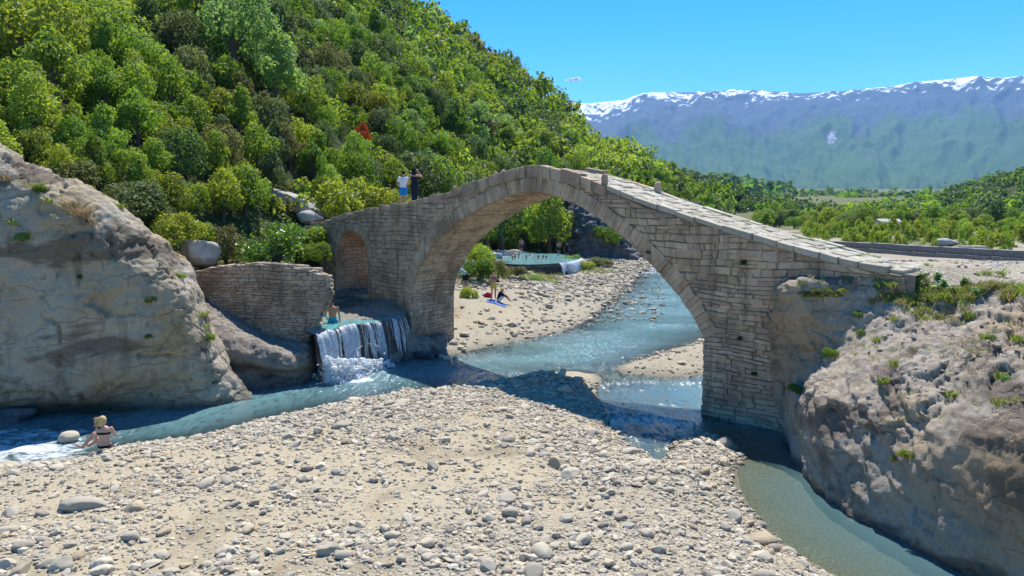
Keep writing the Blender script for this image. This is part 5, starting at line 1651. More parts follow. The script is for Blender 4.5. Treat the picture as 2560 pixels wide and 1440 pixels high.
o = merge_stones(far2, np.random.default_rng(86).lognormal(math.log(0.085), 0.45, len(far2)).clip(0.04, 0.3), SV0, SF0, 'spit_shingle', M['pebble'], 87, (0.35, 0.6)); tag(o, 'shingle of the small spit beside the right pier', 'shingle', kind='stuff')
# stones standing in the upstream riffle
r = np.random.default_rng(88)
P = np.stack([r.uniform(1330, 1660, 900), r.uniform(676, 800, 900)], 1)
W = np.array([pz(u, v, 0.3) for u, v in P])
W = W[(W[:, 1] > 42) & (W[:, 1] < 76)]
W[:, 2] = river_z(W[:, 1]) - 0.02
o = merge_stones(W, r.lognormal(math.log(0.12), 0.4, len(W)).clip(0.06, 0.4), SV0, SF0, 'riffle_stones', M['pebble'], 89, (0.35, 0.6)); tag(o, 'stones breaking the surface of the upstream riffle', 'stones', kind='stuff')
# plateau gravel on the right bank
P = np.stack([r.uniform(12, 36, 2500), r.uniform(18.5, 46, 2500)], 1)
W = np.concatenate([P, ground_z(P[:, 0], P[:, 1])[:, None]], 1)
o = merge_stones(W, r.uniform(0.03, 0.09, len(W)), SV0, SF0, 'plateau_gravel', M['pebble'], 90); tag(o, 'coarse gravel on the track at the bridge\'s right end', 'gravel', kind='stuff')

# boulders with a place of their own: u, v (base), radius, flat, label, material, anchor z
def boulder(u, v, z, s, sc, label, mat='pebble', name='boulder', seed=0, group=None, sub=3, wet=0.0, cat='boulder'):
    r = np.random.default_rng(seed + 500)
    V, F = ICO[sub]
    V = V.copy()
    for _ in range(9):
        d = r.normal(0, 1, 3); d /= np.linalg.norm(d)
        V = V - np.maximum(V @ d - r.uniform(0.7, 0.95), 0)[:, None] * d * 0.85
    V = V * (1 + 0.10 * fbm(V * 1.6 + seed, 3, seed=seed)[:, None] + 0.03 * fbm(V * 6 + seed, 2, seed=seed)[:, None]) * np.array(sc) * s
    p = pz(u, v, z)
    o = add(name, V, F, M[mat], None, True, {'tint': ('POINT', np.full(len(V), r.uniform(0, 1))), 'wet': ('POINT', np.full(len(V), wet))})
    o.location = (p[0], p[1], p[2] + s * sc[2] * 0.45)
    o.rotation_euler = (r.normal(0, 0.1), r.normal(0, 0.1), r.uniform(-0.4, 0.4))
    return tag(o, label, cat, group)
boulder(172, 1100, 0.0, 0.28, (1.1, 0.9, 0.65), 'round pale boulder with a dark side in the white rapids', seed=1)
boulder(30, 1050, 0.0, 0.55, (1.2, 0.8, 0.55), 'dark wet boulder under the overhang at the left edge', 'rock_cliff', seed=2)
boulder(-20, 1062, 0.0, 0.6, (1.2, 0.9, 0.4), 'flat dark boulder leaving the picture at the left edge', 'rock_cliff', seed=3)
boulder(22, 1180, 0.05, 0.26, (1.3, 0.9, 0.7), 'brown boulder on the near shore at the left edge', seed=4)
boulder(215, 1165, 0.05, 0.34, (1.5, 0.7, 0.35), 'flat pale stone under the feet of the seated woman', seed=5, cat='stone')
boulder(268, 1138, 0.05, 0.32, (1.5, 0.9, 0.40), 'dark flat stone the woman sits on', seed=6, cat='stone')
boulder(325, 1140, 0.05, 0.22, (1.5, 0.9, 0.5), 'pointed light stone just right of the seated woman', seed=7, cat='stone')
boulder(2480, 676, 4.62, 0.36, (1.15, 0.55, 0.42), 'long rounded boulder lying alone on the track at the right', 'rock_pale', seed=8)
boulder(2365, 612, 3.3, 0.9, (1.2, 0.6, 0.45), 'low heap of rubble in front of the poplars', 'rock_pale', seed=9, cat='rubble')
boulder(795, 945, 0.0, 0.55, (1.2, 0.7, 0.32), 'flat ochre rock beside the foot of the waterfall', 'rock_left', seed=10, cat='rock')
boulder(205, 1275, 0.5, 0.34, (1.4, 0.8, 0.55), 'big flat-topped pale slab among the left foreground stones', seed=12, cat='stone')
boulder(255, 1425, 0.55, 0.19, (1.0, 0.95, 0.8), 'white pitted round stone at the lower left edge of the picture', seed=13, cat='stone')
boulder(340, 1285, 0.5, 0.20, (1.0, 0.9, 0.85), 'blocky brown stone standing right of the big pale slab', seed=14, cat='stone')
for k, (u, v, s) in enumerate(((880, 918, 0.26), (912, 905, 0.30), (945, 900, 0.26), (958, 882, 0.34), (998, 884, 0.36), (1028, 888, 0.32), (1050, 893, 0.28), (1076, 896, 0.20), (1092, 890, 0.18), (975, 902, 0.24), (890, 936, 0.20), (1012, 902, 0.2))):
    boulder(u, v, 0.02, s, (1.15, 0.9, 0.75), 'dark wet boulder at the foot of the near waterfall', 'rock_cliff', seed=30 + k, group='wet boulders below the near waterfall', sub=2, wet=0.8)
for k, (u, v, s) in enumerate(((1104, 893, 0.14), (1118, 898, 0.16), (1138, 896, 0.12))):
    boulder(u, v, 0.02, s, (1.2, 0.9, 0.6), 'small pale stone at the toe of the left pier', seed=50 + k, group='small pale stones at the left pier', sub=2, cat='stone')
# rocks of the terrace: above the ruined wall and where the sunbathers lie
def terrace_rock(u, v, y, s, sc, rot, label, seed):
    o = boulder(u, v, 0, s, sc, label, 'rock_pale', 'boulder', seed)
    p = py(u, v, y)
    o.location = (p[0], p[1], p[2])
    o.rotation_euler = rot
terrace_rock(505, 632, 30.2, 0.85, (1.0, 0.8, 0.75), (0.1, 0.3, 0.2), 'rounded grey boulder above the left end of the ruined wall', 60)
terrace_rock(525, 512, 39.5, 1.5, (1.5, 0.8, 0.28), (0, 0.38, 0.1), 'long tilted grey slab on the hillside above the ruined wall', 61)
terrace_rock(720, 505, 41.5, 1.9, (1.45, 0.8, 0.30), (0, 0.30, 0.1), 'long tilted pale slab on which the sunbathers lie', 62)
terrace_rock(775, 545, 40.0, 0.75, (1.1, 0.8, 0.55), (0, 0.2, 0.1), 'rounded boulder just below the sunbathers', 63)
terrace_rock(668, 478, 44.0, 0.8, (1.3, 0.8, 0.4), (0, 0.25, 0.1), 'pale rock block uphill left of the sunbathers', 64)
for k, (u, v, y, s) in enumerate(((1238, 640, 70, 0.55), (1252, 637, 74, 0.8), (1290, 633, 79, 0.7), (1222, 648, 66, 0.6))):
    p = py(u, v, y)
    o = boulder(u, v, 0, s, (1.3, 0.9, 0.6), 'pale rock on the back rim of the round pool', 'rock_pale', seed=70 + k, group='pale rocks behind the round pool', sub=2, cat='rock')
    o.location = tuple(p)
r = np.random.default_rng(99)
for k, (u, v, s) in enumerate(((1295, 712, 0.45), (1303, 722, 0.35), (1330, 715, 0.5), (1345, 722, 0.35), (1290, 695, 0.3), (1375, 725, 0.32), (1265, 700, 0.3), (1420, 742, 0.25))):
    boulder(u, v, 0.75, s, (1.2, 0.9, 0.5), 'rock on the shingle between the scrub and the riffle', 'rock_pale', seed=80 + k, group='rocks on the far shingle', sub=2, cat='rock')

# ------------------------------------------------------------------ near pool, weir and waterfall
LIP = np.array([pz(786, 836, 1.80), pz(840, 822, 1.80), pz(885, 812, 1.80), pz(935, 806, 1.80), pz(1006, 794, 1.80)])
o = add('pool', [LIP[0], LIP[1], LIP[2], LIP[3], LIP[4], (-4.75, 32.3, 1.8), (-5.0, 34.5, 1.8), (-8.5, 37, 1.8), (-10.5, 35, 1.8), (-10.5, 30, 1.8), (-8.2, 28.6, 1.8)], np.arange(11)[None], M['pool'],
        attrs={'depth': ('POINT', np.full(11, 0.5)), 'foam': ('POINT', np.zeros(11)), 'wave': ('POINT', np.full(11, 0.5))})
tag(o, kind='structure')
lip = resample(LIP, 120)
lip[:, 2] += 0.05 * vnoise(np.stack([np.arange(120) * 0.16, np.zeros(120), np.zeros(120)], 1), 9)
lip[:, :2] += 0.07 * np.stack([vnoise(np.stack([np.arange(120) * 0.2, np.zeros(120), np.zeros(120)], 1), k) for k in (3, 4)], 1)
out_dir = np.array([0.80, -0.60, 0.0])
# weir body
hgt = np.linspace(0, 1, 30)
G = np.zeros((120, 32, 3))
G[:, 0] = lip - out_dir * 0.8 + np.array([0, 0, -0.06])
G[:, 1] = lip + np.array([0, 0, -0.03])
for j, h in enumerate(hgt):
    G[:, j + 2] = lip + out_dir * (0.02 + 0.25 * h ** 1.5) + np.array([0, 0, -0.05 - 2.3 * h])
V = G.reshape(-1, 3)
V = V + (0.10 * fbm(V * 2.2, 4, seed=401) + 0.04 * fbm(V * 7, 2, seed=402))[:, None] * out_dir * np.clip(np.tile(np.concatenate([[0, 0], hgt * 3]), 120), 0, 1)[:, None]
o = add('weir', V, grid_faces(120, 32), M['rock_slab'], None, True, {'wet': ('POINT', np.full(len(V), 0.7))})
tag(o, 'dark wet rock step behind the near waterfall', 'weir')
def waterfall(name, lipc, outd, drop, n, reach, label, seed, dens=None, wscale=1.0):
    e = empty(name, lipc[len(lipc) // 2] - np.array([0, 0, drop]))
    tag(e, label, 'waterfall')
    inv = Matrix.Translation(-e.location)
    r = np.random.default_rng(seed)
    a = Acc()
    m = len(lipc)
    tang = lipc[-1] - lipc[0]; tang /= np.linalg.norm(tang)
    for k in range(n):
        i = r.uniform(0, m - 1)
        f = i / (m - 1)
        if dens is not None and r.uniform() > dens(f):
            continue
        base = lerp(lipc[int(i)], lipc[min(int(i) + 1, m - 1)], i % 1)
        w = r.lognormal(math.log(0.022), 0.6) * (wscale if not callable(wscale) else wscale(f))
        L = r.uniform(0.5, 0.95) if r.uniform() < 0.7 else r.uniform(0.2, 0.5)
        st0 = r.uniform(0, 0.25) if r.uniform() < 0.3 else 0.0
        ts = np.linspace(st0, min(1.0, st0 + L), 9)
        pts = np.array([base + outd * (reach * t ** 0.6 + 0.03 + r.normal(0, 0.008)) + tang * r.normal(0, 0.012) + np.array([0, 0, -drop * t ** 1.4 + 0.02]) for t in ts])
        wd = w * (0.5 + 0.9 * ts) * r.uniform(0.7, 1.3, 9)
        prof = np.sin(np.linspace(0.25, math.pi - 0.05, 9)) ** 0.5
        A_ = pts - tang * (wd * prof)[:, None]; B_ = pts + tang * (wd * prof)[:, None]; C_ = pts + outd * (wd * prof * 0.8)[:, None]
        V = np.stack([A_, C_, B_], 1).reshape(-1, 3)
        F = []
        for j in range(8):
            F += [[3 * j, 3 * j + 1, 3 * j + 4, 3 * j + 3], [3 * j + 1, 3 * j + 2, 3 * j + 5, 3 * j + 4]]
        a.put(V, np.array(F))
    o = a.build('water_strands', M['white_water'], e, True); o['kind'] = 'stuff'; o.matrix_parent_inverse = inv
    return e, inv
def near_dens(f):
    c = float(vnoise(np.array([f * 16.0, 0.5, 0.5]), 77)) + 0.6 * float(vnoise(np.array([f * 41.0, 0.5, 0.5]), 78))
    return (1.0 if f < 0.42 else 0.75 if f < 0.62 else 0.6) * (0.12 if c < -0.25 else 0.55 if c < 0.1 else 1.0)
wf, winv = waterfall('waterfall', lip, out_dir, 1.78, 820, 0.42, 'small waterfall spilling over the weir between the ruined wall and the bridge', 5, near_dens, lambda f: 2.0 if f < 0.35 else 1.2)
# foam and spray at its foot
sp = Acc()
r = np.random.default_rng(8)
V0, F0 = ICO[0]
def spray(n, centre, spread, size):
    for k in range(n):
        c = centre + r.normal(0, 1, 3) * np.array(spread)
        c[2] = abs(c[2])
        sp.put(V0 * r.uniform(*size) * np.array([1.2, 1, 0.8]) + c, F0)
for k in range(16):
    f = k / 15
    b = lerp(lip[2], lip[70], f) + out_dir * 0.6
    b[2] = 0.05
    spray(60 if f < 0.6 else 28, b, (0.22, 0.22, 0.28 * (1.2 - 0.6 * f)), (0.010, 0.045))
for u, v in ((850, 925), (870, 940), (835, 912), (890, 945), (930, 890), (960, 905)):
    spray(60, pz(u, v, 0.02), (0.30, 0.22, 0.10), (0.012, 0.05))
o = sp.build('spray', M['white_water'], wf, True); o['kind'] = 'stuff'; o.matrix_parent_inverse = winv
fo = Acc()
for k in range(420):
    f = r.uniform(0, 0.85) ** 1.5
    b = lerp(lip[2], lip[110], f) + out_dir * r.uniform(0.45, 0.95); b[2] = r.uniform(0, 0.95) ** 1.8 * (1.1 - f)
    V, F = ICO[1]
    V = V * (1 + 0.6 * fbm(V * 2.6 + k * 3.3, 3, seed=k)[:, None]) * np.array([1.2, 1.0, 0.8]) * r.uniform(0.025, 0.10)
    fo.put(V + b, F)
o = fo.build('foam', M['white_water'], wf, True); o['kind'] = 'stuff'; o.matrix_parent_inverse = winv
# cascades between the boulders
cs = Acc()
for (u0, v0, z0_), (u1, v1, z1_) in (((905, 868, 0.95), (845, 925, 0.05)), ((920, 860, 1.0), (960, 905, 0.05)), ((880, 872, 0.9), (870, 932, 0.05)), ((825, 870, 0.8), (812, 925, 0.05))):
    a_, b_ = pz(u0, v0, z0_), pz(u1, v1, z1_)
    side = np.cross(b_ - a_, [0, 0, 1]); side /= np.linalg.norm(side)
    for k in range(26):
        off = r.normal(0, 0.16)
        ts = np.linspace(r.uniform(0, 0.2), r.uniform(0.75, 1.05), 7)
        pts = np.array([lerp(a_, b_, t) + side * (off * (0.6 + 0.8 * t) + r.normal(0, 0.012)) + np.array([0, 0, 0.14 * math.sin(math.pi * t) + r.normal(0, 0.012) + 0.05]) for t in ts])
        V, F = tube(pts, 0.018 * r.uniform(0.5, 1.6) * np.sin(np.linspace(0.3, 2.9, 7)), 5)
        cs.put(V, F)
o = cs.build('cascade', M['white_water'], wf, True); o['kind'] = 'stuff'; o.matrix_parent_inverse = winv

# ------------------------------------------------------------------ round thermal pool with its own fall
RIM = [(1226, 645), (1240, 637), (1270, 633), (1320, 631), (1390, 634), (1430, 640), (1448, 647), (1438, 652), (1415, 656), (1380, 659), (1340, 661), (1300, 661), (1262, 659), (1236, 653)]
PZ = 1.75
rim = np.array([pz(u, v, PZ) for u, v in RIM])
k = len(rim)
o = add('thermal_pool', np.concatenate([rim, [rim.mean(0)]]), np.array([[i, (i + 1) % k, k] for i in range(k)])[:, ::-1], M['pool'], attrs={'depth': ('POINT', np.full(k + 1, 0.6)), 'foam': ('POINT', np.zeros(k + 1)), 'wave': ('POINT', np.full(k + 1, 0.5))})
tag(o, kind='structure')
front = rim[6:14]
fr = resample(front, 46)
ctr = rim.mean(0)
e = empty('pool_rim', fr[20] - np.array([0, 0, 1.2]))
tag(e, 'curved dark stone rim holding the round turquoise pool', 'pool rim')
inv = Matrix.Translation(-e.location)
outv = fr - ctr; outv[:, 2] = 0; outv /= np.linalg.norm(outv, axis=1, keepdims=True)
V = np.concatenate([fr - outv * 0.25 + np.array([0, 0, -0.03]), fr + np.array([0, 0, -0.03]), fr + outv * 0.02 + np.array([0, 0, -0.10]), fr + outv * 0.12 + np.array([0, 0, -1.6])])
F = np.concatenate([np.array([[j * 46 + i, j * 46 + i + 1, (j + 1) * 46 + i + 1, (j + 1) * 46 + i] for i in range(45)]) for j in range(3)])
o = add('wall', V, F, M['rock_cliff'], e, False, {'wet': ('POINT', np.full(len(V), 0.85))}); o.matrix_parent_inverse = inv
for i in range(44):
    for j in range(5):
        q0 = fr[i] + outv[i] * (0.03 + 0.015 * j); q1 = fr[i + 1] + outv[i + 1] * (0.03 + 0.015 * j)
        tw = lambda a, b, d: lerp(q0, q1, a) + outv[i] * d + np.array([0, 0, b])
        z0 = -0.16 - j * 0.22
        Vs, Fs, _ = stone_block([(0.0, z0 - 0.2), (1.0, z0 - 0.2), (1.0, z0), (0.0, z0)], tw, random.uniform(0.02, 0.10), 0.05, 0.02, 0.05, 0.01)
        me = new_mesh('rim_stone', Vs, Fs, False, {'wet': ('POINT', np.full(12, 0.5 + 0.4 * random.random()))})
        o = link('rim_stone', me, M['rock_cliff'], e); o.matrix_parent_inverse = inv
flip = resample(np.array([pz(1394, 658, PZ), pz(1420, 655, PZ), pz(1440, 651, PZ), pz(1452, 646, PZ)]), 60)
od = np.array([0.75, -0.66, 0])
wf2, winv2 = waterfall('waterfall', flip, od, 1.15, 520, 0.55, 'little white waterfall pouring from the round pool into the river', 15, lambda f: 0.35 if f < 0.2 else 1.0, 2.6)

# ------------------------------------------------------------------ gabion wall, block and house in the valley
GPTS = np.array([(36.5, 34.0), (33.6, 40.0), (31.0, 45.5), (27.6, 56.0), (24.5, 66.0), (21.5, 76.0)])
gl = np.concatenate([[0], np.cumsum(np.linalg.norm(np.diff(GPTS, axis=0), axis=1))])
ge = empty('gabion_wall', (31.0, 45.5, 3.1))
tag(ge, 'long low two-tier gabion wall along the gravel track at the right', 'wall')
inv = Matrix.Translation(-ge.location)
tg = NT('wire_gabion')
v_ = tg.vor(9.0)
gc = tg.mix(tg.noise(7, 4), (0.17, 0.16, 0.145), (0.33, 0.31, 0.28))
M['gabion'] = tg.done(tg.bsdf(gc, 0.9, tg.bump(v_, 1.0, 0.08), 0.2))
a = 0.0
while a < gl[-1] - 2:
    p0 = np.array([np.interp(a, gl, GPTS[:, k]) for k in (0, 1)]); p1 = np.array([np.interp(a + 1.97, gl, GPTS[:, k]) for k in (0, 1)])
    dv = (p1 - p0) / np.linalg.norm(p1 - p0); nv = np.array([dv[1], -dv[0]])
    if nv[0] > 0: nv = -nv
    for tier in range(2):
        z0 = gz(*p0) - 0.12 + tier * 0.43
        off = nv * (0.25 - 0.28 * tier)
        # box with bulging stone-filled faces
        n_ = 7
        gx, gy_ = np.meshgrid(np.linspace(0, 1, n_), np.linspace(0, 1, 4), indexing='ij')
        prof = [(0, 0.0), (0.0, 0.42), (1, 0.42), (1, 0.0)]
        rows = []
        for f in np.linspace(0, 1, 9):
            c = lerp(p0, p1, f) + off
            sag = 0.02 * math.sin(math.pi * f)
            rows.append([np.array([*(c - nv * -0.35), z0]), np.array([*(c + nv * (0.38 + 0.03 * math.sin(f * 9))), z0 + 0.2]), np.array([*(c + nv * 0.35), z0 + 0.42 - sag]), np.array([*(c - nv * 0.35), z0 + 0.42 - sag]), np.array([*(c - nv * 0.35), z0])])
        V = np.array(rows).reshape(-1, 3)
        F = grid_faces(9, 5)
        caps = [[0, 1, 2, 3, 4], [40 + 4, 40 + 3, 40 + 2, 40 + 1, 40]]
        o = add('basket', V, [F, np.array(caps)], M['gabion'], ge); o.matrix_parent_inverse = inv
    a += 2.0
# white wrapped block on the flat
p = pz(2432, 620, 3.45)
def soft_box(w, d, h, bev=0.08):
    xs = [-w / 2, -w / 2 + bev, 0, w / 2 - bev, w / 2]; V = []
    for z, i in ((0, 0.0), (h - bev, 0.0), (h, bev)):
        for x, y in ((-w / 2 + i, -d / 2 + i), (-w / 6, -d / 2 + i - 0.03), (w / 6, -d / 2 + i + 0.02), (w / 2 - i, -d / 2 + i), (w / 2 - i, d / 2 - i), (0, d / 2 - i + 0.03), (-w / 2 + i, d / 2 - i)):
            V.append((x, y, z + random.uniform(-0.02, 0.02)))
    F = []
    for j in range(2):
        for k in range(7):
            F.append([j * 7 + k, j * 7 + (k + 1) % 7, (j + 1) * 7 + (k + 1) % 7, (j + 1) * 7 + k])
    return np.array(V), [np.array(F), np.arange(14, 21)[None]]
V, F = soft_box(1.6, 1.0, 0.55)
o = add('stone_block', V + np.array([p[0], p[1], gz(p[0], p[1]) - 0.05]), F, M['rock_pale'], smooth=False); tag(o, 'squared whitish block resting on the flat before the poplars', 'block')
# house behind the poplars
hx, hy = (2222 - 1280) / FPX * 123, 123.0
hz_ = gz(hx, hy)
he = empty('house', (hx, hy, hz_), 0.0, 0.62); tag(he, 'low white house half hidden behind the young poplars', 'house')
M['white_paint'] = mat_plain('white_render', (0.78, 0.76, 0.72), 0.8)
M['roof_tile'] = mat_plain('faded_roof', (0.42, 0.36, 0.32), 0.8)
M['dark_glass'] = mat_plain('dark_glass', (0.03, 0.035, 0.04), 0.2, 0.5)
def box(x0, x1, y0, y1, z0, z1):
    return [(x0, y0, z0), (x1, y0, z0), (x1, y1, z0), (x0, y1, z0), (x0, y0, z1), (x1, y0, z1), (x1, y1, z1), (x0, y1, z1)], np.array([(0, 3, 2, 1), (4, 5, 6, 7), (0, 1, 5, 4), (1, 2, 6, 5), (2, 3, 7, 6), (3, 0, 4, 7)])
add('wall', *box(-2.8, 2.8, 0, 3, 0, 2.3), M['white_paint'], he)
add('roof', [(-3, -0.3, 2.3), (3, -0.3, 2.3), (3, 3.3, 2.3), (-3, 3.3, 2.3), (-3, 1.5, 3.0), (3, 1.5, 3.0)], [np.array([(0, 1, 5, 4), (2, 3, 4, 5), (3, 2, 1, 0)]), np.array([(0, 4, 3), (1, 2, 5)])], M['roof_tile'], he)
for x in (-1.8, 0.2, 1.8):
    w_ = add('window', *box(x - 0.4, x + 0.4, -0.04, 0.02, 0.9, 1.8), M['white_paint'], he)
    add('pane', *box(x - 0.33, x + 0.33, -0.06, -0.03, 0.97, 1.73), M['dark_glass'], w_)
add('door', *box(-0.95, -0.35, -0.04, 0.02, 0.0, 1.9), M['roof_tile'], he)

# broken stones lying on the right outcrop
r = np.random.default_rng(321)
pts = []
for k in range(300):
    u, v = r.uniform(2140, 2600), r.uniform(770, 1010)
    q = hit(u, v, 'rock_outcrop')
    if q is not None and q[1][2] > 0.35 and fbm(q[0] * 0.8, 2, seed=333) > -0.05:
        pts.append(q[0])
pts = np.array(pts)
o = merge_stones(pts, r.lognormal(math.log(0.042), 0.5, len(pts)).clip(0.02, 0.12), SV1, SF1, 'rubble', M['rock_right'], 91, (0.3, 0.7), 0.1); tag(o, 'broken angular stones lying on top of the right outcrop', 'rubble', kind='stuff')

# ------------------------------------------------------------------ grass, weeds and small plants on the rocks
def tuft(acc, p, n, h, spread, r, lean=0.35):
    a = r.uniform(0, 2 * np.pi, n); rr_ = spread * np.sqrt(r.uniform(0, 1, n))
    B = np.stack([p[0] + np.cos(a) * rr_, p[1] + np.sin(a) * rr_, np.full(n, p[2] - 0.02)], 1)
    hh = h * r.uniform(0.5, 1.15, n)
    d = np.stack([r.normal(0, lean, n), r.normal(0, lean, n), np.ones(n)], 1) * hh[:, None]
    w = np.stack([np.cos(a + 1.57), np.sin(a + 1.57), np.zeros(n)], 1) * (0.007 + 0.012 * h)
    Mi = B + d * 0.55
    T = B + d + np.stack([d[:, 0] * 0.5, d[:, 1] * 0.5, -0.12 * hh], 1)
    V = np.stack([B - w, B + w, Mi + w * 0.7, T, Mi - w * 0.7], 1).reshape(-1, 3)
    acc.put(V, np.arange(5 * n).reshape(n, 5))
    acc.A[-1] = np.repeat(r.uniform(0, 1, n), 5)
r = np.random.default_rng(123)
gr, dr = Acc(), Acc()
def grass_patch(u0, u1, v0, v1, n, h, dens_blades, surf, ratio_dry=0.25):
    for k in range(n):
        u, v = r.uniform(u0, u1), r.uniform(v0, v1)
        q = hit(u, v, *surf)
        if q is None: continue
        if fbm(q[0] * 0.9, 2, seed=501) < -0.18: continue
        tuft(dr if r.uniform() < ratio_dry else gr, q[0], dens_blades, h * r.uniform(0.6, 1.3), 0.12, r)
RS = ('rock_outcrop', 'ground')
grass_patch(2290, 2560, 688, 750, 420, 0.20, 26, RS, 0.28)
grass_patch(2180, 2430, 735, 800, 260, 0.10, 22, RS, 0.25)
grass_patch(2440, 2560, 735, 790, 150, 0.24, 24, RS, 0.35)
grass_patch(2150, 2340, 690, 760, 130, 0.16, 18, RS, 0.2)
grass_patch(2200, 2330, 660, 690, 24, 0.12, 16, RS, 0.4)
grass_patch(1990, 2150, 655, 720, 36, 0.14, 16, RS, 0.2)
grass_patch(2130, 2560, 790, 900, 70, 0.08, 14, RS, 0.4)
grass_patch(2150, 2560, 880, 1060, 40, 0.07, 14, RS, 0.3)
for u, v in ((2192, 852), (2236, 912), (2208, 955), (2380, 990), (2490, 940), (2500, 1010), (2465, 845), (2540, 850)):
    q = hit(u, v, *RS)
    if q: tuft(gr, q[0], 60, 0.17, 0.13, r)
for u, v, n_, h_ in ((205, 540, 160, 0.40), (185, 520, 90, 0.34), (15, 450, 70, 0.3), (225, 560, 80, 0.3)):
    q = hit(u, v, 'cliff')
    if q: tuft(dr, q[0], n_, h_, 0.22, r, 0.5)
for u, v in ((505, 790), (515, 820), (525, 845), (300, 520), (98, 470), (60, 590), (35, 560), (120, 505)):
    q = hit(u, v, 'cliff')
    if q: tuft(gr, q[0], 60, 0.22, 0.16, r, 0.6)
for k in range(70):                                        # terrace above the wall
    x, y = r.uniform(-13, -8.5), r.uniform(29.7, 33)
    tuft(gr if r.uniform() < 0.7 else dr, (x, y, gz(x, y)), 26, 0.22, 0.2, r)
for k in range(160):                                       # far bank below the pool rim and by the cliff
    u, v = (r.uniform(1255, 1400), r.uniform(678, 700)) if k < 100 else (r.uniform(1435, 1530), r.uniform(655, 675))
    p = pz(u, v, 1.1)
    tuft(gr if r.uniform() < 0.75 else dr, (p[0], p[1], gz(p[0], p[1])), 22, 0.35, 0.35, r)
for k in range(46):                                        # weeds in the joints of the deck
    s_, n_ = r.uniform(8.5, 19.5), r.choice([r.uniform(0.1, 0.6), r.uniform(BW - 0.6, BW - 0.1), r.uniform(0.2, BW - 0.2)])
    tuft(gr, BP(s_, n_, float(deck_z(s_)) + 0.01), 16, 0.07, 0.14, r, 0.6)
o = gr.build('grass', LEAF['grass']); tag(o, 'green grass tufts growing on the rocks, banks and deck joints', 'grass', kind='stuff')
o = dr.build('dry_grass', LEAF['dry']); tag(o, 'dry straw-coloured grass tufts on the rocks and banks', 'grass', kind='stuff')
def weed(u, v, surf, h, label, group, flowers=True, leaf='pale'):
    q = hit(u, v, *surf)
    if q is None: return
    p = q[0]
    e = empty('flowering_weed' if flowers else 'herb', p); tag(e, label, 'weed', group)
    st_, lf, fl = Acc(), Acc(), Acc()
    for k in range(6):
        d = np.array([r.normal(0, 0.35), r.normal(0, 0.35), 1.0]); L = h * r.uniform(0.6, 1.1)
        V, F = tube([(0, 0, -0.03), d * L * 0.5, d * L], [0.006, 0.005, 0.003], 4); st_.put(V, F)
        C = np.array([d * L * f + r.normal(0, 0.035, 3) for f in r.uniform(0.1, 0.85, 22)])
        V, F = leaf_quads(C, np.tile([0, 0, 1.0], (len(C), 1)), 0.045, 2.0, 0.6, r); lf.put(V, F); lf.A[-1] = r.uniform(0, 1, len(V))
        if flowers:
            C = d * L + np.stack([r.normal(0, 0.03, 16), r.normal(0, 0.03, 16), r.normal(0, 0.006, 16)], 1)
            V, F = leaf_quads(C, np.tile([0, 0, 1.0], (16, 1)), 0.022, 1.1, 0.15, r); fl.put(V, F)
    st_.build('stem', LEAF['grass'], e); o = lf.build('leaves', LEAF[leaf], e); o['kind'] = 'stuff'
    if flowers:
        o = fl.build('flower_heads', LEAF['flower'], e); o['kind'] = 'stuff'
for u, v in ((2062, 672), (2090, 668), (2115, 662), (2035, 685), (2145, 668)):
    weed(u, v, RS, 0.26, 'white-flowered weed on the ledge where the ramp meets the rock', 'white-flowered weeds by the ramp')
for u, v in ((2310, 725), (2335, 732), (2360, 720), (2385, 735), (2300, 700), (2410, 715), (2345, 700), (2440, 742)):
    weed(u, v, RS, 0.22, 'white-flowered weed in the grass on top of the right outcrop', 'white-flowered weeds on the right outcrop')
for u, v, lab, lf_, r_ in ((2262, 1140, 'yellow-green seedling shrub growing from the face of the right outcrop', 'yellow', 0.16), (2235, 1150, 'tiny yellow-green sprout left of the seedling on the right outcrop', 'yellow', 0.09), (2078, 890, 'dark green bush in the hollow of the right outcrop', 'mid', 0.26), (1985, 975, 'dark shrub in the cleft at the left corner of the right outcrop', 'mid', 0.20), (2145, 790, 'bluish green herb cushion below the block on the right outcrop', 'pale', 0.18), (2152, 835, 'lower green cushion plant on the right outcrop\'s ledge', 'pale', 0.15), (2475, 850, 'grey-green cushion plant among the broken stones at the right', 'pale', 0.14), (2510, 950, 'small grey-green herb near the right edge of the picture', 'pale', 0.12)):
    q = hit(u, v, 'rock_outcrop')
    if q: tree('rock_shrub', 'shrub', random.randint(0, 1), lf_, q[0] - q[1] * 0.02, r_, 0.9, random.uniform(0, 6), lab, 'shrub')
for k in range(9):
    q = hit(2010 + k * 12, 735 + 8 * math.sin(k * 2.1), 'rock_outcrop')
    if q: tree('cushion_plant', 'shrub', k % 2, 'yellow' if k % 3 else 'olive', q[0], 0.15, 0.6, k, 'yellowish cushion plant in the mat on the outcrop\'s left shoulder', 'plant', 'cushion plants on the outcrop shoulder')
for u, v, lab, lf_, r_ in ((378, 755, 'small green herb rooted in the middle of the left cliff', 'pale', 0.22), (372, 845, 'small dark herb low on the left cliff', 'mid', 0.15), (55, 600, 'pale trailing plant on the cliff face near the left edge', 'pale', 0.25), (100, 480, 'leafy plant in a crack under the left cliff\'s crest', 'mid', 0.26), (520, 850, 'green fern-like clump in the cleft beside the ledge', 'fresh', 0.26), (198, 695, 'tiny dark herb in the cliff below the dark stain', 'mid', 0.12), (452, 695, 'grassy green clump on the cliff\'s right shoulder', 'fresh', 0.18)):
    q = hit(u, v, 'cliff')
    if q: tree('rock_herb', 'shrub', random.randint(0, 1), lf_, q[0], r_, 0.9, random.uniform(0, 6), lab, 'herb')
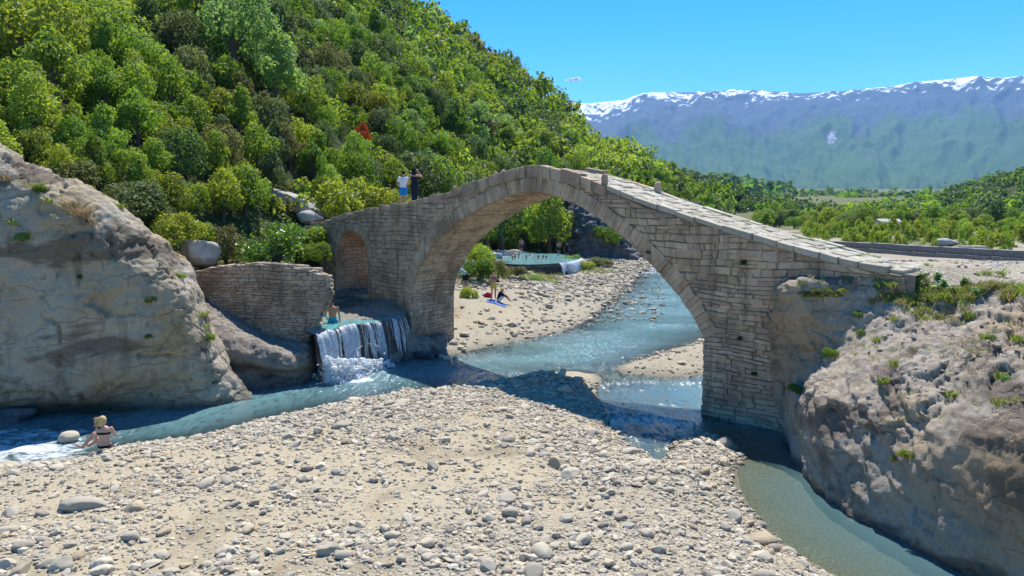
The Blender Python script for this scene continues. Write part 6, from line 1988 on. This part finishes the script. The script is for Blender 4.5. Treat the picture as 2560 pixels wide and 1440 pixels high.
for s_, z_ in ((15.9, 2.55), (16.4, 1.55), (12.6, 5.0), (15.95, 4.85)):
    p = BP(s_, -0.08, z_)
    tree('wall_herb', 'shrub', 1, 'dark', p, 0.10, 1.2, s_, 'dark tuft growing from the joints of the bridge\'s right pier', 'herb', 'dark tufts on the right pier')
# ------------------------------------------------------------------ people
SKIN = mat_plain('sunlit_skin', (0.50, 0.29, 0.20), 0.55, 0.35, 0.08)
SKIN_T = mat_plain('tanned_skin', (0.40, 0.20, 0.12), 0.55, 0.35, 0.08)
CL = {k: mat_plain(k, c, 0.85, 0.15, 0.12) for k, c in {
    'black_cloth': (0.012, 0.012, 0.014), 'white_cotton': (0.72, 0.72, 0.74), 'blue_cloth': (0.02, 0.22, 0.55), 'teal_cloth': (0.01, 0.33, 0.40), 'navy_cloth': (0.014, 0.016, 0.030),
    'blond_hair': (0.50, 0.37, 0.17), 'dark_hair': (0.022, 0.014, 0.010), 'yellow_cloth': (0.62, 0.46, 0.10), 'sage_cloth': (0.40, 0.50, 0.40), 'red_cloth': (0.35, 0.02, 0.05), 'towel_blue': (0.08, 0.16, 0.42),
    'straw': (0.55, 0.27, 0.12), 'pink_cloth': (0.55, 0.16, 0.30), 'eye_dark': (0.02, 0.015, 0.01), 'lips': (0.38, 0.13, 0.11)}.items()}
def ctube(pts, radii, sides=10):
    V, F = tube(pts, radii, sides)
    n = len(pts)
    return V, [F, np.arange(sides)[None, ::-1], (np.arange(sides) + (n - 1) * sides)[None]]
def ball(c, r):
    V, F = ICO[1]
    return V * np.asarray(r) + np.asarray(c), F
def loft(rings, sides=16):
    """rings: (centre, side axis, front axis, width, depth)"""
    a = np.linspace(0, 2 * np.pi, sides, endpoint=False)
    V = np.concatenate([c + np.outer(np.cos(a), sx) * w + np.outer(np.sin(a), fx) * d for c, sx, fx, w, d in rings])
    n = len(rings)
    F = [[i * sides + k, i * sides + (k + 1) % sides, (i + 1) * sides + (k + 1) % sides, (i + 1) * sides + k] for i in range(n - 1) for k in range(sides)]
    return V, [np.array(F), np.arange(sides)[None, ::-1], (np.arange(sides) + (n - 1) * sides)[None]]
REQ = []
def solid(name, parts, voxel, mat, parent, extra=None, smooth=3):
    a = Acc()
    for V, F in parts:
        a.put(V, F)
    me = a.mesh(name)
    o = bpy.data.objects.new(name + '_raw', me)
    COL.objects.link(o)
    m = o.modifiers.new('r', 'REMESH'); m.mode = 'VOXEL'; m.voxel_size = voxel
    m = o.modifiers.new('s', 'SMOOTH'); m.iterations = smooth; m.factor = 0.5
    REQ.append((o, name, mat, parent, extra))
def nrm(v):
    v = np.asarray(v, float)
    return v / max(np.linalg.norm(v), 1e-9)
def torso_rings(J, k=1.0, grow=0.0, lo=0.0, hi=1.0, fem=False):
    side = nrm(J['shR'] - J['shL']); hs = nrm(J['hipR'] - J['hipL'])
    sm = (J['shL'] + J['shR']) / 2
    spine = [J['pel'] + (J['pel'] - J['chest']) * 0.18, J['pel'], lerp(J['pel'], J['chest'], 0.5), J['chest'], lerp(J['chest'], sm, 0.75), sm + nrm(J['neck'] - sm) * 0.02, J['neck']]
    W = np.array([0.115, 0.168, 0.128, 0.150, 0.172, 0.125, 0.055]) if fem else np.array([0.12, 0.158, 0.145, 0.175, 0.20, 0.15, 0.062])
    D = np.array([0.085, 0.112, 0.092, 0.112, 0.095, 0.075, 0.052]) if fem else np.array([0.085, 0.112, 0.105, 0.122, 0.105, 0.085, 0.060])
    t = np.linspace(0, 1, 7)
    out = []
    for f in np.linspace(lo, hi, 14):
        c = np.array([np.interp(f, t, [p[i] for p in spine]) for i in range(3)])
        f2 = min(f + 0.05, 1); f1 = max(f - 0.05, 0)
        ax = nrm([np.interp(f2, t, [p[i] for p in spine]) - np.interp(f1, t, [p[i] for p in spine]) for i in range(3)])
        s = nrm(lerp(hs, side, f)); s = nrm(s - ax * (s @ ax)); fr = np.cross(ax, s)
        out.append((c, s, fr, np.interp(f, t, W) * k + grow, np.interp(f, t, D) * k + grow))
    return out
def hand(J, sd, k, r):
    """palm and five bent fingers; returns pieces"""
    w, e = J['ha' + sd], J['el' + sd]
    d = nrm(w - e); up = J.get('palm' + sd, np.array([0, 0, 1.0])); up = nrm(up - d * (up @ d)); sx = np.cross(d, up)
    out = [loft([(w + d * 0.0 * k, sx, up, 0.022 * k, 0.016 * k), (w + d * 0.04 * k, sx, up, 0.036 * k, 0.014 * k), (w + d * 0.085 * k, sx, up, 0.036 * k, 0.012 * k)], 10)]
    curl = J.get('curl', 0.5)
    for i, (o_, L) in enumerate(((-0.027, 0.060), (-0.009, 0.074), (0.009, 0.080), (0.027, 0.070))):
        b = w + d * 0.082 * k + sx * o_ * k
        p1 = b + (d - up * 0.15 * curl) * L * 0.45 * k; p2 = p1 + (d * 0.8 - up * 0.7 * curl) * L * 0.32 * k; p3 = p2 + (d * 0.5 - up * curl) * L * 0.25 * k
        out.append(ctube([b, p1, p2, p3], np.array([0.0085, 0.008, 0.0075, 0.006]) * k, 6))
    s = 1 if sd == 'L' else -1
    b = w + d * 0.03 * k + sx * 0.03 * s * k
    out.append(ctube([b, b + (sx * s * 0.7 + d * 0.7) * 0.03 * k, b + (sx * s * 0.6 + d * 1.5) * 0.035 * k - up * 0.01], np.array([0.011, 0.0095, 0.007]) * k, 6))
    return out
def person(label, loc, rz, J, skin, clothes, hair, fem=False, k=1.0, voxel=0.014, face=None, group=None, waterline=None):
    J = {a: (np.array(b, float) if hasattr(b, '__len__') else b) for a, b in J.items()}
    e = empty('person', loc, rz, 1.0)
    tag(e, label, 'person', group)
    ln = 0.86 if fem else 1.0
    P = [loft(torso_rings(J, k, fem=fem))]
    for sd in 'LR':
        P.append(ctube([J['sh' + sd], lerp(J['sh' + sd], J['el' + sd], 0.5), J['el' + sd], lerp(J['el' + sd], J['ha' + sd], 0.35), J['ha' + sd]], np.array([0.052, 0.048, 0.038, 0.039, 0.025]) * ln * k))
        P += [ball(J['sh' + sd], 0.058 * ln * k), ball(J['el' + sd], 0.040 * ln * k)]
        P.append(ctube([J['hip' + sd], lerp(J['hip' + sd], J['kn' + sd], 0.4), J['kn' + sd]], np.array([0.092, 0.080, 0.055]) * (0.95 if fem else 1) * k))
        P.append(ctube([J['kn' + sd], lerp(J['kn' + sd], J['an' + sd], 0.32), J['an' + sd]], np.array([0.053, 0.057, 0.034]) * k))
        P += [ball(J['hip' + sd], 0.092 * k), ball(J['kn' + sd], 0.056 * k), ball(J['an' + sd], 0.038 * k)]
        P.append(ctube([J['an' + sd] + nrm(J['an' + sd] - J['to' + sd]) * 0.04 * k, lerp(J['an' + sd], J['to' + sd], 0.6), J['to' + sd]], np.array([0.036, 0.034, 0.022]) * k))
    fd = nrm(J.get('face', np.array([0, 1.0, 0]))); up = nrm(J['head'] - J['neck']); fd = nrm(fd - up * (fd @ up)); sx = np.cross(fd, up)
    P.append(ctube([J['neck'] - up * 0.03, J['head'] - up * 0.04], np.array([0.056, 0.052]) * ln * k))
    h = J['head']
    for q, rr_ in ((h, (0.078, 0.096, 0.112)), (h - up * 0.055 + fd * 0.022, (0.058, 0.066, 0.058))):
        V, F = ICO[2]
        P.append((q + (np.outer(V[:, 0], sx) * rr_[0] + np.outer(V[:, 1], fd) * rr_[1] + np.outer(V[:, 2], up) * rr_[2]) * k, F))
    extra = []
    P.append(ctube([h + fd * 0.088 * k + up * 0.012 * k, h + fd * 0.108 * k - up * 0.022 * k, h + fd * 0.092 * k - up * 0.034 * k], np.array([0.010, 0.015, 0.012]) * k, 6))
    for s in (-1, 1):
        extra.append(ball(h + sx * s * 0.080 * k - fd * 0.005 + up * -0.005, np.array([0.014, 0.022, 0.030]) * k))
    for sd in 'LR':
        extra += hand(J, sd, k * ln, None)
    solid('body', P, voxel, skin, e, extra)
    if face is not False:
        for s in (-1, 1):
            V, F = ball((0, 0, 0), 0.011 * k)
            add('eye', V + h + fd * 0.087 * k + sx * s * 0.032 * k + up * 0.008 * k, F, CL['eye_dark'], e, True)
        V, F = ball((0, 0, 0), 1)
        W = V * np.array([1, 1, 1])
        add('mouth', h - up * 0.055 * k + fd * 0.086 * k + (np.outer(W[:, 0], sx) * 0.024 + np.outer(W[:, 1], fd) * 0.008 + np.outer(W[:, 2], up) * 0.007) * k, F, CL['lips'], e, True)
    # clothes
    for c in clothes:
        nm, mat = c[0], CL[c[1]]
        if nm == 'shorts':
            Q = [loft(torso_rings(J, k, 0.016, 0.0, 0.27, fem))]
            for sd in 'LR':
                m = lerp(J['hip' + sd], J['kn' + sd], c[2])
                Q.append(ctube([J['hip' + sd] + nrm(J['hip' + sd] - m) * 0.03, lerp(J['hip' + sd], m, 0.5), m], np.array([0.112, 0.112, 0.108]) * k))
            solid('shorts', Q, voxel, mat, e)
        elif nm == 'shirt':
            Q = [loft(torso_rings(J, k, 0.020, c[2], 0.93, fem))]
            for sd in 'LR':
                m = lerp(J['sh' + sd], J['el' + sd], c[3])
                Q += [ctube([J['sh' + sd], m], np.array([0.074, 0.070]) * ln * k), ball(J['sh' + sd], 0.078 * ln * k)]
                if c[3] >= 1:
                    Q += [ctube([J['el' + sd], lerp(J['el' + sd], J['ha' + sd], 0.85)], np.array([0.058, 0.045]) * k), ball(J['el' + sd], 0.058 * k)]
            solid('shirt', Q, voxel, mat, e)
        elif nm == 'briefs':
            Q = [loft(torso_rings(J, k, 0.010, 0.02, 0.19, fem))]
            for sd in 'LR':
                m = lerp(J['hip' + sd], J['kn' + sd], 0.10)
                Q.append(ctube([J['hip' + sd] - (m - J['hip' + sd]) * 0.3, m], np.array([0.104, 0.102]) * k))
            solid('briefs', Q, voxel, mat, e)
        elif nm == 'bra_top':
            solid('bikini_top', [loft(torso_rings(J, k, 0.012, 0.50, 0.585, fem))], voxel * 0.8, mat, e)
            back = -np.cross(nrm(J['shR'] - J['shL']), [0, 0, 1.0]) * -1
            b = nrm(np.cross([0, 0, 1.0], nrm(J['shR'] - J['shL'])))
            bd = -b if c[2] == 'back' else b
            sg = 1
            for a_, b_ in ((0.55, 1), (0.55, -1)):
                sa = J['chest'] + bd * -0.11 * k + nrm(J['shR'] - J['shL']) * 0.10 * b_ * k + np.array([0, 0, 0.02])
                mid = J['chest'] + bd * -0.125 * k + np.array([0, 0, 0.07])
                se = (J['shL'] if b_ > 0 else J['shR']) * 0.75 + J['neck'] * 0.25 + np.array([0, 0, 0.045])
                V, F = tube([sa, mid, lerp(mid, se, 0.6) + bd * -0.015, se], 0.008 * k, 6)
                add('strap', V, F, mat, e, True)
        elif nm == 'overall':
            Q = [loft(torso_rings(J, k, 0.018, 0.0, c[2], fem))]
            Q.append(loft([(J['pel'] - (0, 0, 0.02), np.array([1.0, 0, 0]), np.array([0, 1.0, 0]), 0.20 * k, 0.135 * k), ((J['hipL'] + J['hipR']) / 2 - (0, 0, 0.2), np.array([1.0, 0, 0]), np.array([0, 1.0, 0]), 0.185 * k, 0.13 * k), ((J['knL'] + J['knR']) / 2, np.array([1.0, 0, 0]), np.array([0, 1.0, 0]), 0.155 * k, 0.115 * k), ((J['anL'] + J['anR']) / 2 + (0, 0, 0.08), np.array([1.0, 0, 0]), np.array([0, 1.0, 0]), 0.13 * k, 0.10 * k)]))
            solid('overall', Q, voxel, mat, e)
        elif nm == 'wrap':
            solid('wrap_skirt', [loft([(J['pel'] + (0, 0, 0.08), np.array([1.0, 0, 0]), np.array([0, 1.0, 0]), 0.15 * k, 0.11 * k), (J['pel'] - (0, 0, 0.05), np.array([1.0, 0, 0]), np.array([0, 1.0, 0]), 0.195 * k, 0.14 * k), ((J['hipL'] + J['hipR']) / 2 - (0, 0, 0.25), np.array([1.0, 0, 0]), np.array([0, 1.0, 0]), 0.18 * k, 0.13 * k)])], voxel, mat, e)
    # hair or hat
    style, hm = hair
    V, F = ICO[2]
    cap = h + (np.outer(V[:, 0], sx) * 0.088 + np.outer(V[:, 1], fd) * 0.100 + np.outer(V[:, 2], up) * 0.108) * k - fd * 0.018 * k + up * 0.022 * k
    Q = [(cap, F)]
    r = np.random.default_rng(abs(hash(label)) % 1000)
    ex = []
    if style == 'long':
        Q.append(loft([(h - fd * 0.05 * k, sx, fd, 0.085 * k, 0.06 * k), (h - fd * 0.07 * k - up * 0.12 * k, sx, fd, 0.10 * k, 0.055 * k), (h - fd * 0.08 * k - up * 0.26 * k, sx, fd, 0.105 * k, 0.045 * k)]))
    elif style == 'windy':
        Q.append(loft([(h - fd * 0.04 * k, sx, fd, 0.085 * k, 0.07 * k), (h - fd * 0.05 * k - up * 0.09 * k - sx * 0.02, sx, fd, 0.075 * k, 0.06 * k), (h - fd * 0.05 * k - up * 0.15 * k - sx * 0.03, sx, fd, 0.05 * k, 0.04 * k)]))
        for q in range(70):
            d = nrm(np.array([-1.0, r.normal(-0.1, 0.25), r.normal(-0.15, 0.35)]))
            b = h + np.array([-0.04, r.uniform(-0.08, 0.02), r.uniform(-0.12, 0.08)]) * k
            L = r.uniform(0.08, 0.20)
            ex.append(ctube([b, b + d * L * 0.5 + (0, 0, r.normal(0, 0.015)), b + d * L + np.array([0, 0, r.normal(-0.02, 0.03)])], [0.010, 0.007, 0.002], 4))
    if style == 'hat':
        Q = [(h + up * 0.05 * k + (np.outer(V[:, 0], sx) * 0.095 + np.outer(V[:, 1], fd) * 0.11 + np.outer(V[:, 2], up) * 0.075) * k, F), loft([(h + up * 0.045 * k, sx, fd, 0.15 * k, 0.17 * k), (h + up * 0.060 * k, sx, fd, 0.145 * k, 0.165 * k)])]
    solid('hat' if style == 'hat' else 'hair', Q, 0.012 if voxel < 0.02 else voxel, CL[hm], e, ex, 1)
    return e
def standing(h=1.74, fem=False, w=None):
    s = h / 1.74
    sw = 0.165 if fem else 0.195
    J = dict(pel=(0, 0, 0.94), chest=(0, -0.01, 1.24), neck=(0, 0.0, 1.47), head=(0, 0.02, 1.625), shL=(-sw, 0, 1.40), shR=(sw, 0, 1.40), elL=(-sw - 0.06, -0.02, 1.12), elR=(sw + 0.06, -0.02, 1.12), haL=(-sw - 0.07, 0.06, 0.88), haR=(sw + 0.07, 0.06, 0.88),
             hipL=(-0.095, 0, 0.90), hipR=(0.095, 0, 0.90), knL=(-0.10, 0.02, 0.49), knR=(0.10, 0.02, 0.49), anL=(-0.105, -0.01, 0.08), anR=(0.105, -0.01, 0.08), toL=(-0.13, 0.16, 0.025), toR=(0.13, 0.16, 0.025))
    return {a: np.array(b) * s for a, b in J.items()}

# woman sitting at the water's edge
J = dict(pel=(0, 0, 0.10), chest=(-0.01, 0.03, 0.40), neck=(-0.03, 0.06, 0.60), head=(-0.055, 0.10, 0.745), shL=(-0.175, 0.02, 0.535), shR=(0.155, 0.08, 0.545), elL=(-0.225, 0.05, 0.27), elR=(0.215, 0.18, 0.31), haL=(-0.155, 0.25, 0.22), haR=(0.08, 0.32, 0.36),
         hipL=(-0.09, 0.04, 0.09), hipR=(0.09, 0.08, 0.09), knL=(-0.37, 0.22, 0.36), knR=(-0.30, 0.40, 0.20), anL=(-0.66, 0.15, 0.02), anR=(-0.58, 0.36, 0.0), toL=(-0.83, 0.12, 0.09), toR=(-0.75, 0.36, 0.05), face=(0.1, 1, -0.25))
p = pz(262, 1128, 0.26)
person('blond woman in a black bikini sitting on a stone by the rapids, seen from behind', (p[0], p[1], 0.30), 0, J, SKIN, [('briefs', 'black_cloth'), ('bra_top', 'black_cloth', 'back')], ('windy', 'blond_hair'), True, 1.0, 0.012)
# man in the near pool
J = standing(1.80); J.update(elL=np.array((-0.30, 0.05, 1.16)), haL=np.array((-0.27, 0.22, 1.00)), elR=np.array((0.265, 0.03, 1.14)), haR=np.array((0.28, 0.12, 0.88)), head=np.array((-0.03, 0.10, 1.665)), neck=np.array((0, 0.03, 1.52)), face=(-0.3, 1, -0.4))
p = pz(832, 806, 1.8)
person('bare-backed man in turquoise shorts standing hip-deep in the near pool', (p[0], p[1], 1.8 - 0.84), 0.1, J, SKIN_T, [('shorts', 'teal_cloth', 0.4)], ('short', 'dark_hair'))
# two people on the bridge
def on_deck(u, n):
    s = np.linspace(-3, 5, 400)
    q = np.array([proj(BP(a, n, float(deck_z(a))))[0] for a in s])
    a = float(s[np.argmin(np.abs(q - u))])
    return BP(a, n, float(deck_z(a)) + 0.015)
J = standing(1.72); J.update(elL=np.array((-0.29, 0.08, 1.12)), haL=np.array((-0.22, 0.28, 1.05)), elR=np.array((0.27, 0.10, 1.12)), haR=np.array((0.18, 0.28, 1.12)), head=np.array((0.02, 0.06, 1.60)), face=(0.1, 1, -0.3))
person('man in a white T-shirt and bright blue shorts on the bridge', on_deck(1009, 1.45), 0.15, J, SKIN, [('shirt', 'white_cotton', 0.18, 0.6), ('shorts', 'blue_cloth', 0.8)], ('short', 'dark_hair'))
J = standing(1.74, True); J.update(elR=np.array((0.32, 0.10, 1.33)), haR=np.array((0.14, 0.16, 1.58)), elL=np.array((-0.27, 0.05, 1.18)), haL=np.array((-0.38, 0.12, 0.98)), head=np.array((0.0, 0.04, 1.625)), face=(0.15, 1, 0), palmR=(0.0, -1, 0.2))
person('woman in a long black outfit on the bridge raising a hand to her head', on_deck(1037, 1.35), 0.0, J, SKIN, [('overall', 'navy_cloth', 0.62)], ('long', 'dark_hair'), True)
# far bank
def stand_on(u, v, z):
    p = pz(u, v, z)
    for _ in range(6):
        p = pz(u, v, gz(p[0], p[1]))
    return np.array([p[0], p[1], gz(p[0], p[1])])
J = standing(1.70, True); J.update(elL=np.array((-0.22, 0.02, 1.10)), haL=np.array((0.02, 0.20, 1.12)), elR=np.array((0.23, 0.04, 1.10)), haR=np.array((0.05, 0.22, 1.06)), head=np.array((0, 0.05, 1.60)), face=(0.1, 1, -0.4))
p = stand_on(1234, 778, 0.8)
person('woman in a dark bikini top and yellow wrap standing on the far shingle', p, math.pi, J, SKIN, [('bra_top', 'black_cloth', 'front'), ('wrap', 'yellow_cloth')], ('short', 'dark_hair'), True, 1.0, 0.02)
J = dict(pel=(0, 0, 0.11), chest=(0.10, 0, 0.39), neck=(0.17, 0, 0.57), head=(0.22, 0, 0.71), shL=(0.13, 0.17, 0.52), shR=(0.13, -0.17, 0.52), elL=(0.34, 0.18, 0.36), elR=(0.34, -0.18, 0.36), haL=(0.55, 0.10, 0.30), haR=(0.55, -0.10, 0.30), hipL=(0.02, 0.09, 0.10), hipR=(0.02, -0.09, 0.10), knL=(0.38, 0.12, 0.42), knR=(0.36, -0.12, 0.40), anL=(0.66, 0.12, 0.08), anR=(0.64, -0.12, 0.08), toL=(0.84, 0.14, 0.03), toR=(0.82, -0.14, 0.03), face=(1, 0, -0.1))
p = stand_on(1246, 775, 0.8)
person('person in a black top and reddish hat sitting on the far shingle', p, 0.0, J, SKIN, [('shirt', 'black_cloth', 0.15, 1.0), ('shorts', 'white_cotton', 0.7)], ('hat', 'straw'), False, 1.0, 0.02)
J = standing(1.72); B = {a: v.copy() for a, v in J.items()}
for a in ('chest', 'neck', 'head', 'shL', 'shR'):
    v = J[a]; t_ = v[2] - 0.95
    B[a] = np.array([v[0] - t_ * 0.85, v[1], 0.95 + t_ * 0.45])
B.update(elL=np.array((-0.42, 0.2, 0.86)), elR=np.array((-0.42, -0.2, 0.86)), haL=np.array((-0.46, 0.15, 0.62)), haR=np.array((-0.46, -0.15, 0.62)), face=(-1, 0, -0.8))
p = stand_on(1164, 722, 1.2)
person('person in a pale green shirt bending over beside the left arch', p, 0.0, B, SKIN, [('shirt', 'sage_cloth', 0.15, 0.9), ('shorts', 'navy_cloth', 0.9)], ('short', 'dark_hair'), False, 1.0, 0.02)
# sunbather on the slab, lying with knees up
J = dict(pel=(0, 0, 0.12), chest=(-0.32, 0, 0.14), neck=(-0.55, 0, 0.16), head=(-0.70, 0, 0.18), shL=(-0.47, -0.18, 0.13), shR=(-0.47, 0.18, 0.13), elL=(-0.62, -0.40, 0.10), elR=(-0.3, 0.30, 0.10), haL=(-0.74, -0.22, 0.12), haR=(-0.06, 0.28, 0.10), hipL=(0.03, -0.09, 0.11), hipR=(0.03, 0.09, 0.11), knL=(0.34, -0.10, 0.48), knR=(0.36, 0.12, 0.46), anL=(0.52, -0.10, 0.06), anR=(0.62, 0.12, 0.30), toL=(0.70, -0.10, 0.03), toR=(0.72, 0.12, 0.42), face=(-0.2, 0, 1))
p = py(744, 512, 41.0)
person('sunbather in dark trunks lying on the tilted slab with knees up', (p[0], p[1], p[2]), 0.0, J, SKIN, [('briefs', 'black_cloth')], ('short', 'dark_hair'), False, 1.0, 0.02)
# bathers
BATH = [(1254, 652, 0.2), (1282, 650, 2.0), (1288, 648, 1.2), (1297, 645, 3.5), (1316, 648, 2.6), (1346, 648, 0.6), (1358, 648, 1.9), (1366, 649, 4.2), (1325, 639, 3.0)]
for i, (u, v, rz_) in enumerate(BATH):
    p = pz(u, v, PZ)
    J = standing(1.72, i % 3 == 0)
    J.update(elL=np.array((-0.34, 0.16, 1.22)), elR=np.array((0.34, 0.16, 1.22)), haL=np.array((-0.22, 0.36, 1.18)), haR=np.array((0.22, 0.36, 1.18)))
    person('bather up to the shoulders in the round turquoise pool', (p[0], p[1], PZ - 1.36), rz_, J, SKIN, [('shorts', 'navy_cloth', 0.5)], ('short', 'dark_hair'), i % 3 == 0, 1.0, 0.03, False, 'bathers in the round pool')
for u, v, y, lab, cl, sk in ((1397, 643, 75, 'bare-chested bather standing at the back of the round pool', 'navy_cloth', SKIN_T), (1417, 650, 72, 'dark figure standing at the right rim of the round pool', 'black_cloth', SKIN_T), (1303, 636, 78.5, 'bather standing behind the pool near the pale rocks', 'red_cloth', SKIN)):
    p = py(u, v, y)
    J = standing(1.74); J.update(elL=np.array((-0.28, 0.02, 1.14)), haL=np.array((-0.18, 0.16, 1.0)))
    cs_ = [('shorts', cl, 0.55)] + ([('shirt', 'black_cloth', 0.15, 0.6)] if cl == 'black_cloth' else [])
    person(lab, p, 3.0, J, sk, cs_, ('short', 'dark_hair'), False, 1.0, 0.03, False)
bpy.context.view_layer.update()
dg = bpy.context.evaluated_depsgraph_get()
for o, name, mat, parent, extra in REQ:
    me = bpy.data.meshes.new_from_object(o.evaluated_get(dg))
    if extra:
        n = len(me.vertices)
        co = np.empty(n * 3, np.float32); me.vertices.foreach_get('co', co)
        a = Acc()
        quads = [tuple(p.vertices) for p in me.polygons]
        V = co.reshape(-1, 3)
        by = {}
        for q in quads: by.setdefault(len(q), []).append(q)
        a.put(V, [np.array(x) for x in by.values()])
        for Vx, Fx in extra: a.put(Vx, Fx)
        me2 = a.mesh(name, True); bpy.data.meshes.remove(me); me = me2
    me.name = name
    me.polygons.foreach_set('use_smooth', np.ones(len(me.polygons), bool))
    me.materials.clear(); me.materials.append(mat)
    link(name, me, None, parent)
for o, *_ in REQ:
    d = o.data; bpy.data.objects.remove(o); bpy.data.meshes.remove(d)

# ------------------------------------------------------------------ belongings
def bundle(name, p, s, sc, mat, label, cat, seed):
    V, F = ICO[3]
    V = V * (1 + 0.22 * fbm(V * 1.8 + seed, 3, seed=seed)[:, None]) * np.array(sc) * s
    V[:, 2] = np.maximum(V[:, 2], -0.55 * sc[2] * s)
    o = add(name, V, F, mat, None, True); o.location = (p[0], p[1], p[2] + 0.5 * sc[2] * s)
    return tag(o, label, cat)
p = stand_on(1220, 777, 0.8)
bundle('bag', p, 0.22, (1.1, 0.8, 0.9), CL['red_cloth'], 'dark red bag on the shingle left of the standing woman', 'bag', 3)
p = stand_on(1213, 774, 0.8)
bundle('bundle', p, 0.18, (1.0, 0.8, 0.8), CL['white_cotton'], 'crumpled white bundle left of the dark red bag', 'bundle', 4)
p = stand_on(1241, 780, 0.8)
r = np.random.default_rng(6)
gx, gy_ = np.meshgrid(np.linspace(-0.55, 0.55, 16), np.linspace(-0.4, 0.4, 12), indexing='ij')
V = np.stack([gx.ravel() + p[0], gy_.ravel() + p[1], np.zeros(gx.size)], 1); V[:, 2] = ground_z(V[:, 0], V[:, 1]) + 0.03 + 0.02 * fbm(V * 4, 2, seed=8)
o = add('towel', V, grid_faces(16, 12), CL['towel_blue'], None, True); o.modifiers.new('thickness', 'SOLIDIFY').thickness = 0.012; tag(o, 'blue towel spread beside the seated person on the far shingle', 'towel')
# camera held by the standing woman
p = stand_on(1234, 778, 0.8)
V, F = box(-0.05, 0.05, -0.03, 0.03, -0.035, 0.035)
o = add('camera_bag', np.array(V) * 1.6, F, CL['black_cloth']); o.location = (p[0] + 0.27, p[1] - 0.2, p[2] + 1.08); tag(o, 'small black bag hanging at the standing woman\'s side', 'bag')
# rucksack with a carrying hoop behind the sunbather
p = py(727, 500, 42.2)
e = empty('rucksack', p); tag(e, 'dark upright rucksack with a pale hoop standing behind the sunbather', 'rucksack')
V, F = ICO[2]
add('sack', V * np.array([0.17, 0.12, 0.34]) * (1 + 0.08 * fbm(V * 3, 2, seed=3)[:, None]) + np.array([0, 0, 0.30]), F, CL['navy_cloth'], e, True)
a_ = np.linspace(0, math.pi, 14)
V, F = tube(np.stack([0.20 * np.cos(a_), a_ * 0 - 0.02, 0.30 + 0.42 * np.sin(a_)], 1), 0.013, 6)
add('hoop', V, F, CL['white_cotton'], e, True)
p = py(697, 478, 43.5)
bundle('garment', p, 0.2, (0.9, 0.5, 0.7), CL['pink_cloth'], 'pink garment hanging in the bush above the sunbather', 'garment', 9).location = tuple(py(698, 458, 43.5))
# ------------------------------------------------------------------ one small cloud far beyond the ridge
t = NT('cloud_white'); M['cloud'] = t.done(t.n('MixShader', {0: 0.5, 1: t.bsdf((0.98, 0.98, 0.98), 1.0, None, 0.0), 2: t.n('BsdfTranslucent', {'Color': (0.98, 0.98, 0.98)}).outputs[0]}).outputs[0])
ca = Acc()
r = np.random.default_rng(44)
cp = py(1434, 199, 12000)
for k in range(26):
    c = cp + np.array([r.normal(0, 48), r.normal(0, 30), r.normal(0, 13) + 0.0])
    V, F = ICO[2]
    ca.put(V * (1 + 0.5 * fbm(V * 2 + k, 3, seed=k)[:, None]) * r.uniform(8, 26) * np.array([1.3, 1, 0.8]) + c, F)
o = ca.build('cloud', M['cloud'], None, True); tag(o, 'single tiny white cloud in the blue sky right of the hill', 'cloud')

# ------------------------------------------------------------------ haze: the air of the valley
hb = [(-9000, -60, -4.0), (9000, 9000, 1330)]
(x0, y0, z0), (x1, y1, z1) = hb
HV = [(x0, y0, z0), (x1, y0, z0), (x1, y1, z0), (x0, y1, z0), (x0, y0, z1), (x1, y0, z1), (x1, y1, z1), (x0, y1, z1)]
HF = [(0, 3, 2, 1), (4, 5, 6, 7), (0, 1, 5, 4), (1, 2, 6, 5), (2, 3, 7, 6), (3, 0, 4, 7)]
t = NT('valley_haze')
vol = t.n('VolumePrincipled', {'Color': (0.22, 0.50, 1.0), 'Density': 6.5e-5, 'Anisotropy': 0.2}).outputs[0]
t.done(vol, True)
o = add('haze', HV, np.array(HF), t.m)
tag(o, 'thin blue haze filling the valley air', 'haze', kind='stuff')
